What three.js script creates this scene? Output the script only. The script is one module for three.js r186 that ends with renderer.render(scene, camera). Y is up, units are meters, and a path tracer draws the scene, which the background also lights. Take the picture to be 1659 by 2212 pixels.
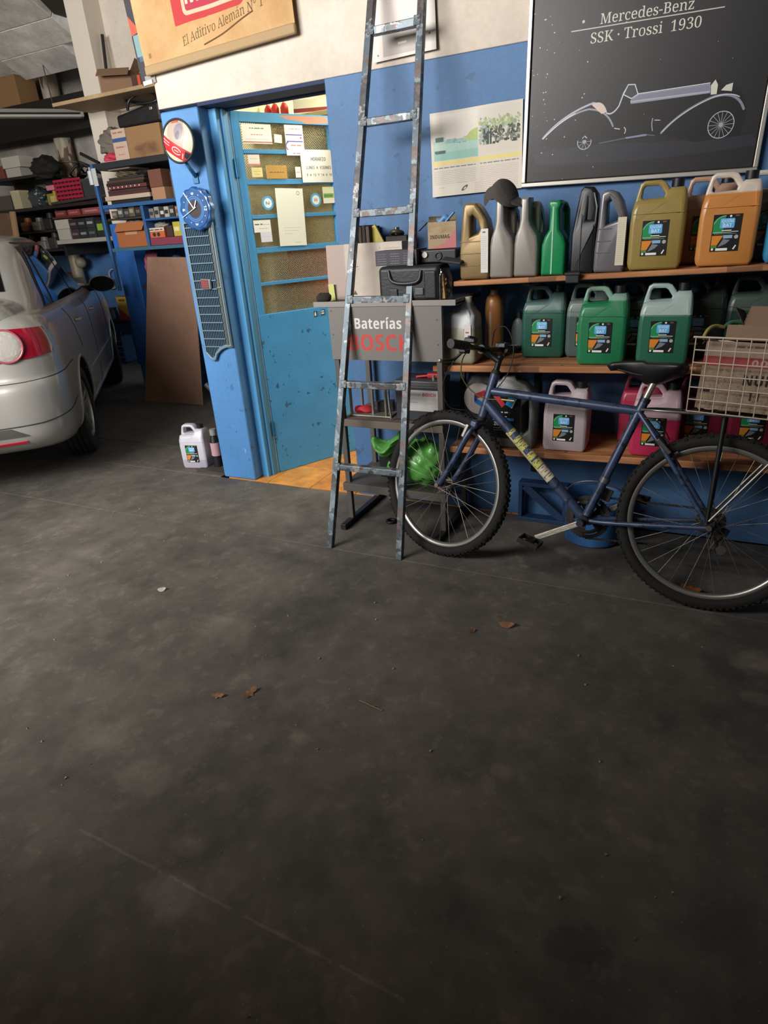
import * as THREE from 'three';
import { RoundedBoxGeometry } from 'three/addons/geometries/RoundedBoxGeometry.js';
import { mergeGeometries, mergeVertices, toCreasedNormals } from 'three/addons/utils/BufferGeometryUtils.js';
import { RectAreaLightUniformsLib } from 'three/addons/lights/RectAreaLightUniformsLib.js';
import { Brush, Evaluator, SUBTRACTION } from 'three-bvh-csg';

// ---------- camera, sky, large lights, exposure ----------
const scene = new THREE.Scene();
const camera = new THREE.PerspectiveCamera(78.78, 1659 / 2212, 0.05, 60);
camera.rotation.order = 'YXZ';
camera.position.set(0, 1.396, 0);
camera.rotation.set(-24.245 * Math.PI / 180, 26.729 * Math.PI / 180, -3.912 * Math.PI / 180);
const renderer = new THREE.WebGLRenderer({ antialias: true });
renderer.toneMapping = THREE.LinearToneMapping;
renderer.toneMappingExposure = 1.0;
renderer.shadowMap.enabled = true;
scene.background = new THREE.Color(0.86, 0.92, 1.0);
scene.backgroundIntensity = 1.6;
RectAreaLightUniformsLib.init();
// daylight entering by the open street gate, behind and to the left of the photographer
const gateLight = new THREE.RectAreaLight(new THREE.Color(1.0, 0.965, 0.92), 27, 3.2, 1.5);
gateLight.position.set(-3.1, 2.75, 1.28);
scene.add(gateLight);
// fluorescent panel on the office ceiling (its fitting is built with the office)
const officeLight = new THREE.RectAreaLight(new THREE.Color(1.0, 0.97, 0.84), 46, 1.2, 0.3);
officeLight.position.set(-1.25, 2.505, -4.0);
officeLight.rotation.x = -Math.PI / 2;
scene.add(officeLight);

// ---------- helpers ----------
let seed = 7;
const rnd = () => { seed = (seed + 0x6D2B79F5) | 0; let t = Math.imul(seed ^ (seed >>> 15), 1 | seed); t = (t + Math.imul(t ^ (t >>> 7), 61 | t)) ^ t; return ((t ^ (t >>> 14)) >>> 0) / 4294967296; };
const rr = (a, b) => a + (b - a) * rnd();
const pick = (a) => a[Math.floor(rnd() * a.length)];
const V = (x, y, z) => new THREE.Vector3(x, y, z);
const D2R = Math.PI / 180;
const used = {};
function numbered(n) { n = n.replace(/_\d{3}$/, ''); used[n] = (used[n] ?? -1) + 1; return used[n] ? n + '_' + String(used[n]).padStart(3, '0') : n; }
function flag(o) { o.traverse((c) => { if (c.isMesh) { c.castShadow = true; c.receiveShadow = true; } }); return o; }
function part(name, geo, mat, parent, pos, rot) {
  const m = new THREE.Mesh(geo, mat); m.name = name;
  if (pos) m.position.set(...pos);
  if (rot) m.rotation.set(...rot);
  m.castShadow = m.receiveShadow = true;
  parent.add(m); return m;
}
function thing(name, label, category, pos = [0, 0, 0], ry = 0, group) {
  const g = new THREE.Group(); g.name = numbered(name); g.position.set(...pos); g.rotation.y = ry;
  g.userData = { label, category }; if (group) g.userData.group = group;
  scene.add(g); return g;
}
function solo(name, label, category, geo, mat, pos, rot, group) {
  const m = part(numbered(name), geo, mat, scene, pos, rot);
  m.userData = { label, category }; if (group) m.userData.group = group;
  return m;
}
function copyOf(src, name, label, pos, ry, group) {
  const c = src.clone(); c.name = numbered(name || src.name); c.userData = { ...src.userData };
  if (label) c.userData.label = label; if (group) c.userData.group = group;
  if (pos) c.position.set(...pos); if (ry !== undefined) c.rotation.y = ry;
  scene.add(c); return c;
}
function struct(name, pos = [0, 0, 0]) { const g = new THREE.Group(); g.name = name; g.position.set(...pos); g.userData = { kind: 'structure' }; scene.add(g); return g; }
function structMesh(name, geo, mat, pos, rot) { const m = part(name, geo, mat, scene, pos, rot); m.userData = { kind: 'structure' }; return m; }
// geometry
const box = (w, h, d) => new THREE.BoxGeometry(w, h, d);
const rbox = (w, h, d, r = 0.004, s = 2) => new RoundedBoxGeometry(w, h, d, s, Math.min(r, w / 2.01, h / 2.01, d / 2.01));
function at(g, x = 0, y = 0, z = 0, rx = 0, ry = 0, rz = 0) {
  const m = new THREE.Matrix4().makeRotationFromEuler(new THREE.Euler(rx, ry, rz, 'XYZ')); m.setPosition(x, y, z); g.applyMatrix4(m); return g;
}
function cyl(a, b, r1, r2 = r1, seg = 14) {
  a = a.isVector3 ? a : V(...a); b = b.isVector3 ? b : V(...b);
  const d = b.clone().sub(a), L = d.length(), g = new THREE.CylinderGeometry(r2, r1, L, seg, 1);
  g.applyQuaternion(new THREE.Quaternion().setFromUnitVectors(V(0, 1, 0), d.normalize()));
  g.translate((a.x + b.x) / 2, (a.y + b.y) / 2, (a.z + b.z) / 2); return g;
}
function bar(a, b, w, h, hint = [0, 1, 0], r = 0.003) { // square bar from a to b
  a = V(...a); b = V(...b); const d = b.clone().sub(a), L = d.length(); d.normalize();
  const z = V(...hint); const x = z.clone().cross(d).normalize(); const zz = x.clone().cross(d).normalize();
  const g = rbox(w, L, h, r, 1); const m = new THREE.Matrix4().makeBasis(x, d, zz); m.setPosition((a.x + b.x) / 2, (a.y + b.y) / 2, (a.z + b.z) / 2);
  g.applyMatrix4(m); return g;
}
const tube = (pts, r, n = 24, k = 8, closed = false) => new THREE.TubeGeometry(new THREE.CatmullRomCurve3(pts.map((p) => V(...p)), closed, 'centripetal'), n, r, k, closed);
const lathe = (pts, n = 28) => new THREE.LatheGeometry(pts.map((p) => new THREE.Vector2(p[0], p[1])), n);
function poly(pts, holes = []) {
  const s = new THREE.Shape(pts.map((p) => new THREE.Vector2(p[0], p[1])));
  for (const h of holes) s.holes.push(new THREE.Path(h.map((p) => new THREE.Vector2(p[0], p[1]))));
  return s;
}
function smoothPoly(pts, n = 6, hole) { // rounded closed outline through points
  const c = new THREE.CatmullRomCurve3(pts.map((p) => V(p[0], p[1], 0)), true, 'catmullrom', 0.35);
  return c.getPoints(pts.length * n).slice(0, -1).map((p) => [p.x, p.y]);
}
function ext(shape, depth, bevel = 0.003, seg = 2, curve = 10) {
  const g = new THREE.ExtrudeGeometry(shape, { depth: Math.max(1e-4, depth - 2 * bevel), bevelEnabled: bevel > 0, bevelThickness: bevel, bevelSize: bevel, bevelOffset: -bevel, bevelSegments: seg, curveSegments: curve, steps: 1 });
  g.translate(0, 0, -depth / 2 + bevel); return g;
}
function merge(list) {
  const l = list.map((g) => { const q = g.index ? g.toNonIndexed() : g.clone(); for (const k of Object.keys(q.attributes)) if (!['position', 'normal', 'uv'].includes(k)) q.deleteAttribute(k); if (!q.attributes.uv) q.setAttribute('uv', new THREE.BufferAttribute(new Float32Array(q.attributes.position.count * 2), 2)); return q; });
  return mergeGeometries(l);
}
// uv in metres by the dominant normal axis
function muv(g, s = 1, ox = 0, oy = 0) {
  const q = g.index ? g.toNonIndexed() : g, p = q.attributes.position, n = q.attributes.normal, uv = new Float32Array(p.count * 2);
  for (let i = 0; i < p.count; i += 3) {
    let ax = 0, ay = 0, az = 0;
    for (let k = 0; k < 3; k++) { ax += Math.abs(n.getX(i + k)); ay += Math.abs(n.getY(i + k)); az += Math.abs(n.getZ(i + k)); }
    for (let k = 0; k < 3; k++) {
      const x = p.getX(i + k), y = p.getY(i + k), z = p.getZ(i + k); let u, v;
      if (az >= ax && az >= ay) { u = x; v = y; } else if (ax >= ay) { u = z; v = y; } else { u = x; v = z; }
      uv[(i + k) * 2] = u / s + ox; uv[(i + k) * 2 + 1] = v / s + oy;
    }
  }
  q.setAttribute('uv', new THREE.BufferAttribute(uv, 2)); return q;
}
// bend / dent a geometry with a function of (x, y, z)
function warp(g, f) { const p = g.attributes.position, v = V(0, 0, 0); for (let i = 0; i < p.count; i++) { v.fromBufferAttribute(p, i); f(v); p.setXYZ(i, v.x, v.y, v.z); } g.computeVertexNormals(); return g; }
const sstep = (a, b, x) => { const t = Math.min(1, Math.max(0, (x - a) / (b - a))); return t * t * (3 - 2 * t); };

// ---------- noise and textures ----------
function hash(ix, iy, s) { let h = Math.imul(ix, 374761393) ^ Math.imul(iy, 668265263) ^ Math.imul(s, 2147483647 ^ 0x5bd1e995); h = Math.imul(h ^ (h >>> 13), 1274126177); return ((h ^ (h >>> 16)) >>> 0) / 4294967296; }
function vnoise(x, y, s, per = 0) {
  const x0 = Math.floor(x), y0 = Math.floor(y), fx = x - x0, fy = y - y0, w = (t) => t * t * (3 - 2 * t), m = (a) => per ? ((a % per) + per) % per : a;
  const a = hash(m(x0), m(y0), s), b = hash(m(x0 + 1), m(y0), s), c = hash(m(x0), m(y0 + 1), s), d = hash(m(x0 + 1), m(y0 + 1), s), u = w(fx), v = w(fy);
  return a + (b - a) * u + (c - a) * v + (a - b - c + d) * u * v;
}
function fbm(x, y, s, oct = 5, per = 0, gain = 0.5) { let t = 0, a = 1, n = 0, f = 1; for (let i = 0; i < oct; i++) { t += a * vnoise(x * f, y * f, s + i * 17, per ? per * f : 0); n += a; a *= gain; f *= 2; } return t / n; }
function dataTex(w, h, fn, srgb = true, rep = true) { // fn(u, v) -> [r, g, b] 0..1 (sRGB values when srgb)
  const d = new Uint8Array(w * h * 4);
  for (let y = 0; y < h; y++) for (let x = 0; x < w; x++) { const c = fn(x / w, y / h, x, y), o = (y * w + x) * 4; for (let k = 0; k < 3; k++) d[o + k] = Math.max(0, Math.min(255, c[k] * 255)); d[o + 3] = c[3] === undefined ? 255 : c[3] * 255; }
  const t = new THREE.DataTexture(d, w, h); t.magFilter = THREE.LinearFilter; t.minFilter = THREE.LinearFilter; if (srgb) t.colorSpace = THREE.SRGBColorSpace;
  if (rep) t.wrapS = t.wrapT = THREE.RepeatWrapping; t.needsUpdate = true; return t;
}
function canvasTex(w, h, draw) {
  const c = document.createElement('canvas'); c.width = w; c.height = h; const x = c.getContext('2d'); draw(x, w, h);
  const t = new THREE.CanvasTexture(c); t.colorSpace = THREE.SRGBColorSpace; t.anisotropy = 4; return t;
}
function rep(t, a, b) { const c = t.clone(); c.wrapS = c.wrapT = THREE.RepeatWrapping; c.repeat.set(a, b); c.needsUpdate = true; return c; }
const hex = (h) => [(h >> 16 & 255) / 255, (h >> 8 & 255) / 255, (h & 255) / 255];
const mixc = (a, b, t) => [a[0] + (b[0] - a[0]) * t, a[1] + (b[1] - a[1]) * t, a[2] + (b[2] - a[2]) * t];
const grainTex = dataTex(256, 256, (u, v) => { const n = fbm(u * 16, v * 16, 3, 5, 16, 0.65); return [n, n, n]; }, false);
const blotchTex = dataTex(256, 256, (u, v) => { const n = fbm(u * 6, v * 6, 31, 5, 6, 0.55); return [n, n, n]; }, false);
const mats = {};
function mat(color, rough = 0.6, metal = 0, o = {}) {
  const k = JSON.stringify([color, rough, metal, Object.keys(o).map((q) => [q, o[q]?.isTexture ? o[q].uuid : o[q]])]);
  if (mats[k]) return mats[k];
  const P = ['clearcoat', 'transmission', 'sheen', 'anisotropy', 'thickness', 'clearcoatRoughness', 'ior'].some((q) => q in o);
  return (mats[k] = new (P ? THREE.MeshPhysicalMaterial : THREE.MeshStandardMaterial)({ color, roughness: rough, metalness: metal, ...o }));
}
const grainy = (color, rough = 0.7, bump = 0.0006, o = {}) => mat(color, rough, 0, { bumpMap: grainTex, bumpScale: bump, ...o });
// colour patches of two or three tones by thresholded noise: wear with outlines of its own
function wornTex(base, list, s, n = 256, per = 8) {
  const b = hex(base), L = list.map((l) => ({ c: hex(l.c), t: l.t, f: l.f || 1, s: l.s || 0 }));
  return dataTex(n, n, (u, v) => {
    let c = b; const g = fbm(u * per * 4, v * per * 4, s + 5, 3, per * 4); c = c.map((q) => q * (0.93 + 0.14 * g));
    for (const l of L) { const q = fbm(u * per * l.f, v * per * l.f, s + 40 + l.s, 5, per * l.f, 0.6); if (q > l.t) c = l.c.map((k) => k * (0.85 + 0.3 * g)); }
    return c;
  });
}
function stainTex(base, amount, s, per = 5, n = 256, tint = [1, 1, 1]) { // soft mottling of one colour, in patches
  const b = hex(base);
  return dataTex(n, n, (u, v) => { const a = fbm(u * per, v * per, s, 5, per, 0.6) - 0.5, g = fbm(u * 64, v * 64, s + 9, 2, 64) - 0.5; return b.map((q, i) => q * (1 + amount * (2 * a * tint[i] + 0.5 * g))); });
}
function textRun(x, str, px, py, size, color, o = {}) {
  x.fillStyle = color; x.font = (o.style || '') + ' ' + size + 'px ' + (o.font || 'sans-serif'); x.textAlign = o.align || 'left'; x.textBaseline = o.base || 'alphabetic';
  if (o.sx) { x.save(); x.translate(px, py); x.scale(o.sx, 1); x.fillText(str, 0, 0); x.restore(); } else x.fillText(str, px, py);
}
function scribble(x, px, py, w, size, color, words = 5) { // unreadable fine print
  x.fillStyle = color; let q = px; while (q < px + w) { const l = size * rr(0.8, 3.2); x.fillRect(q, py - size * 0.5, Math.min(l, px + w - q), size * 0.42); q += l + size * 0.5; }
}
// a flat print glued on a plate: front face of a thin box carries the canvas
function plate(name, w, h, d, map, parent, pos, rot, side = 0xd8d4cc, rough = 0.6, o = {}) {
  const face = mat(0xffffff, rough, 0, { map, ...o }), sm = mat(side, 0.75);
  const m = new THREE.Mesh(box(w, h, d), [sm, sm, sm, sm, face, sm]); m.name = name; if (pos) m.position.set(...pos); if (rot) m.rotation.set(...rot);
  m.castShadow = m.receiveShadow = true; parent.add(m); return m;
}
// ---------- the room ----------
const W = -2.96;
const SCUFFS = [[-1.267, -0.862, 0.09, 0.09], [-0.94, -0.62, 0.08, 0.1], [-0.86, -0.7, 0.06, 0.07], [-1.55, -1.58, 0.12, 0.06], [0.33, -2.03, 0.09, 0.13], [-0.33, -1.27, 0.035, 0.08], [0.33, -1.84, 0.05, 0.1], [-1.51, -0.95, 0.1, 0.05], [-0.46, -2.5, 0.16, -0.09], [-0.05, -0.87, 0.07, -0.06], [-0.94, -1.17, 0.04, 0.06], [-1.2, -2.34, 0.1, 0.06], [-1.6, -1.9, 0.2, 0.04], [-1.9, -2.5, 0.25, 0.05], [-0.2, -2.6, 0.2, -0.06], [-1.0, -0.75, 0.05, 0.06]];
 // plane of the office wall
const texConcrete = dataTex(1024, 1024, (u, v) => { // garage slab, tile of 2.4 m
  const a = fbm(u * 5, v * 5, 101, 6, 5, 0.6), b = fbm(u * 40, v * 40, 111, 4, 40, 0.6), sp = hash(Math.floor(u * 1024), Math.floor(v * 1024), 9), sc = fbm(u * 24, v * 6, 121, 4, 24);
  let k = 0.352 + 0.12 * (a - 0.5) + 0.1 * (b - 0.5) + 0.05 * (sc - 0.5);
  if (sp > 0.9988) k += 0.16; if (sp < 0.0012) k -= 0.08;
  return [k * 1.045, k * 0.985, k * 0.915];
});
const texFloor = dataTex(2048, 1664, (u, v, px, py) => { // slab in front of the camera, seen close: own stains and scuffs (5.2 m x 4.2 m)
  const x = -4.2 + u * 5.2, z = -3.4 + (1 - v) * 4.2;
  const a = fbm(x * 1.6 + 9, z * 1.6 + 5, 201, 6, 0, 0.6), b = fbm(x * 14 + 40, z * 14 + 20, 211, 5, 0, 0.62), sc = fbm(x * 3 + z * 7 + 30, z * 3 - x * 7 + 60, 221, 4), sp = hash(px, py, 19);
  let k = 0.352 + 0.15 * (a - 0.5) + 0.13 * (b - 0.5) + 0.06 * (sc - 0.5);
  const w1 = fbm(x * 26, z * 26, 231, 4, 0, 0.6);
  for (const [sx, sz, r, amp] of SCUFFS) { const d = Math.hypot(x - sx, (z - sz) * 1.3) / r; if (d < 1.5) k += amp * sstep(1.25, 0.45, d + (w1 - 0.5) * 1.5) * (0.5 + w1); }
  k += 0.04 * sstep(0.62, 0.74, w1); // scraped flecks
  { const dz = Math.abs(z + 0.655 - 0.03 * (x + 0.8) - 0.004 * (fbm(x * 8, 3, 77, 3) - 0.5)); if (x > -1.32 && x < -0.3 && dz < 0.0035 && w1 > 0.36) k += 0.07; }
  const oil = fbm(x * 2.3 + 77, z * 2.3 + 31, 241, 5, 0, 0.55); k -= 0.035 * sstep(0.5, 0.72, oil);
  if (sp > 0.9994) k += 0.2; else if (sp < 0.0012) k -= 0.1;
  return [k * 1.045, k * 0.985, k * 0.915];
}, true, false);
{
  const fl = struct('floor');
  const near = mat(0xffffff, 0.78, 0, { map: texFloor, bumpMap: rep(grainTex, 9, 7), bumpScale: 0.0012 });
  const far = mat(0xffffff, 0.8, 0, { map: texConcrete, bumpMap: grainTex, bumpScale: 0.001 });
  const slab = (x0, x1, z0, z1, m) => {
    const g = at(rbox(x1 - x0 - 0.005, 0.1, z1 - z0 - 0.005, 0.003, 1), (x0 + x1) / 2, -0.05, (z0 + z1) / 2), q = muv(g);
    const p = q.attributes.position, uv = q.attributes.uv;
    for (let i = 0; i < p.count; i++) if (m === near) uv.setXY(i, (p.getX(i) + 4.2) / 5.2, 1 - (p.getZ(i) + 3.4) / 4.2); else uv.setXY(i, p.getX(i) / 2.4, p.getZ(i) / 2.4);
    part('slab', q, m, fl);
  };
  slab(-4.2, 1, -2.955, -2.3, near); slab(-4.2, 1, -2.3, 0.8, near);
  slab(-4.2, -2.66, -3.4, -2.955, near);
  slab(1, 2.6, -2.955, 1.3, far); slab(-9, 1, 0.8, 2.2, far); slab(-9, -4.2, -3.4, 0.8, far); slab(-9, -2.66, -6.6, -3.4, far);
  part('ground', at(box(16, 0.1, 14), -3, -0.065 - 0.05, -2), mat(0x2a2724, 0.95), fl);
  // office floor: orange tiles running in under the door
  const tileT = [0xd08a3c, 0xc98238, 0xd69444].map((c, i) => mat(0xffffff, 0.4, 0, { map: stainTex(c, 0.22, 300 + i, 4, 128) }));
  for (let i = 0; i < 7; i++) for (let j = 0; j < 5; j++) {
    const x0 = -2.6 + i * 0.31, z1 = W - j * 0.31; if (x0 > -0.6) continue;
    part('tile', at(rbox(0.307, 0.02, 0.307, 0.002, 1), x0 + 0.155, -0.008, z1 - 0.155), tileT[(i * 2 + j) % 3], fl);
  }
}
const texWhite = stainTex(0xcdc2b4, 0.1, 401, 4, 512, [1, 1.02, 1.08]);
const texBlue = dataTex(512, 512, (u, v) => {
  const a = fbm(u * 5, v * 5, 411, 5, 5, 0.6) - 0.5, g = fbm(u * 90, v * 90, 421, 2, 90) - 0.5, d = fbm(u * 20, v * 20, 431, 4, 20, 0.6);
  let c = [0.27, 0.42, 0.59].map((q) => q * (1 + 0.16 * a + 0.07 * g)); if (d > 0.76) c = mixc(c, [0.2, 0.3, 0.42], 0.5); return c;
});
const texPillar = dataTex(512, 512, (u, v) => {
  const a = fbm(u * 5, v * 5, 441, 5, 5, 0.6) - 0.5, g = fbm(u * 80, v * 80, 451, 2, 80) - 0.5, d = fbm(u * 22, v * 22, 461, 4, 22, 0.62), e = fbm(u * 9, v * 5, 471, 4, 9);
  let c = [0.3, 0.52, 0.74].map((q) => q * (1 + 0.12 * a + 0.05 * g)); if (d > 0.75) c = mixc(c, [0.2, 0.36, 0.52], 0.5); if (e > 0.83) c = mixc(c, [0.72, 0.78, 0.8], 0.4); return c;
});
const whiteWall = mat(0xffffff, 0.88, 0, { map: texWhite, bumpMap: blotchTex, bumpScale: 0.002 });
const blueWall = mat(0xffffff, 0.62, 0, { map: texBlue, bumpMap: grainTex, bumpScale: 0.0012 });
const pillarBlue = mat(0xffffff, 0.55, 0, { map: texPillar, bumpMap: grainTex, bumpScale: 0.0008 });
const BL = 2.025;
const wbox = (x0, x1, y0, y1, z0, z1, r = 0.002) => muv(at(rbox(x1 - x0, y1 - y0, z1 - z0, r, 1), (x0 + x1) / 2, (y0 + y1) / 2, (z0 + z1) / 2));
{
  const w = struct('wall_front');
  part('blue_pillar', wbox(-2.635, -2.385, 0, BL, W - 0.16, W, 0.012), pillarBlue, w);
  part('upper_wall', wbox(-2.635, 2.6, BL + 0.012, 3.7, W - 0.16, W, 0.004), whiteWall, w);
  part('blue_lower_wall', wbox(-1.644, 2.6, 0, BL + 0.012, W - 0.16, W, 0.004), blueWall, w);
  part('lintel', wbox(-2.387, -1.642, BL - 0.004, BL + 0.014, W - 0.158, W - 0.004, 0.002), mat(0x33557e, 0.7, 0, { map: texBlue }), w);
}
{ // steel door frame, hinge side and head
  const f = struct('trim_1');
  const fm = mat(0x4d93c9, 0.5, 0, { map: stainTex(0xf0f4f2, 0.12, 481, 4, 128) });
  part('jamb', at(rbox(0.05, 2.02, 0.04, 0.004), -2.362, 1.01, W - 0.1), fm, f);
  part('jamb', at(rbox(0.022, 2.02, 0.05, 0.004), -2.334, 1.01, W - 0.14), fm, f);
  part('jamb', at(rbox(0.012, 2.02, 0.03, 0.003), -2.326, 1.01, W - 0.18), mat(0xbfd6d8, 0.45), f);
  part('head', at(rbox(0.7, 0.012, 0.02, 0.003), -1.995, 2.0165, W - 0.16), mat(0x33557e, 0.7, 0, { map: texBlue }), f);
}
// office behind the door
{
  const cream = mat(0xe6dfb6, 0.9, 0, { bumpMap: blotchTex, bumpScale: 0.001 });
  structMesh('wall_office_back', at(box(4.0, 2.7, 0.1), -0.7, 1.35, -4.6), cream);
  structMesh('wall_office_left', at(box(0.08, 2.7, 1.44), -2.6, 1.35, -3.84), cream);
  structMesh('wall_office_right', at(box(0.1, 2.7, 1.44), 1.0, 1.35, -3.84), cream);
  structMesh('ceiling_office', at(box(3.7, 0.08, 1.5), -0.8, 2.62, -3.85), mat(0xeeeade, 0.9));
  structMesh('floor_office', at(box(2.2, 0.02, 1.44), 0.0, -0.012, -3.83), mat(0xc98a42, 0.5));
}
// garage shell
{
  const grey = mat(0x9a948c, 0.9, 0, { map: stainTex(0xf2eee6, 0.16, 491, 5) });
  const bw = struct('wall_back');
  part('upper_wall', wbox(-9, -5.0, 1.95, 3.9, -6.75, -6.6), mat(0xffffff, 0.9, 0, { map: stainTex(0x99938c, 0.24, 492, 3) }), bw);
  part('blue_lower_wall', wbox(-9, -5.0, 0, 1.95, -6.75, -6.6), mat(0xffffff, 0.7, 0, { map: stainTex(0x466f9f, 0.2, 493, 4) }), bw);
  const al = struct('wall_alcove');
  part('upper_wall', wbox(-5.1, -2.6, 1.95, 3.9, -5.42, -5.2), whiteWall, al);
  part('blue_lower_wall', wbox(-5.1, -2.6, 0, 1.95, -5.42, -5.2), blueWall, al);
  const col = struct('trim_2');
  part('white_column', wbox(-5.3, -5.085, 1.62, 3.9, -5.45, -5.0, 0.008), mat(0xcfc4b6, 0.88, 0, { bumpMap: blotchTex, bumpScale: 0.002 }), col);
  part('blue_column', wbox(-5.33, -5.085, 0, 1.62, -5.45, -4.99, 0.008), mat(0x2f6ec2, 0.5, 0, { map: stainTex(0xf4f4f4, 0.14, 494, 4, 128) }), col);
  structMesh('wall_left', wbox(-9.15, -9, 0, 3.9, -6.75, 2.2), grey);
  structMesh('wall_right', wbox(2.6, 2.75, 0, 3.9, -3.1, 1.5), blueWall);
  // wall behind the photographer, with the street gate left of him
  const g = struct('wall_gate');
  part('pier', wbox(-1.45, 2.7, 0, 3.9, 1.3, 1.5), grey, g);
  structMesh('wall_added_shade', wbox(-2.3, 2.6, 0, 2.3, 0.24, 0.44), grey);  // added unseen low wall, placed and sized to shade the near floor
  part('pier', wbox(-9.1, -4.8, 0, 3.9, 1.3, 1.5), grey, g);
  part('lintel', wbox(-4.8, -1.45, 3.1, 3.9, 1.3, 1.5), grey, g);
  // ceiling with board-marked concrete planks over the car bay
  const c = struct('ceiling');
  part('panel', at(box(12, 0.12, 8.6), -3.2, 3.86, -2.6), mat(0x453d35, 0.95, 0, { map: stainTex(0xe8e4dc, 0.3, 495, 5) }), c);
  const cm = [0, 1, 2].map((i) => mat(0xffffff, 0.95, 0, { map: stainTex([0xc2bcb4, 0xb8b2ab, 0xcac4bb][i], 0.2, 496 + i, 5), bumpMap: blotchTex, bumpScale: 0.008 }));
  for (let k = 0; k < 8; k++) { // boards of the sloping slab
    const z = -5.765 + k * 0.27, x0 = k ? -5.87 : -6.1;
    part('plank', muv(at(rbox(x0 + 7.06, 0.16, 0.298 - (k % 2) * 0.004, 0.006, 1), (x0 - 7.06) / 2, 3.15 + 0.5 * (z + 5.9) + 0.09, z - 0.03, -0.4636), 1, k * 0.31, k * 0.17), cm[(k * 2) % 3], c);
  }
  const bm = mat(0x1c1712, 0.95);
  part('dark_bar', at(rbox(3.3, 0.36, 0.3, 0.01), -6.98, 2.86, -6.3), bm, c);  // added bar; its near-black colour stands in for the dark void there
  part('dark_bar', at(rbox(0.22, 0.3, 3.2, 0.01), -5.2, 3.62, -4.6, 0, 0.6, 0), mat(0x4a4036, 0.95), c);
}
// ---------- office door, standing open inwards ----------
const HINGE = [-2.312, 0, -3.13], DOOR = 62.6 * D2R;
const doorBlue = mat(0xffffff, 0.5, 0, { map: dataTex(256, 256, (u, v) => { const a = fbm(u * 5, v * 5, 501, 4, 5) - 0.5, d = fbm(u * 14, v * 14, 511, 4, 14, 0.6); let c = [0.27, 0.6, 0.83].map((q) => q * (1 + 0.1 * a)); if (d > 0.74) c = mixc(c, [0.15, 0.3, 0.4], 0.7); return c; }) });
const door = struct('door_1', HINGE); door.rotation.y = DOOR;
{
  const dm = mat(0x4a9bd4, 0.48, 0, { map: stainTex(0xf4f6f4, 0.1, 521, 4, 128) });
  part('stile', at(rbox(0.045, 2.01, 0.036, 0.003), 0.0225, 1.01, -0.018), dm, door);
  part('stile', at(rbox(0.04, 2.01, 0.036, 0.003), 0.625, 1.01, -0.018), dm, door);
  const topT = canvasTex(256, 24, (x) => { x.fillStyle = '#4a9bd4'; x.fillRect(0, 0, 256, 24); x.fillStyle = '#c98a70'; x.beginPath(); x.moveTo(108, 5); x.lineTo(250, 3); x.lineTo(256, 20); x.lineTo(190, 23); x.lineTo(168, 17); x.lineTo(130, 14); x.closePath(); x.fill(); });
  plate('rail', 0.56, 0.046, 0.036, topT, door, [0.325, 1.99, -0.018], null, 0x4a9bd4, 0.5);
  for (const [y, h] of [[1.829, 0.02], [1.682, 0.026], [1.509, 0.02], [1.336, 0.03], [1.155, 0.018]]) part('rail', at(rbox(0.56, h, 0.034, 0.002), 0.325, y, -0.016), dm, door);
  part('lower_panel', muv(at(rbox(0.645, 0.985, 0.03, 0.004), 0.3225, 0.495, -0.014), 0.6), doorBlue, door);
  // perforated sheet: the holes are cut by an alpha map
  const holes = dataTex(64, 64, (u, v) => { let o = 1; for (const [cx, cy] of [[0, 0], [1, 0], [0, 1], [1, 1], [0.5, 0.5]]) if (Math.hypot(u - cx, v - cy) < 0.29) o = 0; return [o, o, o]; }, false);
  const ha = rep(holes, 46, 84); // 12 mm pitch in both directions
  part('perforated_sheet', at(new THREE.PlaneGeometry(0.555, 0.99), 0.325, 1.48, -0.022), mat(0xa8a084, 0.6, 0.2, { alphaMap: ha, alphaTest: 0.5, side: THREE.DoubleSide }), door);
  part('hinge', at(new THREE.CylinderGeometry(0.009, 0.009, 0.09, 10), -0.008, 1.75, 0.0), mat(0x2a6f9c, 0.4, 0.3), door);
  part('hinge', at(new THREE.CylinderGeometry(0.009, 0.009, 0.09, 10), -0.008, 0.3, 0.0), mat(0x2a6f9c, 0.4, 0.3), door);
}
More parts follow.
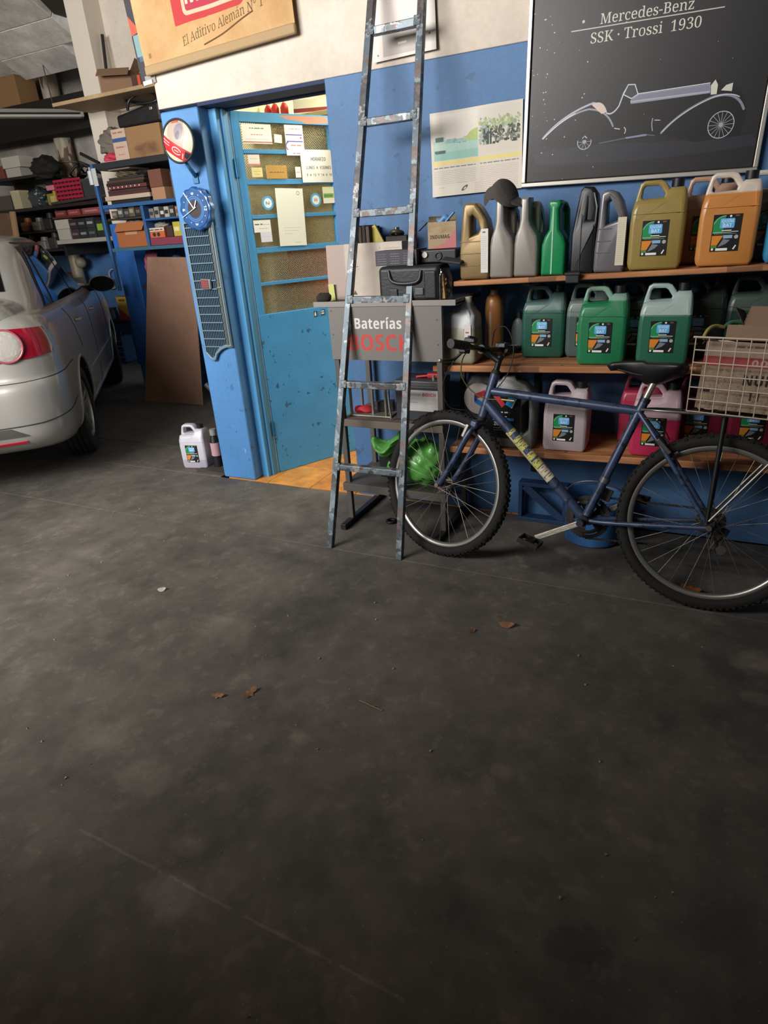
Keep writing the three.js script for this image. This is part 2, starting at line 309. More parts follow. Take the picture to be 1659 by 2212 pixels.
// papers and stickers on the door: x along the leaf, y height
{
  const M0 = new THREE.Matrix4().makeRotationY(DOOR); M0.setPosition(...HINGE);
  const paper = (name, label, cat, x0, y0, x1, y1, map, off = 0.0035, roll = 0, group) => {
    const t = thing(name, label, cat, [0, 0, 0], DOOR, group); const p = V((x0 + x1) / 2, (y0 + y1) / 2, off).applyMatrix4(M0); t.position.copy(p);
    plate('sheet', x1 - x0, y1 - y0, 0.002, map, t, null, [0, 0, roll]); return t;
  };
  paper('notice', 'white card with green heading and red bottom line on top panel of blue door', 'notice', 0.05, 1.866, 0.225, 1.957, canvasTex(180, 96, (x) => { x.fillStyle = '#f4efe6'; x.fillRect(0, 0, 180, 96); x.fillStyle = '#b8564a'; x.fillRect(0, 86, 180, 5); scribble(x, 46, 24, 88, 11, '#4e8a6a'); scribble(x, 50, 54, 74, 7, '#c9605a'); scribble(x, 16, 76, 150, 4, '#9aa'); }));
  paper('sticker', 'small pale square tag between two white notices at top of door', 'sticker', 0.24, 1.872, 0.287, 1.912, canvasTex(40, 40, (x) => { x.fillStyle = '#e4efe6'; x.fillRect(0, 0, 40, 40); scribble(x, 8, 22, 24, 6, '#9cb'); }), 0.0035, -0.08);
  paper('notice', 'white notice with purple lines and red print near top of door', 'notice', 0.309, 1.812, 0.425, 1.96, canvasTex(120, 150, (x) => { x.fillStyle = '#f6f2ee'; x.fillRect(0, 0, 120, 150); scribble(x, 30, 22, 70, 8, '#c77a9a'); x.fillStyle = '#5d4aa8'; x.fillRect(4, 46, 108, 5); x.fillRect(8, 78, 106, 5); x.beginPath(); x.arc(20, 104, 20, 2, 4.6); x.lineWidth = 6; x.strokeStyle = '#5d4aa8'; x.stroke(); x.fillStyle = '#c8447a'; x.fillRect(98, 58, 9, 9); scribble(x, 30, 104, 70, 14, '#d9828c'); scribble(x, 40, 142, 60, 8, '#6a5ab0'); }));
  paper('opening_hours_notice', 'white opening hours sheet reading HORARIO across two door panels', 'notice', 0.393, 1.676, 0.625, 1.842, canvasTex(256, 184, (x) => {
    x.fillStyle = '#f7f5ef'; x.fillRect(0, 0, 256, 184); const o = { align: 'center', style: 'bold', font: 'monospace' };
    textRun(x, 'HORARIO', 128, 62, 27, '#4c5054', o); textRun(x, 'LUNES A VIERNES', 128, 108, 21, '#4c5054', o); textRun(x, '8 A 12 Y 14 A 18', 128, 148, 20, '#4c5054', o);
  }), 0.006);
  paper('notice', 'small cream card with red border at left of second door panel', 'notice', 0.062, 1.762, 0.135, 1.815, canvasTex(72, 52, (x) => { x.fillStyle = '#d98a84'; x.fillRect(0, 0, 72, 52); x.fillStyle = '#efe9dd'; x.fillRect(2, 2, 68, 42); scribble(x, 12, 22, 48, 6, '#bba'); }));
  paper('sticker', 'pale yellow sticker low on second door panel', 'sticker', 0.078, 1.706, 0.142, 1.752, canvasTex(64, 46, (x) => { x.fillStyle = '#eadf9c'; x.fillRect(0, 0, 64, 46); scribble(x, 8, 20, 46, 6, '#c9a95c'); scribble(x, 14, 34, 36, 6, '#c9a95c'); }));
  paper('name_plate', 'ochre plate with dark lettering on second door panel', 'sign', 0.166, 1.698, 0.295, 1.763, canvasTex(128, 64, (x) => { x.fillStyle = '#bf9448'; x.fillRect(0, 0, 128, 64); scribble(x, 18, 36, 92, 9, '#6b4c22'); }), 0.005);
  paper('sticker', 'narrow pink and white sticker tucked left of the HORARIO sheet', 'sticker', 0.352, 1.702, 0.387, 1.756, canvasTex(36, 54, (x) => { x.fillStyle = '#f2ece4'; x.fillRect(0, 0, 36, 54); scribble(x, 6, 30, 24, 8, '#d08a7c'); }));
  for (const [i, x0, y0, lab] of [[0, 0.152, 1.577, 'round pale blue sticker left of the tall white sheet on door'], [1, 0.47, 1.585, 'round pale blue sticker right of the tall white sheet on door']]) {
    const t = thing('round_sticker', lab, 'sticker', [0, 0, 0], DOOR); t.position.copy(V(x0, y0, 0.003).applyMatrix4(M0));
    const tx = canvasTex(72, 72, (x) => { x.fillStyle = '#58a9d8'; x.fillRect(0, 0, 72, 72); x.fillStyle = '#e9f2f2'; x.beginPath(); x.arc(36, 36, 25, 0, 7); x.fill(); textRun(x, i ? '8' : '2', 36, 50, 34, i ? '#c98b86' : '#5d8fb8', { align: 'center', style: 'bold' }); });
    const g = at(new THREE.CylinderGeometry(0.036, 0.036, 0.002, 28), 0, 0, 0, Math.PI / 2); part('disc', g, [mat(0x58a9d8, 0.5), mat(0xffffff, 0.5, 0, { map: tx }), mat(0x58a9d8, 0.5)], t);
  }
  paper('sticker', 'white and green sticker at right edge of third door panel', 'sticker', 0.522, 1.565, 0.6, 1.652, canvasTex(72, 84, (x) => { x.fillStyle = '#e8efc8'; x.fillRect(0, 0, 72, 84); x.fillStyle = '#7fae58'; x.fillRect(4, 34, 64, 22); scribble(x, 10, 48, 52, 8, '#3e6e30'); x.fillStyle = '#f1f1e6'; x.fillRect(0, 60, 72, 24); }));
  paper('tall_sheet', 'tall white sheet hanging over two panels in middle of door', 'notice', 0.2, 1.348, 0.378, 1.648, canvasTex(180, 300, (x) => { x.fillStyle = '#e9ecdf'; x.fillRect(0, 0, 180, 300); x.strokeStyle = '#8a948a'; x.lineWidth = 3; x.beginPath(); x.arc(146, 24, 9, 0, 7); x.stroke(); for (const [q, l] of [[205, 110], [220, 96], [236, 60]]) scribble(x, 36, q, l, 6, '#c2c6b8'); scribble(x, 104, 284, 40, 6, '#a4a89c'); }), 0.008, -0.03);
  paper('notice', 'white card with green and black print at left of fourth door panel', 'notice', 0.046, 1.43, 0.152, 1.492, canvasTex(108, 64, (x) => { x.fillStyle = '#f0efe6'; x.fillRect(0, 0, 108, 64); scribble(x, 6, 26, 50, 14, '#3f6b52'); scribble(x, 58, 26, 46, 8, '#b9bdb2'); scribble(x, 30, 46, 60, 6, '#c99'); }));
  paper('notice', 'plain pale lilac slip under the green-printed card on door', 'notice', 0.082, 1.378, 0.152, 1.43, canvasTex(64, 48, (x) => { x.fillStyle = '#dcdfe8'; x.fillRect(0, 0, 64, 48); scribble(x, 10, 24, 44, 5, '#c0c6d8'); }));
  const st = (f) => canvasTex(40, 40, (x) => { x.fillStyle = '#1d3f5c'; x.fillRect(0, 0, 40, 40); x.fillStyle = '#e4ecec'; f(x); });
  paper('pictogram_sticker', 'dark blue pictogram sticker with a white bottle shape on lower door panel', 'sticker', 0.372, 0.935, 0.398, 0.968, st((x) => { x.fillRect(15, 5, 10, 8); x.fillRect(11, 14, 18, 21); }), 0.004);
  paper('pictogram_sticker', 'dark blue pictogram sticker with two white bars on lower door panel', 'sticker', 0.424, 0.938, 0.456, 0.972, st((x) => { x.beginPath(); x.ellipse(20, 12, 15, 6, 0, 0, 7); x.fill(); x.beginPath(); x.ellipse(20, 28, 15, 6, 0, 0, 7); x.fill(); x.fillStyle = '#1d3f5c'; x.fillRect(12, 10, 16, 3); }), 0.004);
}
// office furnishings seen over and through the door
{
  const lamp = thing('ceiling_lamp', 'white fluorescent panel glowing on the office ceiling', 'lamp', [-1.25, 2.55, -4.0]);
  part('housing', rbox(1.3, 0.05, 0.4, 0.006), mat(0xe8e8e4, 0.6), lamp);
  part('diffuser', at(rbox(1.2, 0.008, 0.3, 0.002), 0, -0.027, 0), mat(0xffffff, 0.6, 0, { emissive: 0xfff6d6, emissiveIntensity: 2.5 }), lamp);
  const sh = thing('office_shelf', 'pale wall shelf in the office above the door top', 'shelf', [-2.0, 2.042, -4.13]); const SH = 2.055;
  part('board', rbox(1.1, 0.025, 0.82, 0.003), mat(0xd8cfa6, 0.7), sh);
  part('bracket', at(rbox(0.03, 0.2, 0.03, 0.003), -0.4, -0.11, -0.3), mat(0x8a8a86, 0.5), sh); part('bracket', at(rbox(0.03, 0.2, 0.03, 0.003), 0.4, -0.11, -0.3), mat(0x8a8a86, 0.5), sh);
  for (let i = 0; i < 3; i++) {
    const k = thing('red_flask', ['leftmost', 'middle', 'rightmost'][i] + ' of three red flasks on office shelf, seen over the blue door', 'bottle', [-2.5 + i * 0.058, SH, -3.77 + (i % 2) * 0.012], i, 'red flasks on the office shelf');
    k.scale.setScalar(0.72); part('body', lathe([[0, 0], [0.032, 0], [0.034, 0.01], [0.034, 0.075], [0.02, 0.1], [0.012, 0.108], [0, 0.108]], 18), mat(0xc62f33, 0.4), k); part('cap', at(new THREE.CylinderGeometry(0.013, 0.013, 0.022, 14), 0, 0.118, 0), mat(0xe9dcd6, 0.5), k);
  }
  const pk = thing('parcel', 'white and dark red carton lying on office shelf', 'box', [-2.23, SH, -3.83], 0.4);
  part('carton', at(rbox(0.2, 0.078, 0.12, 0.003), 0, 0.039, 0), mat(0xe2e2da, 0.6), pk); part('band', at(rbox(0.202, 0.022, 0.122, 0.003), 0, 0.02, 0), mat(0x8c3440, 0.6), pk);
  const gb = solo('green_sack', 'bright yellow green sack behind the carton on office shelf', 'sack', warp(new THREE.SphereGeometry(0.085, 24, 16), (v) => { v.y *= 0.9; v.y = Math.max(v.y, -0.06); v.x += 0.02 * Math.sin(v.y * 40); v.z += 0.02 * Math.cos(v.x * 36); }), mat(0x9db52a, 0.6), [-2.12, SH + 0.061, -4.0]);
  const cab = thing('yellow_cabinet', 'yellow ochre cabinet behind the perforated door sheet', 'cabinet', [-1.99, 0, -4.28]);
  part('carcass', at(rbox(1.05, 1.74, 0.5, 0.006), 0, 0.87, 0), mat(0xcdb96a, 0.6), cab); part('door', at(rbox(0.5, 1.66, 0.015, 0.004), -0.26, 0.87, 0.258), mat(0xd4c27a, 0.55), cab); part('door', at(rbox(0.5, 1.66, 0.015, 0.004), 0.26, 0.87, 0.258), mat(0xd4c27a, 0.55), cab);
  const rc = thing('red_crate', 'red crate hanging low behind the perforated door sheet', 'crate', [-2.32, 0, -3.86]);
  part('body', at(rbox(0.3, 0.34, 0.24, 0.01), 0, 1.16, 0), mat(0xc03c30, 0.5), rc); part('pedestal', at(rbox(0.26, 0.99, 0.2, 0.006), 0, 0.495, 0), mat(0xcabf9a, 0.6), rc);
}
// ---------- things on the office wall ----------
{ // framed poster
  const p = thing('framed_poster', 'large black car poster in a thin silver frame above the top shelf', 'poster', [-0.724, 1.524, -2.94]); p.rotation.z = -1.2 * D2R;
  const w = 0.868, h = 0.96;
  const fr = mat(0xb9b6ae, 0.35, 0.7);
  part('frame_rail', at(rbox(w, 0.016, 0.026, 0.003), w / 2, 0.008, 0), fr, p); part('frame_rail', at(rbox(w, 0.016, 0.026, 0.003), w / 2, h - 0.008, 0), fr, p);
  part('frame_rail', at(rbox(0.016, h - 0.032, 0.026, 0.003), 0.008, h / 2, 0), fr, p); part('frame_rail', at(rbox(0.016, h - 0.032, 0.026, 0.003), w - 0.008, h / 2, 0), fr, p);
  part('backing', at(box(w - 0.02, h - 0.02, 0.008), w / 2, h / 2, -0.009), mat(0x5a4c3c, 0.9), p);
  const art = canvasTex(1656, 1840, (x) => {
    const S = 1656 / 0.828 / 1000; x.scale(S, S); x.translate(-20, -20); // drawn in millimetres, 960 down from the top edge
    x.fillStyle = '#1b1a1d'; x.fillRect(0, 0, 900, 1000);
    for (let i = 0; i < 9000; i++) { const g = 22 + Math.floor(rnd() * 16); x.fillStyle = `rgba(${g},${g},${g + 3},0.35)`; x.fillRect(rr(0, 900), rr(0, 980), rr(1, 5), rr(1, 4)); }
    const gf = 'serif';
    textRun(x, 'Mercedes-Benz', 424, 437, 44, '#c9c5b8', { font: gf, align: 'center' });
    x.fillStyle = '#b9b6ac'; x.fillRect(163, 444, 516, 3.4);
    textRun(x, 'SSK · Trossi  1930', 424, 492, 46, '#c9c5b8', { font: gf, align: 'center' });
    const L = (pts, wd, c, close, fill) => { x.beginPath(); x.moveTo(...pts[0]); for (let i = 1; i < pts.length; i++) { const q = pts[i]; if (q.length === 2) x.lineTo(...q); else x.quadraticCurveTo(...q); } if (close) x.closePath(); if (fill) { x.fillStyle = fill; x.fill(); } if (wd) { x.lineWidth = wd; x.strokeStyle = c; x.lineCap = 'round'; x.stroke(); } };
    // printed ground and body
    L([[40, 840], [200, 822, 420, 830], [600, 842, 830, 838], [860, 870], [500, 905, 60, 880]], 0, '', true, '#26252e');
    L([[64, 812], [78, 785], [150, 712, 250, 686], [290, 668], [331, 731], [374, 662], [402, 645], [428, 672], [667, 668], [690, 655], [740, 675], [800, 700, 800, 800], [790, 838], [640, 846], [524, 812], [300, 825], [180, 826]], 0, '', true, '#0c0c10');
    L([[78, 787], [150, 712, 266, 684], [286, 690]], 7, '#a9a9b4'); L([[100, 770], [170, 712, 250, 703], [320, 710, 346, 768]], 6, '#8f8f9c');
    L([[80, 788], [140, 735, 200, 712]], 3, '#d9d9de'); L([[262, 690], [300, 672, 318, 718], [300, 722]], 2, '#d6c0b6', true, '#cdb9b0');
    L([[318, 722], [340, 735, 362, 702], [374, 664], [388, 640]], 5, '#b9b9c2'); L([[374, 668], [388, 638], [412, 640], [426, 672], [404, 684]], 3.5, '#c4c8cf', true, '#33363f');
    L([[402, 690], [428, 674], [668, 668], [672, 694], [404, 700]], 2, '#9a9bab', true, '#7c7d90'); L([[428, 671], [668, 664]], 3, '#d5d6de'); L([[404, 694], [670, 690]], 5, '#a4a5b4');
    L([[676, 700], [672, 672], [684, 656], [694, 672], [694, 700]], 1, '#ccc', true, '#c9c9bd'); L([[708, 690], [722, 676], [742, 672], [742, 696]], 1, '#ccc', true, '#c4c4b6');
    L([[524, 806], [580, 742, 678, 710], [760, 690, 790, 755]], 8, '#7f8090'); L([[526, 803], [590, 738, 690, 708], [740, 698, 770, 716]], 3, '#bfc0cc');
    const wheel = (cx, cy, r, n) => { x.lineWidth = 2.6; x.strokeStyle = '#b9bac0'; x.beginPath(); x.ellipse(cx, cy, r, r, 0, 0, 7); x.stroke(); x.lineWidth = 1.3; for (let i = 0; i < n; i++) { const a = i / n * 6.283; x.beginPath(); x.moveTo(cx + 6 * Math.cos(a), cy + 6 * Math.sin(a)); x.lineTo(cx + r * Math.cos(a), cy + r * Math.sin(a)); x.stroke(); } x.fillStyle = '#9a9ba6'; x.beginPath(); x.arc(cx, cy, 7, 0, 7); x.fill(); };
    wheel(724, 798, 42, 16); x.save(); x.beginPath(); x.rect(190, 806, 110, 40); x.clip(); wheel(243, 812, 26, 10); x.restore(); L([[234, 800], [244, 792], [252, 800]], 2.4, '#c8c8c8');
    L([[353, 776], [372, 780]], 3, '#c9c9cc'); L([[388, 776], [398, 782, 392, 796]], 3, '#c9c9cc'); L([[488, 756], [484, 772, 492, 796]], 3, '#a9a9ae'); L([[496, 762], [514, 764]], 3, '#b5b5ba'); L([[300, 822], [460, 806], [500, 812]], 4, '#55586e'); L([[400, 812], [470, 808]], 6, '#7e86a2');
    x.fillStyle = '#b9b6b0'; for (let i = 0; i < 44; i++) { x.beginPath(); x.arc(20 + 260 * rnd() * rnd() * 1.6, rr(330, 940), rr(0.6, 2.6), 0, 7); x.fill(); } for (let i = 0; i < 10; i++) { x.beginPath(); x.arc(rr(40, 840), rr(330, 940), rr(0.6, 1.6), 0, 7); x.fill(); }
    x.beginPath(); x.arc(206, 421, 5, 0, 7); x.fill();
  });
  plate('print', 0.828, 0.92, 0.004, art, p, [w / 2, h / 2, 0.002], null, 0x222222, 0.42);
}
{ // printed notice with two photographs
  const p = thing('printed_notice', 'curled white notice with two faded road photos left of the black poster', 'notice', [-0.93, 1.682, -2.955]); p.rotation.z = 0.9 * D2R;
  const tx = canvasTex(800, 640, (x) => {
    x.fillStyle = '#cbc3b6'; x.fillRect(0, 0, 800, 640);
    x.fillStyle = '#cfc9be'; x.fillRect(24, 20, 400, 330); x.fillStyle = '#86b3a6'; x.fillRect(24, 212, 400, 150); x.fillStyle = '#9dbbaf'; x.fillRect(24, 240, 400, 60);
    x.fillStyle = '#a2b26a'; x.beginPath(); x.moveTo(424, 150); x.quadraticCurveTo(350, 150, 300, 232); x.lineTo(424, 236); x.fill();
    x.fillStyle = '#a9c2b4'; x.fillRect(34, 190, 96, 108); x.fillStyle = '#47685c'; x.fillRect(44, 186, 72, 34); x.fillStyle = '#3c5a50'; x.fillRect(32, 286, 100, 16); x.fillRect(40, 300, 90, 10);
    for (let i = 0; i < 26; i++) { x.fillStyle = pick(['#7d9aa0', '#8fa8a6', '#6d8c92']); x.fillRect(rr(136, 300), rr(200, 236), rr(8, 30), rr(4, 12)); }
    for (let i = 0; i < 90; i++) { x.fillStyle = `rgba(225,222,205,${rr(0.08, 0.3)})`; x.fillRect(rr(24, 424), rr(20, 240), rr(1, 4), rr(30, 130)); }
    x.fillStyle = '#c6c0b4'; x.fillRect(436, 20, 344, 280);
    for (let i = 0; i < 260; i++) { const q = rnd(), yy = 110 + 170 * q; x.fillStyle = q < 0.35 ? pick(['#8d9a68', '#9aa86e', '#a5ab8a', '#7e9384']) : pick(['#3c3f38', '#57594c', '#2e302c', '#6d6f62', '#9aa39a']); x.beginPath(); x.ellipse(rr(440, 780), yy + rr(-20, 14), rr(5, 24), rr(4, 14), rr(0, 3), 0, 7); x.fill(); }
    x.fillStyle = '#c9bfb2'; x.fillRect(436, 286, 344, 60);
    x.fillStyle = '#2f3d3d'; x.fillRect(500, 190, 20, 94); x.fillRect(526, 196, 16, 90);
    x.fillStyle = '#d6c67a'; x.fillRect(10, 368, 780, 30);
    scribble(x, 20, 424, 380, 17, '#6c6963'); scribble(x, 440, 424, 330, 17, '#6c6963');
    for (let i = 0; i < 8; i++) { scribble(x, 20, 448 + i * 14, 380, 7, '#97928a'); scribble(x, 440, 448 + i * 14, 330, 7, '#a59c94'); }
    for (let i = 0; i < 6; i++) scribble(x, 390, 562 + i * 14, 380, 8, '#a78f88');
    x.fillStyle = '#3f4a34'; x.beginPath(); x.ellipse(300, 590, 34, 13, -0.6, 0, 7); x.fill(); x.fillStyle = '#d8d8c0'; x.beginPath(); x.ellipse(302, 592, 15, 5, -0.6, 0, 7); x.fill();
    scribble(x, 240, 548, 80, 7, '#97928a'); scribble(x, 60, 576, 60, 8, '#a09a92');
  });
  const g = warp(new THREE.BoxGeometry(0.402, 0.322, 0.0015, 16, 12, 1), (v) => { v.z += 0.004 * Math.sin(v.x * 22) * Math.max(0, v.y) * 6 + 0.006 * Math.pow(Math.max(0, -v.y - 0.05) / 0.11, 2); });
  const wm = mat(0xcfc8bc, 0.7); part('sheet', g, [wm, wm, wm, wm, mat(0xffffff, 0.6, 0, { map: tx }), wm], p, [0, 0, 0.006]);
}
{ // sheet tacked above the ladder
  const p = thing('tacked_sheet', 'glossy pinkish white sheet with grey panel tacked high behind the ladder', 'sheet', [-1.245, 2.27, -2.954]); p.rotation.z = 1.4 * D2R;
  const tx = canvasTex(290, 420, (x) => { x.fillStyle = '#d3c1b8'; x.fillRect(0, 0, 290, 420); x.fillStyle = '#cbbdb6'; x.fillRect(46, 0, 200, 300); x.fillStyle = '#a39a92'; x.fillRect(48, 316, 196, 92); x.fillStyle = '#c9c1b8'; x.fillRect(244, 0, 46, 420); x.fillStyle = '#d8d2ca'; x.fillRect(118, 366, 40, 7); x.fillStyle = '#5a504a'; x.beginPath(); x.arc(24, 398, 4, 0, 7); x.arc(262, 360, 4, 0, 7); x.fill(); });
  const g = warp(new THREE.BoxGeometry(0.29, 0.42, 0.0015, 10, 10, 1), (v) => { v.z += 0.006 * Math.pow(Math.max(0, -v.y - 0.08) / 0.13, 2) + 0.001 * Math.sin(v.x * 20); });
  const wm = mat(0xc9beb4, 0.7); part('sheet', g, [wm, wm, wm, wm, mat(0xffffff, 0.4, 0, { map: tx }), wm], p, [0, 0, 0.005]);
}
{ // oil additive banner
  const p = thing('canvas_banner', 'tan canvas banner with red MOLY logo hung above the office door', 'banner', [-2.645, 2.176, -2.93]); p.rotation.z = 2.4 * D2R;
  const tx = canvasTex(900, 700, (x) => {
    x.fillStyle = '#bd9a6c'; x.fillRect(0, 0, 900, 700);
    for (let i = 0; i < 420; i++) { x.fillStyle = pick(['rgba(160,112,60,0.05)', 'rgba(226,186,128,0.06)', 'rgba(120,90,50,0.04)']); x.beginPath(); x.ellipse(rr(0, 900), rr(0, 700), rr(20, 110), rr(14, 70), rr(0, 3), 0, 7); x.fill(); }
    x.save(); x.translate(0, 0);
    const rrct = (a, b, w, h, r, c) => { x.fillStyle = c; x.beginPath(); x.roundRect(a, b, w, h, r); x.fill(); };
    rrct(236, 180, 200, 400, 8, '#b0383a'); rrct(276, 330, 382, 248, 42, '#b0383a'); rrct(300, 350, 334, 204, 26, '#dfae92'); rrct(318, 366, 298, 172, 14, '#a83244');
    textRun(x, 'MOLY', 467, 512, 128, '#e2c3a6', { align: 'center', style: 'bold', sx: 0.86 });
    rrct(250, 200, 170, 120, 8, '#2c4a8c'); textRun(x, 'LIQUI', 335, 285, 62, '#e2c3a6', { align: 'center', style: 'bold', sx: 0.9 });
    x.translate(262, 664); x.rotate(-0.125); textRun(x, 'El Aditivo Alemán N° 1', 0, 0, 50, '#5a4426', { style: 'italic', font: 'serif', sx: 0.9 }); x.restore();
    x.strokeStyle = '#5a3a1c'; x.lineWidth = 6; x.beginPath(); x.moveTo(392, 682); x.quadraticCurveTo(520, 660, 690, 612); x.stroke();
    x.fillStyle = '#8a6a40'; x.fillRect(42, 652, 18, 20);
  });
  const g = warp(new THREE.BoxGeometry(0.9, 0.7, 0.003, 30, 18, 1), (v) => { v.z += 0.006 * Math.sin(v.x * 9 + 1) * sstep(-0.35, 0.1, v.y) + 0.004 * Math.sin(v.x * 23 + v.y * 9); });
  const cm = mat(0xb58f5a, 0.9); part('canvas', g, [cm, cm, cm, cm, mat(0xffffff, 0.85, 0, { map: tx, bumpMap: rep(grainTex, 14, 12), bumpScale: 0.0012 }), cm], p, [0.45, 0.39, 0]);
  part('batten', at(rbox(0.9, 0.042, 0.022, 0.01, 3), 0.45, 0.022, 0), mat(0xa08660, 0.7, 0, { bumpMap: grainTex, bumpScale: 0.001 }), p);
}
{ // narrow coloured strip behind the banner's left edge
  const p = thing('poster_strip', 'narrow dark and teal patterned poster strip at left edge of the tan banner', 'poster', [-2.67, 2.36, -2.952]); p.rotation.z = 0.06;
  const tx = canvasTex(64, 400, (x) => { x.fillStyle = '#2b2a30'; x.fillRect(0, 0, 64, 400); x.fillStyle = '#b14a34'; x.beginPath(); x.moveTo(0, 120); x.lineTo(44, 190); x.lineTo(0, 200); x.fill(); x.fillStyle = '#6f8f92'; x.fillRect(6, 200, 58, 86); x.fillStyle = '#3d5a78'; x.fillRect(14, 286, 50, 20); x.fillStyle = '#2b2a30'; x.fillRect(10, 306, 54, 60); x.fillStyle = '#8c8a88'; x.fillRect(18, 366, 46, 34); });
  plate('print', 0.09, 0.42, 0.004, tx, p, [0, 0, 0]); part('clip', at(rbox(0.06, 0.02, 0.012, 0.003), 0, -0.205, 0.006), mat(0xd8d2bc, 0.5), p);
}
{ // round convex mirror on a bracket
  const p = thing('round_mirror_sign', 'round black-rimmed sign with red band on bracket at top of blue pillar', 'sign', [-2.447, 1.868, -2.85]); p.rotation.y = 0.04;
  const tx = canvasTex(256, 256, (x) => {
    x.fillStyle = '#c9cdb4'; x.fillRect(0, 0, 256, 256); x.fillStyle = '#b3a394'; x.beginPath(); x.moveTo(70, 10); x.lineTo(190, 14); x.lineTo(206, 90); x.lineTo(170, 178); x.lineTo(110, 150); x.lineTo(58, 90); x.fill();
    x.fillStyle = '#8f8690'; x.beginPath(); x.ellipse(158, 76, 34, 50, 0.2, 0, 7); x.fill(); x.fillStyle = '#b4604c'; x.fillRect(98, 6, 60, 16); x.fillStyle = '#6f646c'; x.beginPath(); x.ellipse(150, 96, 16, 26, 0.4, 0, 7); x.fill();
    x.save(); x.translate(10, 74); x.rotate(0.56); x.fillStyle = '#bf3038'; x.fillRect(-40, 0, 330, 76); x.fillStyle = '#e0c0b4'; x.fillRect(-6, 16, 92, 6); x.fillRect(8, 32, 78, 6); x.strokeStyle = '#e0c0b4'; x.lineWidth = 7; x.beginPath(); x.ellipse(150, 38, 34, 19, 0, 0.4, 6); x.stroke(); x.beginPath(); x.moveTo(134, 38); x.lineTo(168, 38); x.stroke(); x.fillRect(196, 30, 7, 36); x.fillStyle = '#23282a'; x.fillRect(212, 10, 40, 40); x.restore();
  });
  const dome = new THREE.SphereGeometry(0.19, 40, 14, 0, Math.PI * 2, 0, 0.515); dome.rotateX(Math.PI / 2); dome.translate(0, 0, -0.166);
  const pp = dome.attributes.position, uv = dome.attributes.uv; for (let i = 0; i < pp.count; i++) uv.setXY(i, pp.getX(i) / 0.19 + 0.5, pp.getY(i) / 0.19 + 0.5);
  part('face', dome, mat(0xffffff, 0.45, 0, { map: tx }), p);
  part('rim', new THREE.TorusGeometry(0.095, 0.0055, 10, 48), mat(0x15181c, 0.5), p);
  part('back', at(new THREE.CylinderGeometry(0.093, 0.08, 0.012, 36), 0, 0, -0.008, -Math.PI / 2), mat(0x20252a, 0.6), p);
  part('bracket', merge([tube([[0.0, -0.04, -0.012], [0.01, -0.1, -0.03], [0.0, -0.135, -0.075], [-0.01, -0.15, -0.106]], 0.011, 20, 10), at(rbox(0.035, 0.05, 0.008, 0.003), -0.012, -0.16, -0.106)]), mat(0x2f6b9a, 0.5), p);
}
{ // wall clock
  const p = thing('wall_clock', 'blue scalloped wall clock with white hands hung over the grille on pillar', 'clock', [-2.46, 1.562, -2.925]);
  const pts = []; for (let i = 0; i < 96; i++) { const a = i / 96 * Math.PI * 2, r = 0.104 + 0.0035 * Math.cos(a * 12); pts.push([r * Math.cos(a), r * Math.sin(a)]); }
  part('case', toCreasedNormals(ext(poly(pts), 0.04, 0.01, 3), 0.6), mat(0x1f5590, 0.35, 0, { clearcoat: 0.4 }), p);
  const dial = canvasTex(256, 256, (x) => { x.fillStyle = '#1d4f88'; x.fillRect(0, 0, 256, 256); x.strokeStyle = '#6f9ac8'; x.lineWidth = 3; x.beginPath(); x.arc(128, 128, 84, 0, 7); x.stroke(); x.beginPath(); x.arc(128, 128, 72, 0, 7); x.stroke(); x.fillStyle = '#3a302e'; x.beginPath(); x.arc(128, 128, 60, 0, 7); x.fill(); const o = { align: 'center', base: 'middle', style: 'bold' }; for (const [n, a] of [['12', 0], ['3', 90], ['6', 180], ['9', 270]]) textRun(x, n, 128 + 104 * Math.sin(a * D2R), 128 - 104 * Math.cos(a * D2R), 34, '#dfe8f2', o); x.fillStyle = '#9db9dc'; for (let i = 0; i < 12; i++) if (i % 3) { const a = i * 30 * D2R; x.fillRect(128 + 104 * Math.sin(a) - 4, 128 - 104 * Math.cos(a) - 4, 8, 8); } });
  const g = at(new THREE.CylinderGeometry(0.09, 0.09, 0.004, 48), 0, 0, 0.0215, Math.PI / 2); part('dial', g, [mat(0x1d4f88, 0.4), mat(0xffffff, 0.35, 0, { map: dial }), mat(0x1d4f88, 0.4)], p);
  part('minute_hand', at(rbox(0.006, 0.098, 0.002, 0.0008, 1), -0.027, 0.04, 0.0265, 0, 0, 0.58), mat(0xe8e8e4, 0.4), p);
  part('hour_hand', at(rbox(0.006, 0.045, 0.002, 0.0008, 1), 0.012, 0.02, 0.0285, 0, 0, -0.5), mat(0xdfe4ea, 0.4), p);
  part('second_hand', at(rbox(0.003, 0.11, 0.0015, 0.0005, 1), -0.034, -0.014, 0.0305, 0, 0, 1.98), mat(0xdfe4ea, 0.4), p);
}
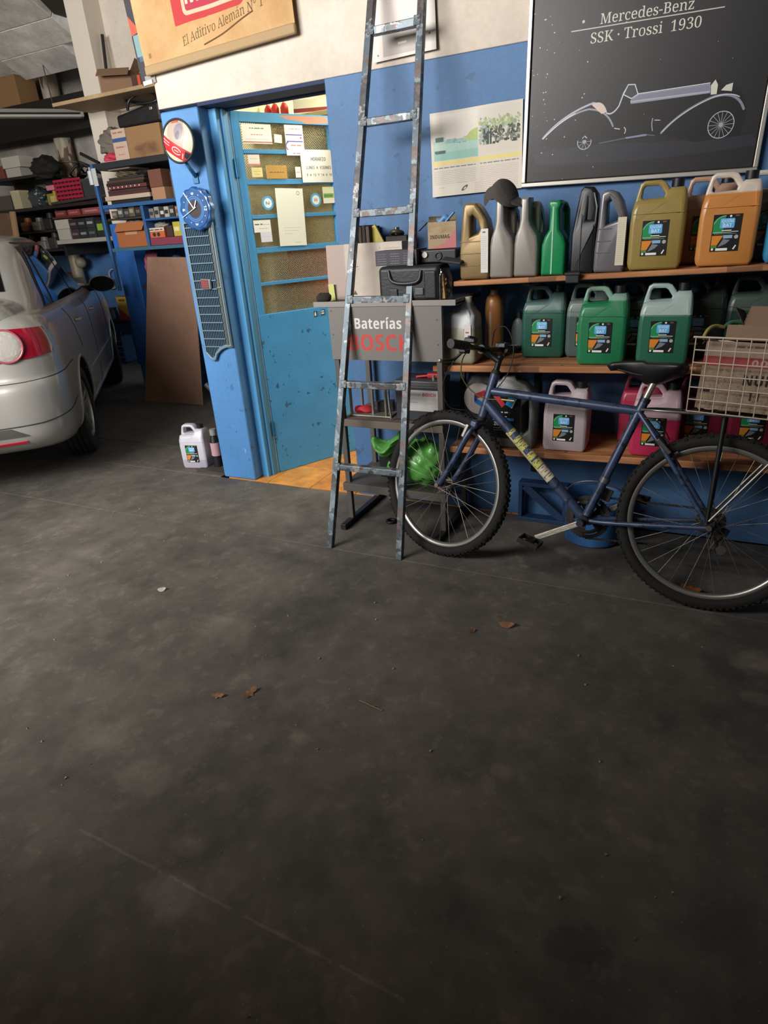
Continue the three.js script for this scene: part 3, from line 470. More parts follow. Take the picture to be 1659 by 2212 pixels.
{ // old car grille hung upright
  const p = thing('car_grille', 'old grey car radiator grille with red badge hung upright on blue pillar', 'car part', [-2.597, 0.755, -2.945]);
  const gm = mat(0x6d8799, 0.45, 0.15), gd = mat(0x5f7889, 0.5, 0.1);
  const o = [[0, 0.755], [0.206, 0.755], [0.206, 0.08], [0.17, 0.08], [0.13, 0.065], [0.095, 0.04], [0.075, 0.004], [0.045, 0], [0.004, 0.045]];
  const inn = [[0.016, 0.74], [0.19, 0.74], [0.19, 0.098], [0.16, 0.096], [0.115, 0.078], [0.085, 0.05], [0.066, 0.022], [0.05, 0.02], [0.018, 0.052]];
  part('surround', ext(poly([...o].reverse(), [inn]), 0.02, 0.004, 2), gm, p);
  for (let i = 0; i < 15; i++) { const y = 0.72 - i * 0.0455, x1 = y < 0.1 ? 0.1 + (y - 0.02) * 0.5 : 0.172; part('crossbar', at(rbox(x1 - 0.012, 0.006, 0.012, 0.0015, 1), (0.012 + x1) / 2, y, 0.002), gm, p); }
  for (let i = 0; i < 13; i++) { const xx = 0.024 + i * 0.0122, y0 = xx > 0.06 ? 0.02 + (xx - 0.055) * 0.6 : 0.03; part('fin', at(box(0.003, 0.735 - y0, 0.009), xx, (0.735 + y0) / 2, -0.003), gd, p); }
  part('backing', ext(poly([...inn].reverse()), 0.002, 0, 1), mat(0x3f5b72, 0.7), p, [0, 0, -0.009]);
  part('chrome_trim', at(rbox(0.014, 0.66, 0.016, 0.004), 0.19, 0.42, 0.008), mat(0x9c978a, 0.25, 0.8), p);
  part('chrome_clip', at(rbox(0.024, 0.006, 0.02, 0.002), 0.19, 0.41, 0.009), mat(0xd6d2b8, 0.25, 0.8), p); part('chrome_clip', at(rbox(0.024, 0.006, 0.02, 0.002), 0.194, 0.092, 0.009), mat(0xe0dcd0, 0.25, 0.8), p);
  const bd = part('badge', at(rbox(0.07, 0.056, 0.016, 0.006), 0.104, 0.43, 0.012, 0, 0, -0.06), mat(0xb8b8b4, 0.25, 0.8), p);
  for (let i = 0; i < 4; i++) part('badge_stripe', at(rbox(0.05, 0.008, 0.004, 0.001, 1), 0.1, 0.448 - i * 0.0112, 0.021, 0, 0, -0.06), mat(0x8c2a3a, 0.4), bd);
}
// ---------- wooden shelves along the wall ----------
const texWood = dataTex(512, 256, (u, v) => { const a = fbm(u * 3, v * 26, 601, 5, 0, 0.55), k = fbm(u * 10, v * 80, 611, 3), d = fbm(u * 7, v * 5, 621, 4); let c = mixc([0.76, 0.53, 0.36], [0.62, 0.41, 0.26], sstep(0.35, 0.65, a)); c = c.map((q) => q * (0.9 + 0.2 * k)); if (d > 0.66) c = mixc(c, [0.3, 0.2, 0.14], 0.5); return c; });
const woodMat = mat(0xffffff, 0.7, 0, { map: texWood, bumpMap: grainTex, bumpScale: 0.0008 });
const TILT = 0.0215, shelfY = [(x) => 1.203 + TILT * x, (x) => 0.852 + TILT * x, (x) => 0.476 + TILT * x];
{
  const spec = [['top plank shelf with oil bottles under the black poster', -0.93, 0.02, 0], ['middle plank shelf with green coolant jugs behind the bicycle saddle', -1.035, 0.028, 1], ['lowest plank shelf with pink jugs behind the bicycle frame', -0.962, 0.03, 2]];
  for (const [lab, x0, th, k] of spec) {
    const s = thing('plank_shelf', 'orange brown ' + lab, 'shelf', [0, 0, 0], 0, 'plank shelves'); const L = 2.5 - x0;
    const b = part('plank', muv(at(rbox(L, th, 0.32, 0.005), 0, -th / 2, 0), 0.7), woodMat, s); b.position.set((x0 + 2.5) / 2, shelfY[k]((x0 + 2.5) / 2), -2.797); b.rotation.z = Math.atan(TILT);
    for (const bx of [-0.63, 0.45, 1.5]) part('bracket', merge([at(rbox(0.03, 0.012, 0.28, 0.002, 1), bx, shelfY[k](bx) - th - 0.0075, -2.815), at(rbox(0.03, 0.17, 0.012, 0.002, 1), bx, shelfY[k](bx) - th - 0.1, -2.953)]), mat(0x15171b, 0.5, 0.3), s);
  }
  const u = thing('shelf_clamp', 'small black clamp on front edge of top shelf under the black bottle', 'clamp', [-0.44, shelfY[0](-0.44), -2.636]); part('jaw', rbox(0.06, 0.012, 0.03, 0.004), mat(0x1a1a1c, 0.5), u, [0, 0.006, 0.012]); part('screw', at(rbox(0.05, 0.03, 0.012, 0.004), 0, -0.012, 0.018), mat(0x232326, 0.5), u);
}
// five-litre jugs
const jugShape = poly([[-0.08, 0], [0.08, 0], [0.088, 0.01], [0.092, 0.026], [0.093, 0.16], [0.09, 0.22], [0.085, 0.258], [0.078, 0.27], [0.034, 0.27], [0.026, 0.262], [0.018, 0.242], [0.008, 0.238], [-0.07, 0.236], [-0.083, 0.23], [-0.09, 0.2], [-0.093, 0.16], [-0.092, 0.026], [-0.088, 0.01]]);
const jugLoop = poly([[-0.089, 0.205], [0.03, 0.225], [0.032, 0.262], [0.024, 0.275], [0.01, 0.292], [-0.003, 0.298], [-0.057, 0.298], [-0.071, 0.289], [-0.081, 0.25]].slice(), [[[-0.064, 0.243], [-0.061, 0.272], [-0.054, 0.281], [-0.012, 0.281], [-0.003, 0.276], [0.014, 0.252], [0.012, 0.241], [-0.058, 0.238]]]);
const jugUv = (g, crease) => { const q = toCreasedNormals(g, crease), uv = q.attributes.uv, pq = q.attributes.position; for (let i = 0; i < uv.count; i++) uv.setXY(i, pq.getX(i) / 0.19 + 0.5, pq.getY(i) / 0.3); return q; };
const jugGeo = (() => { const g = ext(jugShape, 0.13, 0.017, 4, 6), p = g.attributes.position; for (let i = 0; i < p.count; i++) { const y = p.getY(i); p.setZ(i, p.getZ(i) * (1 - 0.45 * sstep(0.2, 0.29, y))); } return jugUv(g, 0.75); })();
const handleGeo = jugUv(ext(jugLoop, 0.05, 0.0065, 3, 6), 0.75);
const capGeo = at(new THREE.CylinderGeometry(0.021, 0.021, 0.026, 20), 0.052, 0.285, 0), labelGeo = at(box(0.088, 0.118, 0.003), -0.004, 0.108, 0.0655), grooveGeo = at(rbox(0.17, 0.003, 0.004, 0.0014, 1), 0, 0.19, 0.064);
const jugLabel = canvasTex(220, 296, (x) => {
  x.fillStyle = '#17191a'; x.fillRect(0, 0, 220, 296); x.fillStyle = '#1f8a50'; x.beginPath(); x.moveTo(6, 150); x.lineTo(6, 60); x.quadraticCurveTo(30, 10, 96, 8); x.lineTo(80, 150); x.fill(); x.strokeStyle = '#7fb38c'; x.lineWidth = 7; x.beginPath(); x.moveTo(9, 76); x.quadraticCurveTo(30, 16, 96, 10); x.stroke();
  x.fillStyle = '#63aee6'; x.beginPath(); x.roundRect(56, 32, 112, 78, 10); x.fill(); textRun(x, 'QUIM', 112, 66, 36, '#bfe0f6', { align: 'center', style: 'bold', sx: 0.95 }); textRun(x, 'BAT', 112, 102, 40, '#cfe8f8', { align: 'center', style: 'bold' });
  x.fillStyle = '#f2f2ee'; x.beginPath(); x.arc(132, 16, 9, 0, 7); x.fill(); x.fillStyle = '#7a4a34'; x.fillRect(168, 8, 30, 12);
  x.fillStyle = '#a9c49a'; x.fillRect(10, 140, 140, 6); x.fillStyle = '#e6e8e0'; x.fillRect(76, 124, 74, 8); x.fillRect(150, 136, 54, 5); scribble(x, 20, 156, 170, 6, '#b8c8b0', 4);
  x.fillStyle = '#d9852c'; x.beginPath(); x.moveTo(6, 168); x.lineTo(94, 168); x.lineTo(50, 250); x.lineTo(6, 250); x.fill(); x.fillStyle = '#5f7f3a'; x.fillRect(6, 244, 46, 24); x.fillStyle = '#7a7d86'; x.beginPath(); x.moveTo(96, 196); x.lineTo(150, 206); x.lineTo(120, 236); x.lineTo(60, 262); x.fill();
  x.fillStyle = '#86b2d2'; x.fillRect(94, 166, 70, 26); x.fillStyle = '#a9aca8'; x.beginPath(); x.arc(194, 182, 16, 0, 7); x.fill(); x.fillStyle = '#eceae4'; x.fillRect(46, 270, 92, 20); x.beginPath(); x.arc(20, 278, 10, 0, 7); x.fill(); x.beginPath(); x.moveTo(176, 280); x.lineTo(196, 246); x.lineTo(204, 252); x.lineTo(188, 284); x.fill();
});
const labelMats = [0, 0, 0, 0, 1, 0].map((k) => k ? mat(0xffffff, 0.4, 0, { map: jugLabel }) : mat(0x17191a, 0.5));
const capMat = mat(0x131417, 0.45);
const jugMats = {};
function jugMat(liquid, plastic, level) {
  const k = [liquid, plastic, level].join(); if (jugMats[k]) return jugMats[k];
  const L = hex(liquid), P = hex(plastic), t = dataTex(8, 256, (u, v) => { const y = v * 0.3; let c = y < level ? L : P; if (Math.abs(y - level) < 0.0016) c = mixc(L, P, 0.5); return c; }, true, false);
  return (jugMats[k] = new THREE.MeshPhysicalMaterial({ map: t, roughness: 0.36, clearcoat: 0.25, clearcoatRoughness: 0.4, transmission: 0.12, thickness: 0 }));
}
function jug(label, x, y, z, liquid, plastic, level, o = {}) {
  const j = thing('plastic_jug', label, 'jug', [x, y, z], o.ry || 0, o.group);
  part('body', jugGeo, jugMat(liquid, plastic, level), j); part('handle', handleGeo, jugMat(liquid, plastic, level), j); if (!o.nocap) part('cap', capGeo, o.cap || capMat, j);
  part('label', labelGeo, labelMats, j); part('seam', grooveGeo, mat(level > 0.19 ? liquid : plastic, 0.4), j); return j;
}
const F = -2.717, Bk = -2.868, OR = 0xc8812f;
const onS = (k, x) => shelfY[k](x) + 0.0005 + 0.08 * TILT;
jug('orange five-litre jug with label at front of top shelf', 0.069, onS(0, 0.069), F, 0xc98644, 0xd6c8ba, 0.232);
jug('olive yellow five-litre jug on top shelf left of the orange jugs', -0.16, onS(0, -0.16), F, 0x9a8548, 0xa8986a, 0.3);
jug('pinkish jug half hidden behind the front orange jug', 0.0, onS(0, 0), Bk, 0xa9775a, 0xb48f78, 0.16);
jug('white-topped blue jug at right edge of top shelf', 0.283, onS(0, 0.283), F, 0x2f86b4, 0xc6ccd0, 0.17);
jug('clear jug with black label between the orange and the blue jug', 0.205, onS(0, 0.205), Bk, 0x6f655a, 0xc3bfb6, 0.235);
jug('bright green jug at front of middle shelf', -0.323, onS(1, -0.323), F, 0x257f52, 0x84a896, 0.245);
jug('teal green jug with milky top above the bicycle saddle', -0.096, onS(1, -0.096), F, 0x2b6a54, 0xa9bcb8, 0.185);
jug('dark green jug standing back at left of the middle shelf', -0.585, onS(1, -0.585), Bk, 0x23594a, 0x5d7a78, 0.2);
jug('greyish jug mostly hidden behind the bright green jug', -0.397, onS(1, -0.397), -2.873, 0x4a5c5a, 0x74807c, 0.17);
jug('dark jug between the bright green and the teal jug', -0.209, onS(1, -0.209), -2.873, 0x163a32, 0x33463f, 0.23);
jug('very dark jug right behind the teal jug', 0.02, onS(1, 0.02), -2.873, 0x16261f, 0x2c3630, 0.23);
jug('dark jug with pale shoulder at back above the wire basket', 0.205, onS(1, 0.205), -2.873, 0x1c352f, 0x46544e, 0.175);
jug('dark green jug at far right of the middle shelf', 0.4, onS(1, 0.4), -2.873, 0x173a30, 0x32484a, 0.19);
jug('clear whitish jug in middle of lowest shelf', -0.443, onS(2, -0.443), F, 0xbfb0b4, 0xc4b9bb, 0.3);
jug('pink jug with white top at front of lowest shelf', -0.087, onS(2, -0.087), F, 0xcf3560, 0xd2b3bf, 0.16);
jug('red pink jug behind the front pink jug', -0.15, onS(2, -0.15), -2.873, 0xb23454, 0xb5566e, 0.25);
for (const [i, x] of [0.07, 0.27, 0.46].entries()) jug(['left', 'middle', 'right'][i] + ' one of three dark red jugs behind the rear wheel', x, onS(2, x), -2.86, 0x7c1a38, 0x8a3a50, 0.2, { group: 'dark red jugs on lowest shelf' });
{ // the jug on the floor by the pillar
  jug('white five-litre jug on floor beside foot of the blue pillar', -2.945, 0.001, -3.09, 0xbdb6c6, 0xd2d0da, 0.065, { ry: 0.22 });
}
// oil bottles on the top shelf
function bottle(name, label, outline, holes, depth, m, x, k, o = {}) {
  const b = thing(name, label, 'bottle', [x, onS(k, x), o.z ?? F], o.ry || 0);
  const bev = o.bevel ?? 0.012; part('body', toCreasedNormals(warpZ(ext(poly(outline, holes || []), depth, bev, 3, 6), o.taper), 0.7), m, b); return b;
}
function warpZ(g, t) { if (!t) return g; const p = g.attributes.position; for (let i = 0; i < p.count; i++) { const y = p.getY(i); p.setZ(i, p.getZ(i) * (1 - t[2] * sstep(t[0], t[1], y))); } return g; }
{
  const gold = mat(0x86704a, 0.38, 0.35), silver = mat(0x8f8a84, 0.36, 0.35), steel = mat(0x77757a, 0.34, 0.4), black = mat(0x17171a, 0.4);
  const hOut = [[-0.056, 0], [0.056, 0], [0.062, 0.012], [0.062, 0.17], [0.05, 0.225], [0.022, 0.268], [0.004, 0.286], [-0.036, 0.288], [-0.046, 0.275], [-0.054, 0.2], [-0.062, 0.11], [-0.062, 0.012]];
  const hHole = [[-0.014, 0.165], [-0.014, 0.236], [-0.006, 0.242], [0.012, 0.222], [0.024, 0.19], [0.014, 0.176]];
  const g = bottle('oil_bottle', 'gold handled oil bottle with white side label at left end of top shelf', hOut, [hHole], 0.09, gold, -0.845, 0, { z: -2.70 });
  for (const y of [0.055, 0.1, 0.145]) part('rib', at(rbox(0.085, 0.004, 0.004, 0.0016, 1), -0.016, y, 0.0452), gold, g);
  plate('label', 0.03, 0.165, 0.002, canvasTex(60, 330, (x) => { x.fillStyle = '#d6d4d0'; x.fillRect(0, 0, 60, 330); for (let i = 0; i < 18; i++) scribble(x, 8, 60 + i * 14, 42, 6, '#8d939c'); x.fillStyle = '#4a5560'; x.fillRect(14, 20, 24, 10); }), g, [0.045, 0.108, 0.0463]);
  const nOut = [[-0.044, 0], [0.044, 0], [0.048, 0.01], [0.048, 0.115], [0.042, 0.15], [0.016, 0.19], [0.01, 0.21], [0.008, 0.286], [-0.024, 0.288], [-0.027, 0.21], [-0.031, 0.185], [-0.044, 0.15], [-0.048, 0.12], [-0.048, 0.01]];
  for (const [x, lab] of [[-0.732, 'silver narrow-necked oil bottle under the crumpled cap, left of its twin'], [-0.633, 'silver narrow-necked oil bottle between its capped twin and green bottle']]) {
    const s = bottle('oil_bottle', lab, nOut, null, 0.09, silver, x, 0, { z: -2.70 });
    part('rear_handle', toCreasedNormals(at(ext(poly([[-0.05, 0.1], [0.03, 0.1], [0.05, 0.17], [0.03, 0.25], [-0.03, 0.272], [-0.05, 0.25]], [[[-0.02, 0.15], [0.02, 0.16], [0.02, 0.22], [-0.02, 0.24]]]), 0.05, 0.01, 2), 0.012, 0, -0.072, 0, Math.PI / 2), 0.6), silver, s);
    part('rear_tank', at(rbox(0.09, 0.13, 0.08, 0.014, 3), 0, 0.065, -0.078), silver, s);
  }
  const gr = bottle('oil_bottle', 'bright green narrow-necked bottle with pale level strip on top shelf', [[-0.044, 0], [0.044, 0], [0.046, 0.01], [0.046, 0.11], [0.036, 0.14], [0.02, 0.165], [0.016, 0.235], [0.024, 0.255], [0.016, 0.266], [-0.02, 0.266], [-0.026, 0.255], [-0.018, 0.235], [-0.02, 0.165], [-0.036, 0.14], [-0.046, 0.11], [-0.046, 0.01]], null, 0.1, mat(0x0f8a50, 0.36, 0, { transmission: 0.15, clearcoat: 0.2 }), -0.525, 0, { z: -2.70 });
  part('level_strip', at(rbox(0.006, 0.24, 0.002, 0.0008, 1), -0.004, 0.125, 0.0505), mat(0x8fc8a6, 0.4), gr);
  part('rear_handle', at(ext(poly([[-0.04, 0.08], [0.02, 0.1], [0.04, 0.16], [0.02, 0.24], [-0.04, 0.262], [-0.045, 0.245], [-0.01, 0.225], [-0.005, 0.16]]), 0.04, 0.01, 2), 0.012, 0, -0.085, 0, Math.PI / 2), mat(0x2c7d56, 0.5), gr);
  const bl = bottle('oil_bottle', 'tall black oil bottle right of the green bottle', [[-0.04, 0], [0.04, 0], [0.045, 0.012], [0.045, 0.17], [0.044, 0.225], [0.036, 0.275], [0.018, 0.3], [-0.012, 0.303], [-0.024, 0.29], [-0.034, 0.22], [-0.045, 0.14], [-0.045, 0.012]], [[[0.008, 0.19], [0.012, 0.262], [0.02, 0.265], [0.03, 0.23], [0.03, 0.19]]], 0.13, black, -0.417, 0, { z: -2.735, taper: [0.16, 0.3, 0.4] });
  part('seam', at(rbox(0.003, 0.2, 0.003, 0.001, 1), -0.01, 0.11, 0.0655), mat(0x3a3a3e, 0.4), bl);
  const gy = bottle('oil_bottle', 'grey handled oil bottle with cream label left of the yellow jug', [[-0.052, 0], [0.05, 0], [0.054, 0.012], [0.054, 0.15], [0.044, 0.2], [0.03, 0.245], [0.01, 0.272], [-0.014, 0.282], [-0.036, 0.28], [-0.046, 0.268], [-0.05, 0.17], [-0.056, 0.08], [-0.056, 0.012]], [[[-0.02, 0.165], [-0.022, 0.24], [-0.012, 0.25], [0.008, 0.235], [0.02, 0.2], [0.018, 0.178]]], 0.1, steel, -0.316, 0, { z: -2.705 });
  for (const y of [0.07, 0.11, 0.152]) part('rib', at(rbox(0.05, 0.004, 0.004, 0.0016, 1), -0.024, y, 0.0502), steel, gy);
  plate('label', 0.03, 0.165, 0.002, canvasTex(60, 330, (x) => { x.fillStyle = '#cfc6ae'; x.fillRect(0, 0, 60, 330); for (let i = 0; i < 20; i++) scribble(x, 8, 40 + i * 14, 44, 5, '#a59a82'); }), gy, [0.037, 0.106, 0.0513]);
  // cap lying over the first silver bottle
  const c = thing('cloth_cap', 'crumpled grey cloth cap perched on the left silver bottle', 'cap', [-0.745, onS(0, -0.745) + 0.262, -2.70]);
  part('crown', warp(new THREE.SphereGeometry(0.066, 28, 16, 0, Math.PI * 2, 0, 1.75), (v) => { v.x *= 1.05; v.y = v.y * 0.95 + 0.03; v.z *= 1.1; v.y += 0.012 * Math.sin(v.x * 60 + v.z * 40) - 0.16 * Math.max(0, v.x) * 1.2; }), mat(0x4a4540, 0.95, 0, { bumpMap: grainTex, bumpScale: 0.002, side: THREE.DoubleSide }), c);
  part('brim', warp(new THREE.CylinderGeometry(0.058, 0.062, 0.006, 28, 1, false, 0, Math.PI), (v) => { v.x = v.x * 0.9 + 0.055; v.y += 0.024 - 0.55 * Math.max(0, v.x - 0.04) + 0.02 * Math.cos(v.z * 30); }), mat(0x3f3b36, 0.95), c);
  // middle shelf, left end
  const cl = bottle('water_canister', 'clear canister half full of yellowish water at left end of middle shelf', [[-0.07, 0], [0.07, 0], [0.084, 0.014], [0.086, 0.03], [0.08, 0.18], [0.078, 0.205], [0.052, 0.243], [0.048, 0.258], [0.012, 0.258], [0.008, 0.243], [-0.05, 0.222], [-0.066, 0.205], [-0.084, 0.03], [-0.08, 0.014]], null, 0.13, jugMat(0x9c9a84, 0xb3b5b8, 0.155), -0.925, 1, { z: -2.717, bevel: 0.02, taper: [0.17, 0.26, 0.55] });
  { const m = cl.children[0].geometry, p = m.attributes.position, uv = m.attributes.uv; for (let i = 0; i < p.count; i++) uv.setXY(i, p.getX(i) * 4, p.getY(i) / 0.3); }
  part('cap', at(new THREE.CylinderGeometry(0.021, 0.021, 0.022, 20), 0.03, 0.269, 0), mat(0xd8d2c2, 0.5), cl);
  part('handle', tube([[0.03, 0.235, 0.02], [0.05, 0.215, 0.045], [0.058, 0.18, 0.052], [0.03, 0.15, 0.06]], 0.008, 16, 8), mat(0xbfc2c2, 0.45), cl);
  plate('label', 0.028, 0.1, 0.002, canvasTex(40, 140, (x) => { x.fillStyle = '#d8d0cc'; x.fillRect(0, 0, 40, 140); scribble(x, 6, 50, 26, 20, '#9a4a58'); scribble(x, 8, 78, 24, 12, '#3a3438'); }), cl, [0.052, 0.12, 0.0655]);
  const am = thing('amber_bottle', 'amber brown plastic bottle next to the clear canister', 'bottle', [-0.806, onS(1, -0.806), -2.826]);
  part('body', lathe([[0, 0], [0.037, 0], [0.041, 0.006], [0.041, 0.1], [0.0395, 0.103], [0.041, 0.106], [0.041, 0.215], [0.038, 0.24], [0.034, 0.262], [0.024, 0.272], [0, 0.274]], 24), mat(0xa8703c, 0.4, 0, { flatShading: false, transmission: 0.12, clearcoat: 0.2 }), am);
  part('cap', at(new THREE.CylinderGeometry(0.018, 0.02, 0.02, 18), 0, 0.283, 0), mat(0x8a6a50, 0.5), am);
  part('level_strip', at(rbox(0.012, 0.2, 0.003, 0.001, 1), -0.006, 0.105, 0.0405), mat(0xb59a86, 0.4), am);
  const yl = thing('wax_bottle', 'small yellow and grey labelled bottle behind the bicycle handlebar', 'bottle', [-0.718, onS(1, -0.718), -2.925]);
  part('body', warp(new THREE.SphereGeometry(0.05, 22, 18), (v) => { v.y = (v.y + 0.05) * 1.55; v.x *= 0.75; v.z *= 0.5; }), mat(0x8c8434, 0.4), yl); part('label', warp(new THREE.SphereGeometry(0.044, 20, 14), (v) => { v.y = (v.y + 0.056) * 1.6; v.x *= 0.72; v.z = v.z * 0.3 + 0.016; }), mat(0x5f6f6c, 0.4), yl); part('cap', at(new THREE.CylinderGeometry(0.011, 0.013, 0.034, 14), 0, 0.168, 0), mat(0x24241e, 0.5), yl);
  // lowest shelf, left end: two motor oil jugs
  const oilOut = [[-0.1, 0], [0.1, 0], [0.108, 0.014], [0.108, 0.2], [0.098, 0.245], [0.06, 0.285], [0.02, 0.3], [0.01, 0.316], [-0.04, 0.316], [-0.05, 0.3], [-0.08, 0.285], [-0.1, 0.25], [-0.108, 0.2], [-0.108, 0.014]];
  const oilHole = [[0.05, 0.08], [0.062, 0.068], [0.082, 0.085], [0.086, 0.2], [0.078, 0.222], [0.05, 0.19]];
  const vTex = canvasTex(300, 420, (x) => { x.fillStyle = '#101114'; x.fillRect(0, 0, 300, 420); x.fillStyle = '#2e9be0'; x.beginPath(); x.moveTo(200, 40); x.lineTo(272, 40); x.lineTo(222, 140); x.lineTo(170, 110); x.fill(); x.strokeStyle = '#d8ecf6'; x.lineWidth = 8; x.beginPath(); x.moveTo(196, 38); x.lineTo(276, 38); x.lineTo(226, 142); x.stroke(); x.fillStyle = '#c9343c'; x.beginPath(); x.moveTo(60, 40); x.lineTo(120, 40); x.lineTo(170, 110); x.lineTo(140, 140); x.fill(); scribble(x, 110, 190, 100, 28, '#d8d8d6'); x.fillStyle = '#3b8fd0'; x.fillRect(60, 232, 190, 26); scribble(x, 70, 226, 120, 20, '#e4e6ea'); textRun(x, '20W-50', 66, 304, 46, '#dcdcdc', { style: 'bold' }); scribble(x, 66, 330, 80, 12, '#c8c8c8'); scribble(x, 66, 350, 80, 12, '#c8c8c8'); });
  const vb = bottle('motor_oil_jug', 'grey motor oil jug with black label and blue V behind the bicycle frame', oilOut, [oilHole], 0.12, mat(0x6f706e, 0.42, 0.15), -0.684, 2, { z: -2.72, taper: [0.2, 0.31, 0.5] });
  const lm = [0, 0, 0, 0, 1, 0].map((q) => q ? mat(0xffffff, 0.4, 0, { map: vTex }) : mat(0x101114, 0.5)); part('label', at(box(0.15, 0.21, 0.003), -0.03, 0.15, 0.0605), lm, vb);
  const va = bottle('motor_oil_jug', 'dark motor oil jug with round white badge at left end of lowest shelf', oilOut, [oilHole], 0.11, mat(0x35383b, 0.45, 0.1), -0.838, 2, { z: -2.862, taper: [0.2, 0.31, 0.5] });
  const vd = canvasTex(160, 160, (x) => { x.fillStyle = '#c4bcb8'; x.fillRect(0, 0, 160, 160); x.fillStyle = '#c03038'; x.beginPath(); x.moveTo(34, 50); x.lineTo(64, 50); x.lineTo(86, 106); x.lineTo(58, 106); x.fill(); x.fillStyle = '#2f7fd0'; x.beginPath(); x.moveTo(104, 46); x.lineTo(134, 46); x.lineTo(100, 106); x.lineTo(74, 106); x.fill(); x.fillStyle = '#1f3f88'; x.fillRect(66, 92, 28, 14); scribble(x, 40, 124, 80, 6, '#8a8488'); });
  part('badge', at(new THREE.CylinderGeometry(0.075, 0.075, 0.004, 32), -0.03, 0.185, 0.0565, Math.PI / 2), [mat(0x8a8a88, 0.4), mat(0xffffff, 0.4, 0, { map: vd }), mat(0x8a8a88, 0.4)], va);
  part('blue_band', at(rbox(0.12, 0.045, 0.003, 0.001, 1), 0.01, 0.07, 0.0555), mat(0x2f7fb4, 0.4), va);
}
// ---------- battery display stand left of the shelves ----------
{
  const t = thing('display_stand', 'grey metal battery stand with red and white lettering beside the door', 'stand', [-1.24, 0, -2.76]);
  const gm = mat(0x5e5a57, 0.5, 0.25, { bumpMap: grainTex, bumpScale: 0.0005 });
  part('top_tray', merge([at(rbox(0.69, 0.012, 0.36, 0.003), -0.005, 1.1, 0), at(rbox(0.69, 0.024, 0.008, 0.002, 1), -0.005, 1.105, 0.178), at(rbox(0.008, 0.024, 0.36, 0.002, 1), -0.346, 1.105, 0), at(rbox(0.008, 0.024, 0.36, 0.002, 1), 0.336, 1.105, 0)]), mat(0x8a8580, 0.5, 0.2), t);
  const sign = canvasTex(1100, 476, (x) => { x.fillStyle = '#77736f'; x.fillRect(0, 0, 1100, 476); textRun(x, 'Baterías', 250, 196, 130, '#dcdad4', { font: 'sans-serif', style: 'bold', sx: 0.92 }); textRun(x, 'BOSCH', 172, 388, 198, '#c8413a', { style: 'bold', sx: 1.0 }); x.fillStyle = '#3f3d3c'; for (const [a, b] of [[30, 40], [30, 250], [1060, 120], [1064, 330]]) { x.beginPath(); x.arc(a, b, 7, 0, 7); x.fill(); } });
  plate('sign_panel', 0.55, 0.238, 0.02, sign, t, [0, 0.977, 0.168], null, 0x6c6865, 0.42);
  for (const [x, z] of [[-0.26, 0.155], [0.256, 0.155], [-0.26, -0.155]]) part('leg', at(rbox(0.026, 1.09, 0.026, 0.003), x, 0.548, z), gm, t);
  part('leg', at(rbox(0.026, 0.79, 0.026, 0.003), 0.256, 0.398, -0.155), gm, t); part('upper_leg', at(rbox(0.026, 0.258, 0.026, 0.003), 0.256, 0.965, -0.155), gm, t);
  part('shelf', merge([at(rbox(0.54, 0.012, 0.34, 0.002), -0.002, 0.56, 0.0), at(rbox(0.54, 0.036, 0.008, 0.002, 1), -0.002, 0.55, 0.172)]), mat(0x6a6056, 0.6, 0.1), t);
  part('shelf', merge([at(rbox(0.56, 0.012, 0.36, 0.002), -0.002, 0.225, 0.0), at(rbox(0.56, 0.04, 0.008, 0.002, 1), -0.002, 0.21, 0.18)]), mat(0x5a5550, 0.6, 0.1), t);
  for (const x of [-0.26, 0.256]) part('foot_bar', at(rbox(0.03, 0.03, 0.46, 0.003), x, 0.016, 0.03), mat(0x2c2a29, 0.5, 0.3), t);
  part('cross_brace', bar([-0.26, 0.09, -0.155], [0.256, 0.09, -0.155], 0.02, 0.02), gm, t);
  const TOP = 1.1066;
  solo('grey_board', 'pinkish grey board leaning upright at left end of the stand top', 'board', rbox(0.11, 0.24, 0.016, 0.002), mat(0xb7a49c, 0.8), [-1.528, TOP + 0.122, -2.74], [-0.05, 0.25, 0]);
  const wb = thing('white_carton', 'large off-white carton standing on the battery stand behind the ladder', 'box', [-1.345, TOP, -2.77]);
  plate('carton', 0.29, 0.243, 0.07, canvasTex(435, 365, (x) => { x.fillStyle = '#bfb6a8'; x.fillRect(0, 0, 435, 365); for (let i = 0; i < 90; i++) { x.fillStyle = pick(['rgba(150,138,122,0.05)', 'rgba(216,208,196,0.06)']); x.beginPath(); x.ellipse(rr(0, 435), rr(0, 365), rr(10, 60), rr(8, 40), 0, 0, 7); x.fill(); } scribble(x, 24, 150, 84, 9, '#6a6259'); scribble(x, 90, 164, 20, 5, '#8a8278'); x.fillStyle = '#5a544c'; x.beginPath(); x.moveTo(46, 330); x.lineTo(62, 300); x.lineTo(80, 330); x.fill(); scribble(x, 300, 40, 120, 6, '#8a8278'); x.fillRect(270, 28, 5, 12); }), wb, [0, 0.1215, 0], null, 0xb2a99b, 0.8);
  const bk = thing('file_bundle', 'dark bundle of upright folders behind the off-white carton', 'folders', [-1.44, TOP, -2.885]);
  for (let i = 0; i < 4; i++) part('folder', at(rbox(0.017, 0.318 - (i % 2) * 0.01, 0.12, 0.002), -0.03 + i * 0.02, 0.158, 0), mat([0x2c2622, 0x3a302a, 0x241f1d, 0x4a3c34][i], 0.8), bk);
  solo('yellow_strip', 'yellow triangular warning piece beside the dark folders', 'sign', at(ext(poly([[-0.03, 0], [0.03, 0], [0.034, 0.24], [-0.008, 0.318], [-0.026, 0.31]]), 0.012, 0.002), 0, 0, 0), mat(0xa89a34, 0.5), [-1.375, TOP, -2.86]);
  const gp = thing('gear_part', 'small dark gear assembly showing above the off-white carton', 'car part', [-1.28, TOP, -2.89]);
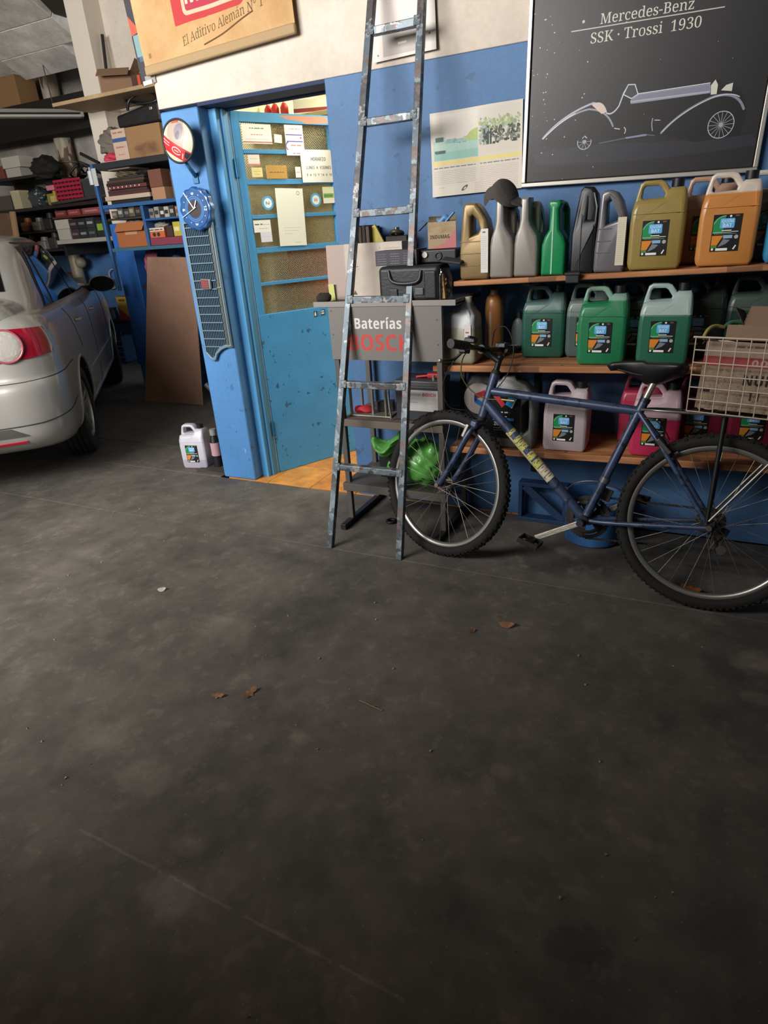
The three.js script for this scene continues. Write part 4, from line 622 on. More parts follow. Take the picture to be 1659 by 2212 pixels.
  part('base', at(rbox(0.11, 0.265, 0.07, 0.006), 0, 0.1325, 0), mat(0x2b2724, 0.6, 0.2), gp); part('gear', at(new THREE.TorusGeometry(0.026, 0.009, 8, 14), -0.005, 0.276, 0.01, 1.3, 0, 0.3), mat(0x6f6455, 0.4, 0.6), gp); part('hub', at(new THREE.CylinderGeometry(0.012, 0.014, 0.03, 12), -0.005, 0.285, 0.01), mat(0x8c8474, 0.35, 0.7), gp);
  const tb = thing('tool_case', 'black plastic tool case with moulded handle on the battery stand', 'case', [-1.115, TOP, -2.664]);
  const cm = mat(0x1d1e21, 0.5, 0, { bumpMap: grainTex, bumpScale: 0.0008 });
  part('shell', at(rbox(0.285, 0.148, 0.146, 0.022, 4), 0, 0.074, 0), cm, tb); part('handle', tube([[-0.09, 0.13, 0.072], [-0.075, 0.09, 0.078], [0, 0.078, 0.08], [0.05, 0.09, 0.078], [0.06, 0.13, 0.072]], 0.008, 24, 8), mat(0x2a2b2e, 0.4), tb); part('latch', at(rbox(0.04, 0.035, 0.012, 0.004), -0.07, 0.04, 0.073), mat(0x2a2b2e, 0.4), tb); part('latch', at(rbox(0.04, 0.03, 0.012, 0.004), 0.05, 0.045, 0.073), mat(0x55565a, 0.4), tb); part('corner_pad', at(rbox(0.06, 0.12, 0.03, 0.012, 3), 0.1, 0.07, 0.062), cm, tb);
  const fb = thing('printed_box', 'flat dark box with rows of print lying across the tool case', 'box', [-1.185, TOP + 0.1495, -2.69], 0.03);
  plate('carton', 0.19, 0.06, 0.13, canvasTex(300, 96, (x) => { x.fillStyle = '#28242e'; x.fillRect(0, 0, 300, 96); for (let c = 0; c < 3; c++) for (let i = 0; i < 5; i++) scribble(x, 14 + c * 96, 24 + i * 15, 66, 7, pick(['#6d6880', '#8a86a0'])); }), fb, [0, 0.03, 0], null, 0x2e2a38, 0.5);
  const c2 = thing('black_device', 'black device box with white cap on right of the tool case', 'device', [-1.01, TOP + 0.1495, -2.73]);
  part('body', at(rbox(0.17, 0.055, 0.12, 0.008, 3), 0, 0.0275, 0), mat(0x141519, 0.4), c2); part('button', at(new THREE.CylinderGeometry(0.012, 0.012, 0.01, 16), -0.055, 0.035, 0.063, Math.PI / 2), mat(0xcfcac2, 0.5), c2); part('socket', at(new THREE.TorusGeometry(0.014, 0.004, 8, 20), 0.005, 0.028, 0.061), mat(0x2b2c30, 0.4), c2); part('flap', at(rbox(0.09, 0.012, 0.1, 0.005), 0.075, 0.012, 0.06, 0.2, 0, -0.15), mat(0x2a2a2c, 0.6), c2);
  const im = thing('parts_carton', 'worn tan carton reading INDUMAG with open flaps on stand top', 'box', [-1.01, TOP + 0.206, -2.735], 0.32);
  const imT = canvasTex(256, 200, (x) => { x.fillStyle = '#b09a7c'; x.fillRect(0, 0, 256, 200); for (let i = 0; i < 40; i++) { x.fillStyle = pick(['rgba(120,110,70,0.1)', 'rgba(210,190,160,0.12)']); x.beginPath(); x.ellipse(rr(0, 256), rr(0, 100), rr(10, 40), rr(8, 26), 0, 0, 7); x.fill(); } x.fillStyle = '#c77f80'; x.beginPath(); x.moveTo(20, 200); x.lineTo(150, 160); x.lineTo(256, 60); x.lineTo(256, 200); x.fill(); textRun(x, 'INDUMAG', 20, 126, 40, '#2a2420', { style: 'bold', sx: 0.92 }); });
  plate('carton', 0.118, 0.102, 0.085, imT, im, [0, 0.051, 0], null, 0x9c5a64, 0.85); part('flap', at(rbox(0.118, 0.003, 0.05, 0.001, 1), 0, 0.112, -0.055, 0.5, 0, 0), mat(0x8f7a5e, 0.9), im); part('flap', at(rbox(0.05, 0.003, 0.085, 0.001, 1), -0.08, 0.088, 0, 0, 0, 0.7), mat(0x4a5a6c, 0.9), im);
  solo('blue_packet', 'crumpled blue and white packet sticking out of the INDUMAG carton', 'packet', merge([at(warp(new THREE.SphereGeometry(0.03, 14, 10), (v) => { v.y *= 0.5; v.z *= 0.5; v.y += 0.008 * Math.sin(v.x * 120); }), 0, 0.006, 0), at(rbox(0.06, 0.008, 0.014, 0.003), 0.03, 0.012, 0.005, 0, 0, 0.75)]), mat(0x4f86b8, 0.4), [-1.005, TOP + 0.31, -2.735]);
  const jr = thing('glass_jar', 'glass jar full of mixed oddments at right end of stand top', 'jar', [-0.972, TOP, -2.635]);
  part('glass', lathe([[0, 0], [0.036, 0], [0.038, 0.006], [0.038, 0.1], [0.03, 0.118], [0.03, 0.132], [0.0285, 0.132], [0.0285, 0.117], [0.036, 0.099], [0.036, 0.007], [0, 0.005]], 28), mat(0xffffff, 0.08, 0, { transmission: 1, thickness: 0, ior: 1.45 }), jr);
  { const l = []; for (let i = 0; i < 26; i++) l.push(at(rbox(rr(0.008, 0.02), rr(0.01, 0.03), rr(0.006, 0.014), 0.002, 1), rr(-0.018, 0.018), 0.014 + i * 0.0034, rr(-0.018, 0.018), rr(-1, 1), rr(0, 3), rr(-1, 1))); part('oddments', merge(l), mat(0x7a6142, 0.6, 0.2), jr).userData.kind = 'stuff'; part('wood_offcut', at(rbox(0.026, 0.1, 0.02, 0.002), -0.004, 0.06, 0.01, 0, 0, 0.1), mat(0xb5975c, 0.7), jr); }
  solo('grey_rag', 'dark grey rag bunched at left end of the stand top', 'rag', warp(new THREE.SphereGeometry(0.035, 22, 14), (v) => { const n = fbm(v.x * 60 + 9, v.z * 60 + v.y * 40 + 9, 71, 3); v.multiplyScalar(0.75 + 0.5 * n); v.y = Math.max(v.y * 0.7, -0.014); }), mat(0x2c2826, 0.95), [-1.56, TOP + 0.021, -2.63]);
  solo('green_card', 'pale yellow green card upright behind the dark rag', 'card', rbox(0.028, 0.075, 0.003, 0.001, 1), mat(0xc9cf7c, 0.7), [-1.56, TOP + 0.038, -2.71], [0, 0.2, 0.05]);
  // middle tier
  const bt = thing('car_battery', 'dark car battery with white BOSCH label on the stand', 'battery', [-1.12, 0.567, -2.72]);
  part('case', at(rbox(0.215, 0.165, 0.16, 0.006), 0, 0.0825, 0), mat(0x33343a, 0.45), bt); part('lid', at(rbox(0.222, 0.028, 0.166, 0.006), 0, 0.176, 0), mat(0x4a4a4e, 0.4), bt);
  plate('label', 0.16, 0.098, 0.002, canvasTex(320, 196, (x) => { x.fillStyle = '#b9b5b2'; x.fillRect(0, 0, 320, 196); x.fillStyle = '#cdc9c6'; x.fillRect(0, 0, 320, 70); textRun(x, 'BOSCH', 160, 56, 42, '#c5404e', { style: 'bold' }); scribble(x, 20, 120, 90, 14, '#7c7876'); scribble(x, 180, 124, 70, 10, '#908c8a'); scribble(x, 110, 46, 30, 10, '#989492'); }), bt, [0.03, 0.098, 0.0815]);
  part('terminal', at(new THREE.CylinderGeometry(0.009, 0.01, 0.02, 12), -0.07, 0.2, 0.03), mat(0x9a9894, 0.35, 0.8), bt); part('terminal', at(new THREE.CylinderGeometry(0.009, 0.01, 0.02, 12), 0.07, 0.2, 0.03), mat(0x9a9894, 0.35, 0.8), bt);
  solo('red_clamp', 'red plastic clamp lying on top of the BOSCH battery', 'clamp', merge([rbox(0.07, 0.026, 0.03, 0.01, 3), at(rbox(0.06, 0.01, 0.012, 0.004), -0.06, -0.004, 0, 0, 0, 0.1)]), mat(0xc02c38, 0.4), [-1.05, 0.567 + 0.2045, -2.7], [0, 0.1, 0]);
  const ws = thing('battery_cradle', 'small bare metal frame on four posts on the middle tier of stand', 'frame', [-1.385, 0.567, -2.72]);
  const sm = mat(0xa5a39a, 0.35, 0.7); for (const [x, z] of [[-0.095, 0.06], [0.01, 0.03], [0.095, 0.06], [0.105, -0.05], [-0.09, -0.05]]) part('post', at(new THREE.CylinderGeometry(0.0075, 0.0075, 0.13, 12), x, 0.072, z), sm, ws);
  part('base_plate', ext(poly([[-0.11, -0.07], [-0.1, 0.075], [-0.04, 0.09], [0.0, 0.075], [0.06, 0.082], [0.11, 0.07], [0.12, -0.07]].reverse()), 0.006, 0.001), mat(0x9d9a8c, 0.4, 0.5), ws, [0, 0.004, 0], [-Math.PI / 2, 0, 0]);
  part('top_plate', ext(poly([[-0.11, -0.07], [-0.11, 0.07], [0.03, 0.07], [0.06, 0.08], [0.12, 0.07], [0.12, -0.06], [0.05, -0.04]].reverse()), 0.005, 0.001), mat(0x8f8f86, 0.4, 0.5), ws, [0, 0.139, 0], [-Math.PI / 2, 0, 0]);
  solo('red_cloth', 'red rag lying on the base of the small metal frame', 'rag', warp(new THREE.SphereGeometry(0.045, 22, 14), (v) => { v.y *= 0.36; v.x *= 1.1; v.y += 0.006 * Math.sin(v.x * 90 + v.z * 60); v.z *= 0.6; }), mat(0xc0283a, 0.7), [-1.432, 0.592, -2.695]);
  solo('grey_block', 'dark grey metal block behind the posts of the small frame', 'block', rbox(0.085, 0.05, 0.05, 0.006), mat(0x3b3b3d, 0.5, 0.3), [-1.335, 0.6, -2.755], [0, 0.3, 0]);
  solo('steel_spanner', 'bent steel tool leaning between the metal frame and the battery', 'tool', tube([[-1.262, 0.72, -2.64], [-1.258, 0.65, -2.63], [-1.246, 0.575, -2.62]], 0.006, 14, 8), mat(0x8d8d88, 0.35, 0.7));
  // bottom tier
  const bag = thing('plastic_bag', 'crumpled bright green plastic bag on bottom tier of the stand', 'bag', [-1.12, 0.232, -2.7]);
  const fold = (v, s, a) => { const n = fbm(v.x * 26 + s, v.y * 30 + s + v.z * 17, 81 + s, 4, 0, 0.6) - 0.5, r = Math.abs(Math.sin(v.x * 34 + v.y * 47 + 5 * n)); v.multiplyScalar(1 + a * n - 0.1 * r); };
  const gm2 = mat(0x74c860, 0.3, 0, { transmission: 0.35, thickness: 0, side: THREE.DoubleSide });
  part('sack', warp(new THREE.SphereGeometry(0.115, 56, 40), (v) => { fold(v, 3, 0.5); v.x *= 0.92; v.y *= 1.12; v.z *= 0.7; v.y = Math.max(v.y + 0.105, 0.002); }), gm2, bag);
  part('loose_flap', warp(new THREE.SphereGeometry(0.08, 44, 28), (v) => { fold(v, 9, 0.6); v.x *= 1.3; v.y *= 0.48; v.z *= 0.8; v.x -= 0.18; v.y += 0.19 - 0.03 * Math.cos(v.x * 30); }), gm2, bag);
  part('tail', warp(new THREE.SphereGeometry(0.045, 24, 18), (v) => { fold(v, 12, 0.7); v.x -= 0.19; v.x *= 0.9; v.y = v.y * 1.2 + 0.055; v.y = Math.max(v.y, 0.002); v.z *= 0.6; }), gm2, bag);
  solo('black_crate', 'black plastic box standing under the flap of the green bag', 'box', rbox(0.075, 0.16, 0.1, 0.006), mat(0x121214, 0.5), [-1.335, 0.232 + 0.08, -2.76]);
  solo('rubber_ring', 'small black rubber ring on the floor under the battery stand', 'ring', at(new THREE.TorusGeometry(0.022, 0.008, 10, 24), 0, 0.008, 0, Math.PI / 2), mat(0x101012, 0.5), [-1.3, 0, -2.66]);
}
// ---------- ladder leaning on the wall ----------
{
  const paint = wornTex(0x58656e, [{ c: 0x7b888e, t: 0.56, f: 0.6, s: 1 }, { c: 0x4b4a4c, t: 0.62, f: 1.4, s: 2 }, { c: 0x6a5c58, t: 0.66, f: 1, s: 3 }, { c: 0x948f8c, t: 0.7, f: 2, s: 4 }], 700, 256, 4);
  const rung = wornTex(0x6f7c84, [{ c: 0x4b5054, t: 0.58, f: 1, s: 5 }, { c: 0x5f524e, t: 0.63, f: 1.4, s: 6 }, { c: 0x969290, t: 0.64, f: 1.6, s: 7 }], 720, 256, 4);
  const rm = mat(0xffffff, 0.45, 0.25, { map: paint, bumpMap: blotchTex, bumpScale: 0.0015 }), gm = mat(0xffffff, 0.45, 0.25, { map: rung, bumpMap: blotchTex, bumpScale: 0.0015 });
  const L = thing('steel_ladder', 'tall worn blue-grey steel ladder leaning against the office wall', 'ladder', [-1.285, 0, -2.3]); L.rotation.x = -Math.atan(0.25);
  const k = Math.sqrt(1 + 0.0625), H = 2.58 * k;
  const xl = (s) => -0.186 + 0.0565 * s / k, xr = (s) => 0.185 - 0.0095 * s / k;
  const angle = (x0, x1, dir) => merge([bar([x0, 0, 0], [x1, H, 0], 0.03, 0.006, [0, 0, 1]), bar([x0 + dir * 0.0125, 0, -0.013], [x1 + dir * 0.0125, H, -0.013], 0.006, 0.026, [0, 0, 1])]);
  part('rail', muv(angle(xl(0), xl(H), 1), 0.3), rm, L); part('rail', muv(angle(xr(0), xr(H), 1), 0.3, 0.3, 0.2), rm, L);
  for (const [i, y] of [0.392, 0.765, 1.125, 1.472, 1.818, 2.145, 2.47].entries()) { const s = y * k, a = xl(s) + 0.012, b = xr(s) - 0.012; part('rung', muv(at(rbox(b - a, 0.03, 0.034, 0.004), (a + b) / 2, s, -0.014, 0.24), 0.25, i * 0.37, i * 0.23), gm, L); part('rung_weld', at(rbox(0.03, 0.036, 0.01, 0.003), a, s, 0.001), rm, L); part('rung_weld', at(rbox(0.03, 0.036, 0.01, 0.003), b, s, 0.001), rm, L); }
}
{ // clutter at the pillar foot
  const k = thing('spray_can', 'small can with pink label behind the white floor jug', 'can', [-2.79, 0, -3.1]);
  part('base', at(new THREE.CylinderGeometry(0.032, 0.032, 0.09, 20), 0, 0.046, 0), mat(0x15131a, 0.5), k); part('label', at(new THREE.CylinderGeometry(0.0325, 0.0325, 0.09, 20), 0, 0.136, 0), mat(0xb9929a, 0.6), k); part('shoulder', at(new THREE.CylinderGeometry(0.02, 0.032, 0.05, 20), 0, 0.206, 0), mat(0x17171b, 0.4), k); part('cap', at(new THREE.CylinderGeometry(0.022, 0.022, 0.04, 18), 0, 0.251, 0), mat(0x8a8884, 0.5), k);
  const g = thing('rubber_hose', 'dark hose standing in a bundle behind the pillar foot', 'hose', [-2.715, 0, -3.14]);
  part('hose', tube([[0, 0.01, 0], [-0.03, 0.2, 0.0], [0.0, 0.4, 0.01], [-0.05, 0.52, 0], [-0.09, 0.56, 0.0]], 0.022, 30, 10), mat(0x26242a, 0.6), g); part('clip', at(rbox(0.05, 0.02, 0.05, 0.004), -0.02, 0.3, 0), mat(0x55545a, 0.4, 0.4), g);
  solo('floor_plate', 'thin dark steel plate lying on floor at pillar foot', 'plate', ext(poly([[-0.13, 0], [0.12, -0.02], [0.12, 0.16], [-0.06, 0.2]]), 0.012, 0.002), mat(0x4a4640, 0.7, 0.2), [-2.77, 0.007, -3.0], [-Math.PI / 2, 0, 0]);
}
// ---------- bicycle leaning towards the shelves: x forward, y up its own plane, z towards the wall ----------
const BT = -0.082, BL_ = 0.206;
const bikeM = (() => {
  const n0 = V(Math.sin(BT), 0, Math.cos(BT)), up = V(0, Math.cos(BL_), 0).addScaledVector(n0, -Math.sin(BL_)), fw = V(-Math.cos(BT), 0, Math.sin(BT));
  const m = new THREE.Matrix4().makeBasis(fw, up, fw.clone().cross(up)); m.setPosition(0.149, 0, -2.316); return m;
})();
const place = (o, m) => { m.decompose(o.position, o.quaternion, o.scale); return o; };
{
  const bk = place(thing('bicycle', 'old dark blue mountain bicycle leaning against the shelves', 'bicycle'), bikeM);
  const blueT = wornTex(0x364564, [{ c: 0x515c70, t: 0.68, f: 1, s: 11 }, { c: 0x1c2436, t: 0.64, f: 2, s: 12 }], 800, 128, 4);
  const fm = mat(0xffffff, 0.36, 0.1, { map: blueT, clearcoat: 0.35, clearcoatRoughness: 0.4 });
  const rubber = mat(0x171615, 0.85, 0, { bumpMap: grainTex, bumpScale: 0.001 }), rimM = mat(0x9b9893, 0.32, 0.75), spokeM = mat(0x8d8980, 0.35, 0.8), blackM = mat(0x131316, 0.5), dirtyM = mat(0x2a2622, 0.6, 0.3), steelM = mat(0x8e8b85, 0.35, 0.75), silverM = mat(0xb7b2a8, 0.3, 0.75);
  const A = V(0.886 - 0.934, 0.852 - 0.645, 0).normalize(), P = V(0.886, 0.852, 0), TH = -0.206;
  const SM = new THREE.Matrix4().makeTranslation(P.x, P.y, P.z).multiply(new THREE.Matrix4().makeRotationAxis(A, TH)).multiply(new THREE.Matrix4().makeTranslation(-P.x, -P.y, -P.z));
  const st = (g) => { g.applyMatrix4(SM); return g; };
  // frame
  const tb = (a, b, r1, r2) => muv(cyl(a, b, r1, r2, 18), 0.2);
  part('top_tube', tb([0.3, 0.727, 0], [0.897, 0.765, 0], 0.0178), fm, bk);
  const dt = part('down_tube', tb([0.457, 0.28, 0], [0.914, 0.712, 0], 0.0205, 0.0215), fm, bk);
  part('seat_tube', tb([0.457, 0.277, 0], [0.288, 0.775, 0], 0.0178), fm, bk);
  part('head_tube', tb([0.931, 0.655, 0], [0.888, 0.838, 0], 0.0205, 0.0195), fm, bk);
  part('bottom_bracket', at(new THREE.CylinderGeometry(0.022, 0.022, 0.075, 20), 0.457, 0.277, 0, Math.PI / 2), mat(0x24283a, 0.5, 0.3), bk);
  for (const s of [-1, 1]) { part('seat_stay', muv(tube([[0.302, 0.722, s * 0.014], [0.2, 0.6, s * 0.045], [0.012, 0.345, s * 0.066]], 0.0088, 24, 10), 0.2), fm, bk); part('chain_stay', muv(tube([[0.445, 0.278, s * 0.02], [0.34, 0.29, s * 0.045], [0.012, 0.332, s * 0.066]], 0.0095, 24, 10), 0.2), fm, bk); part('dropout', at(rbox(0.05, 0.045, 0.006, 0.002), 0.012, 0.34, s * 0.068), mat(0x2b2d33, 0.5, 0.4), bk); }
  // faded yellow lettering along the down tube
  const dec = canvasTex(512, 80, (x) => { x.fillStyle = '#364564'; x.fillRect(0, 0, 512, 80); x.fillStyle = '#c9c6a0'; x.fillRect(0, 0, 512, 22); for (const [u, w, k] of [[6, 30, 1], [78, 34, 1], [118, 30, 1], [150, 44, 1], [236, 58, 1], [310, 64, 1], [380, 36, 0], [418, 40, 0], [462, 46, 0]]) { x.fillStyle = k ? '#c4bb62' : '#cdc4a6'; x.beginPath(); x.moveTo(u + 8, 12); x.lineTo(u + w + 6, 12); x.lineTo(u + w, 74); x.lineTo(u, 76); x.fill(); x.fillStyle = '#39466a'; x.fillRect(u + w * 0.4, 40, 6, 18); } for (let i = 0; i < 150; i++) { x.fillStyle = pick(['#364564', '#cfc8a4', '#39466a', '#8f8ba0']); x.fillRect(rr(0, 512), rr(4, 80), rr(1, 9), rr(1, 7)); } });
  { const a = V(0.457, 0.28, 0), b = V(0.914, 0.712, 0), d = b.clone().sub(a), L = d.length(); d.normalize(); const g = new THREE.CylinderGeometry(0.0217, 0.0217, 0.27, 24, 1, true, 0, Math.PI); const uv = g.attributes.uv; for (let i = 0; i < uv.count; i++) { const u = uv.getX(i), v = uv.getY(i); uv.setXY(i, 1 - v, 1 - u); } g.rotateY(Math.PI / 2 + 0.25); g.applyQuaternion(new THREE.Quaternion().setFromUnitVectors(V(0, 1, 0), d)); const c = a.clone().addScaledVector(d, L * 0.545); g.translate(c.x, c.y, c.z); part('decal', g, mat(0xffffff, 0.45, 0, { map: rep(dec, 1, 1), side: THREE.DoubleSide }), bk); }
  // wheels
  const wheel = (cx, cy, steerIt) => {
    const T = (g) => { g.translate(cx, cy, 0); return steerIt ? st(g) : g; };
    const w = new THREE.Group(); w.name = steerIt ? 'front_wheel' : 'rear_wheel'; bk.add(w);
    const knobs = []; for (let i = 0; i < 96; i++) { const a = i / 96 * Math.PI * 2; for (const [zz, tilt] of i % 2 ? [[-0.015, 0.65], [0.015, -0.65]] : [[-0.005, 0.1], [0.006, -0.1], [-0.02, 0.95], [0.02, -0.95]]) { const g = box(0.011, 0.006, 0.008); g.rotateX(tilt); const r = 0.335 - Math.pow(Math.abs(zz) / 0.024, 2) * 0.013; g.translate(0, r - 0.0015, zz); g.rotateZ(a); knobs.push(g); } }
    part('tyre', T(merge([new THREE.TorusGeometry(0.31, 0.0235, 16, 96), ...knobs])), rubber, w);
    part('rim', T(at(lathe([[0.291, -0.011], [0.291, 0.011], [0.284, 0.0125], [0.276, 0.0095], [0.271, 0.004], [0.271, -0.004], [0.276, -0.0095], [0.284, -0.0125], [0.291, -0.011]], 96), 0, 0, 0, Math.PI / 2)), rimM, w);
    const hw = steerIt ? 0.036 : 0.034; part('hub', T(merge([at(new THREE.CylinderGeometry(0.012, 0.012, hw * 2, 18), 0, 0, 0, Math.PI / 2), at(new THREE.CylinderGeometry(0.022, 0.022, 0.004, 24), 0, 0, hw, Math.PI / 2), at(new THREE.CylinderGeometry(0.022, 0.022, 0.004, 24), 0, 0, -hw, Math.PI / 2), at(new THREE.CylinderGeometry(0.0055, 0.0055, steerIt ? 0.13 : 0.17, 12), 0, 0, 0, Math.PI / 2), at(new THREE.CylinderGeometry(0.011, 0.011, 0.012, 6), 0, 0, steerIt ? -0.062 : -0.082, Math.PI / 2)])), mat(0x6b6258, 0.45, 0.6), w);
    for (let i = 0; i < 32; i++) { const s = i % 2 ? 1 : -1, a = i / 32 * Math.PI * 2, off = ((i >> 1) % 2 ? 1 : -1) * 1.15, b = a + off; part('spoke', T(cyl([0.02 * Math.cos(b), 0.02 * Math.sin(b), s * hw], [0.274 * Math.cos(a), 0.274 * Math.sin(a), s * 0.002], 0.0011, 0.0011, 5)), spokeM, w); }
    return w;
  };
  wheel(1.095, 0.336, true); const rw = wheel(0.004, 0.336, false);
  part('cassette', merge([0.052, 0.046, 0.04, 0.034, 0.028].map((r, i) => at(new THREE.CylinderGeometry(r, r, 0.003, 28), 0.004, 0.336, 0.04 + i * 0.005, Math.PI / 2))), dirtyM, rw);
  // fork
  const leg = (s) => st(muv(tube([[0.944, 0.615, s * 0.03], [0.96, 0.585, s * 0.046], [1.02, 0.46, s * 0.052], [1.075, 0.365, s * 0.052], [1.095, 0.337, s * 0.052]], 0.0138, 28, 12), 0.2));
  const fk = new THREE.Group(); fk.name = 'fork'; bk.add(fk);
  part('fork_leg', leg(-1), fm, fk); part('fork_leg', leg(1), fm, fk); part('crown', st(at(rbox(0.04, 0.036, 0.1, 0.012, 3), 0.944, 0.622, 0, 0, 0, 0.22)), fm, fk);
  part('headset', st(cyl([0.931, 0.657, 0], [0.9345, 0.642, 0], 0.022, 0.02, 20)), dirtyM, fk); part('headset', st(cyl([0.888, 0.838, 0], [0.8845, 0.853, 0], 0.022, 0.016, 20)), dirtyM, fk);
  // stem, bar, grips
  const hb = new THREE.Group(); hb.name = 'handlebar'; bk.add(hb);
  part('stem', st(merge([cyl([0.886, 0.85, 0], [0.872, 0.912, 0], 0.0125, 0.0125, 16), cyl([0.874, 0.888, 0], [0.955, 0.933, 0], 0.0145, 0.0135, 16), at(new THREE.CylinderGeometry(0.019, 0.019, 0.044, 20), 0.957, 0.935, 0, Math.PI / 2), at(new THREE.SphereGeometry(0.0155, 16, 12), 0.873, 0.905, 0)])), mat(0x1b1c22, 0.4, 0.3), hb);
  part('bar', st(tube([[0.935, 0.937, -0.27], [0.952, 0.936, -0.09], [0.957, 0.935, 0], [0.952, 0.94, 0.09], [0.935, 0.958, 0.25]], 0.0112, 30, 12)), mat(0x1d1c1e, 0.35, 0.4), hb);
  for (const s of [-1, 1]) {
    const gp = []; for (let i = 0; i < 10; i++) gp.push(at(new THREE.CylinderGeometry(0.017 + (i % 2) * 0.0012, 0.017 + (i % 2) * 0.0012, 0.0118, 18), 0.9375, s < 0 ? 0.937 : 0.947 + i * 0.0013, s * ((s < 0 ? 0.158 : 0.14) + i * 0.0118), Math.PI / 2 + s * 0.09));
    part('grip', st(merge(gp)), blackM, hb);
    const dy = s > 0 ? 0.055 : 0; part('brake_lever', st(merge([at(rbox(0.034, 0.026, 0.04, 0.006), 0.965, 0.922 + dy * 0.4, s * 0.13), tube([[0.975, 0.912 + dy * 0.5, s * 0.135], [1.0, 0.884 + dy, s * 0.15], [1.012, 0.876 + dy, s * 0.19], [1.006, 0.872 + dy, s * 0.235]], 0.0055, 18, 8)])), mat(0x222226, 0.4, 0.3), hb);
    part('lever_tip', st(at(new THREE.SphereGeometry(0.0095, 14, 10), 1.005, 0.872 + dy, s * 0.238)), silverM, hb);
    part('shifter', st(merge([at(rbox(0.05, 0.022, 0.03, 0.005), 0.945, 0.962, s * 0.12), at(rbox(0.012, 0.01, 0.045, 0.003), 0.93, 0.972, s * 0.14)])), mat(0x2b2a33, 0.4, 0.2), hb);
  }
  const cab = mat(0x17161a, 0.5);
  part('brake_cable', tube([[0.985, 0.925, -0.115], [1.04, 0.87, -0.11], [1.085, 0.77, -0.09], [1.06, 0.69, -0.06], [0.985, 0.675, -0.03], [0.965, 0.64, 0.0]], 0.0024, 44, 6), cab, bk);
  part('gear_cable', tube([[0.95, 0.95, -0.1], [1.0, 0.9, -0.09], [1.012, 0.83, -0.07], [0.985, 0.775, -0.045], [0.92, 0.735, -0.024], [0.84, 0.735, -0.02]], 0.0024, 44, 6), mat(0x5e5c34, 0.5), bk);
  part('gear_cable', tube([[0.95, 0.955, 0.1], [0.925, 1.02, 0.06], [0.88, 1.03, 0.05], [0.83, 0.95, 0.03], [0.84, 0.84, 0.015], [0.9, 0.745, -0.015]], 0.0022, 44, 6), cab, bk);
  part('cable_stop', cyl([0.845, 0.735, -0.02], [0.79, 0.732, -0.018], 0.004, 0.004, 10), mat(0xb49c5c, 0.35, 0.6), bk);
  // brakes
  const fb = new THREE.Group(); fb.name = 'front_brake'; bk.add(fb);
  for (const s of [-1, 1]) part('brake_arm', st(merge([at(rbox(0.016, 0.06, 0.014, 0.004), 0.972, 0.592, s * 0.058, 0, 0, 0.4), at(rbox(0.03, 0.01, 0.012, 0.003), 0.985, 0.612, s * 0.03)])), silverM, fb);
  const rb = new THREE.Group(); rb.name = 'rear_brake'; bk.add(rb);
  for (const s of [-1, 1]) part('brake_arm', merge([at(rbox(0.016, 0.07, 0.014, 0.004), 0.195, 0.61, s * 0.056, 0, 0, -0.8), at(rbox(0.04, 0.011, 0.013, 0.003), 0.16, 0.58, s * 0.03, 0, 0, -0.7)]), mat(0x55504a, 0.4, 0.5), rb);
  part('rear_brake_cable', tube([[0.3, 0.705, -0.02], [0.24, 0.7, -0.03], [0.2, 0.66, -0.02], [0.185, 0.63, 0.0]], 0.0022, 24, 6), cab, rb);
  // saddle
  {
    const N = 22, M2 = 20, pos = [], idx = [];
    for (let i = 0; i <= N; i++) { const t = i / N, u = 0.44 - 0.285 * t, w = 0.02 + 0.072 * Math.pow(sstep(0.2, 0.95, t), 1.1) - 0.02 * sstep(0.9, 1, t), top = 0.903 + 0.01 * Math.sin(t * 3.1) * (t < 0.5 ? 1 : 0.4) + 0.006 * t, drop = 0.022 + 0.05 * sstep(0.1, 0.55, t) * (1 - 0.75 * sstep(0.6, 1, t)); const e = i === 0 || i === N ? 0.25 : 1; for (let j = 0; j < M2; j++) { const a = j / M2 * Math.PI * 2, c = Math.cos(a), s = Math.sin(a); pos.push(u, top - 0.5 * 0.024 + (s > 0 ? 0.012 * Math.pow(s, 0.7) : 1.0 * drop * s * (1 - 0.25 * Math.abs(c))) * e, c * w * e); } }
    for (let i = 0; i < N; i++) for (let j = 0; j < M2; j++) { const a = i * M2 + j, b = i * M2 + (j + 1) % M2, c = a + M2, d = b + M2; idx.push(a, c, b, b, c, d); }
    for (const [r, f] of [[0, 1], [N, 0]]) for (let j = 1; j < M2 - 1; j++) idx.push(r * M2, r * M2 + (f ? j : j + 1), r * M2 + (f ? j + 1 : j));
    const g = new THREE.BufferGeometry(); g.setAttribute('position', new THREE.Float32BufferAttribute(pos, 3)); g.setIndex(idx); g.computeVertexNormals();
    part('saddle', g, mat(0x131315, 0.42, 0, { side: THREE.DoubleSide }), bk);
    for (const s of [-1, 1]) part('saddle_rail', tube([[0.4, 0.878, s * 0.012], [0.32, 0.862, s * 0.022], [0.25, 0.858, s * 0.022], [0.18, 0.88, s * 0.04]], 0.0035, 20, 8), dirtyM, bk);
    part('seat_clamp', at(rbox(0.05, 0.03, 0.05, 0.008), 0.258, 0.855, 0, 0, 0, -0.1), dirtyM, bk);
  }
  part('seat_post', cyl([0.292, 0.765, 0], [0.262, 0.852, 0], 0.0132, 0.0132, 18), silverM, bk);
  part('seat_collar', cyl([0.292, 0.762, 0], [0.2865, 0.778, 0], 0.0195, 0.0195, 18), mat(0x1e2638, 0.4, 0.2), bk);
  // drive
  const crank = new THREE.Group(); crank.name = 'crankset'; bk.add(crank);
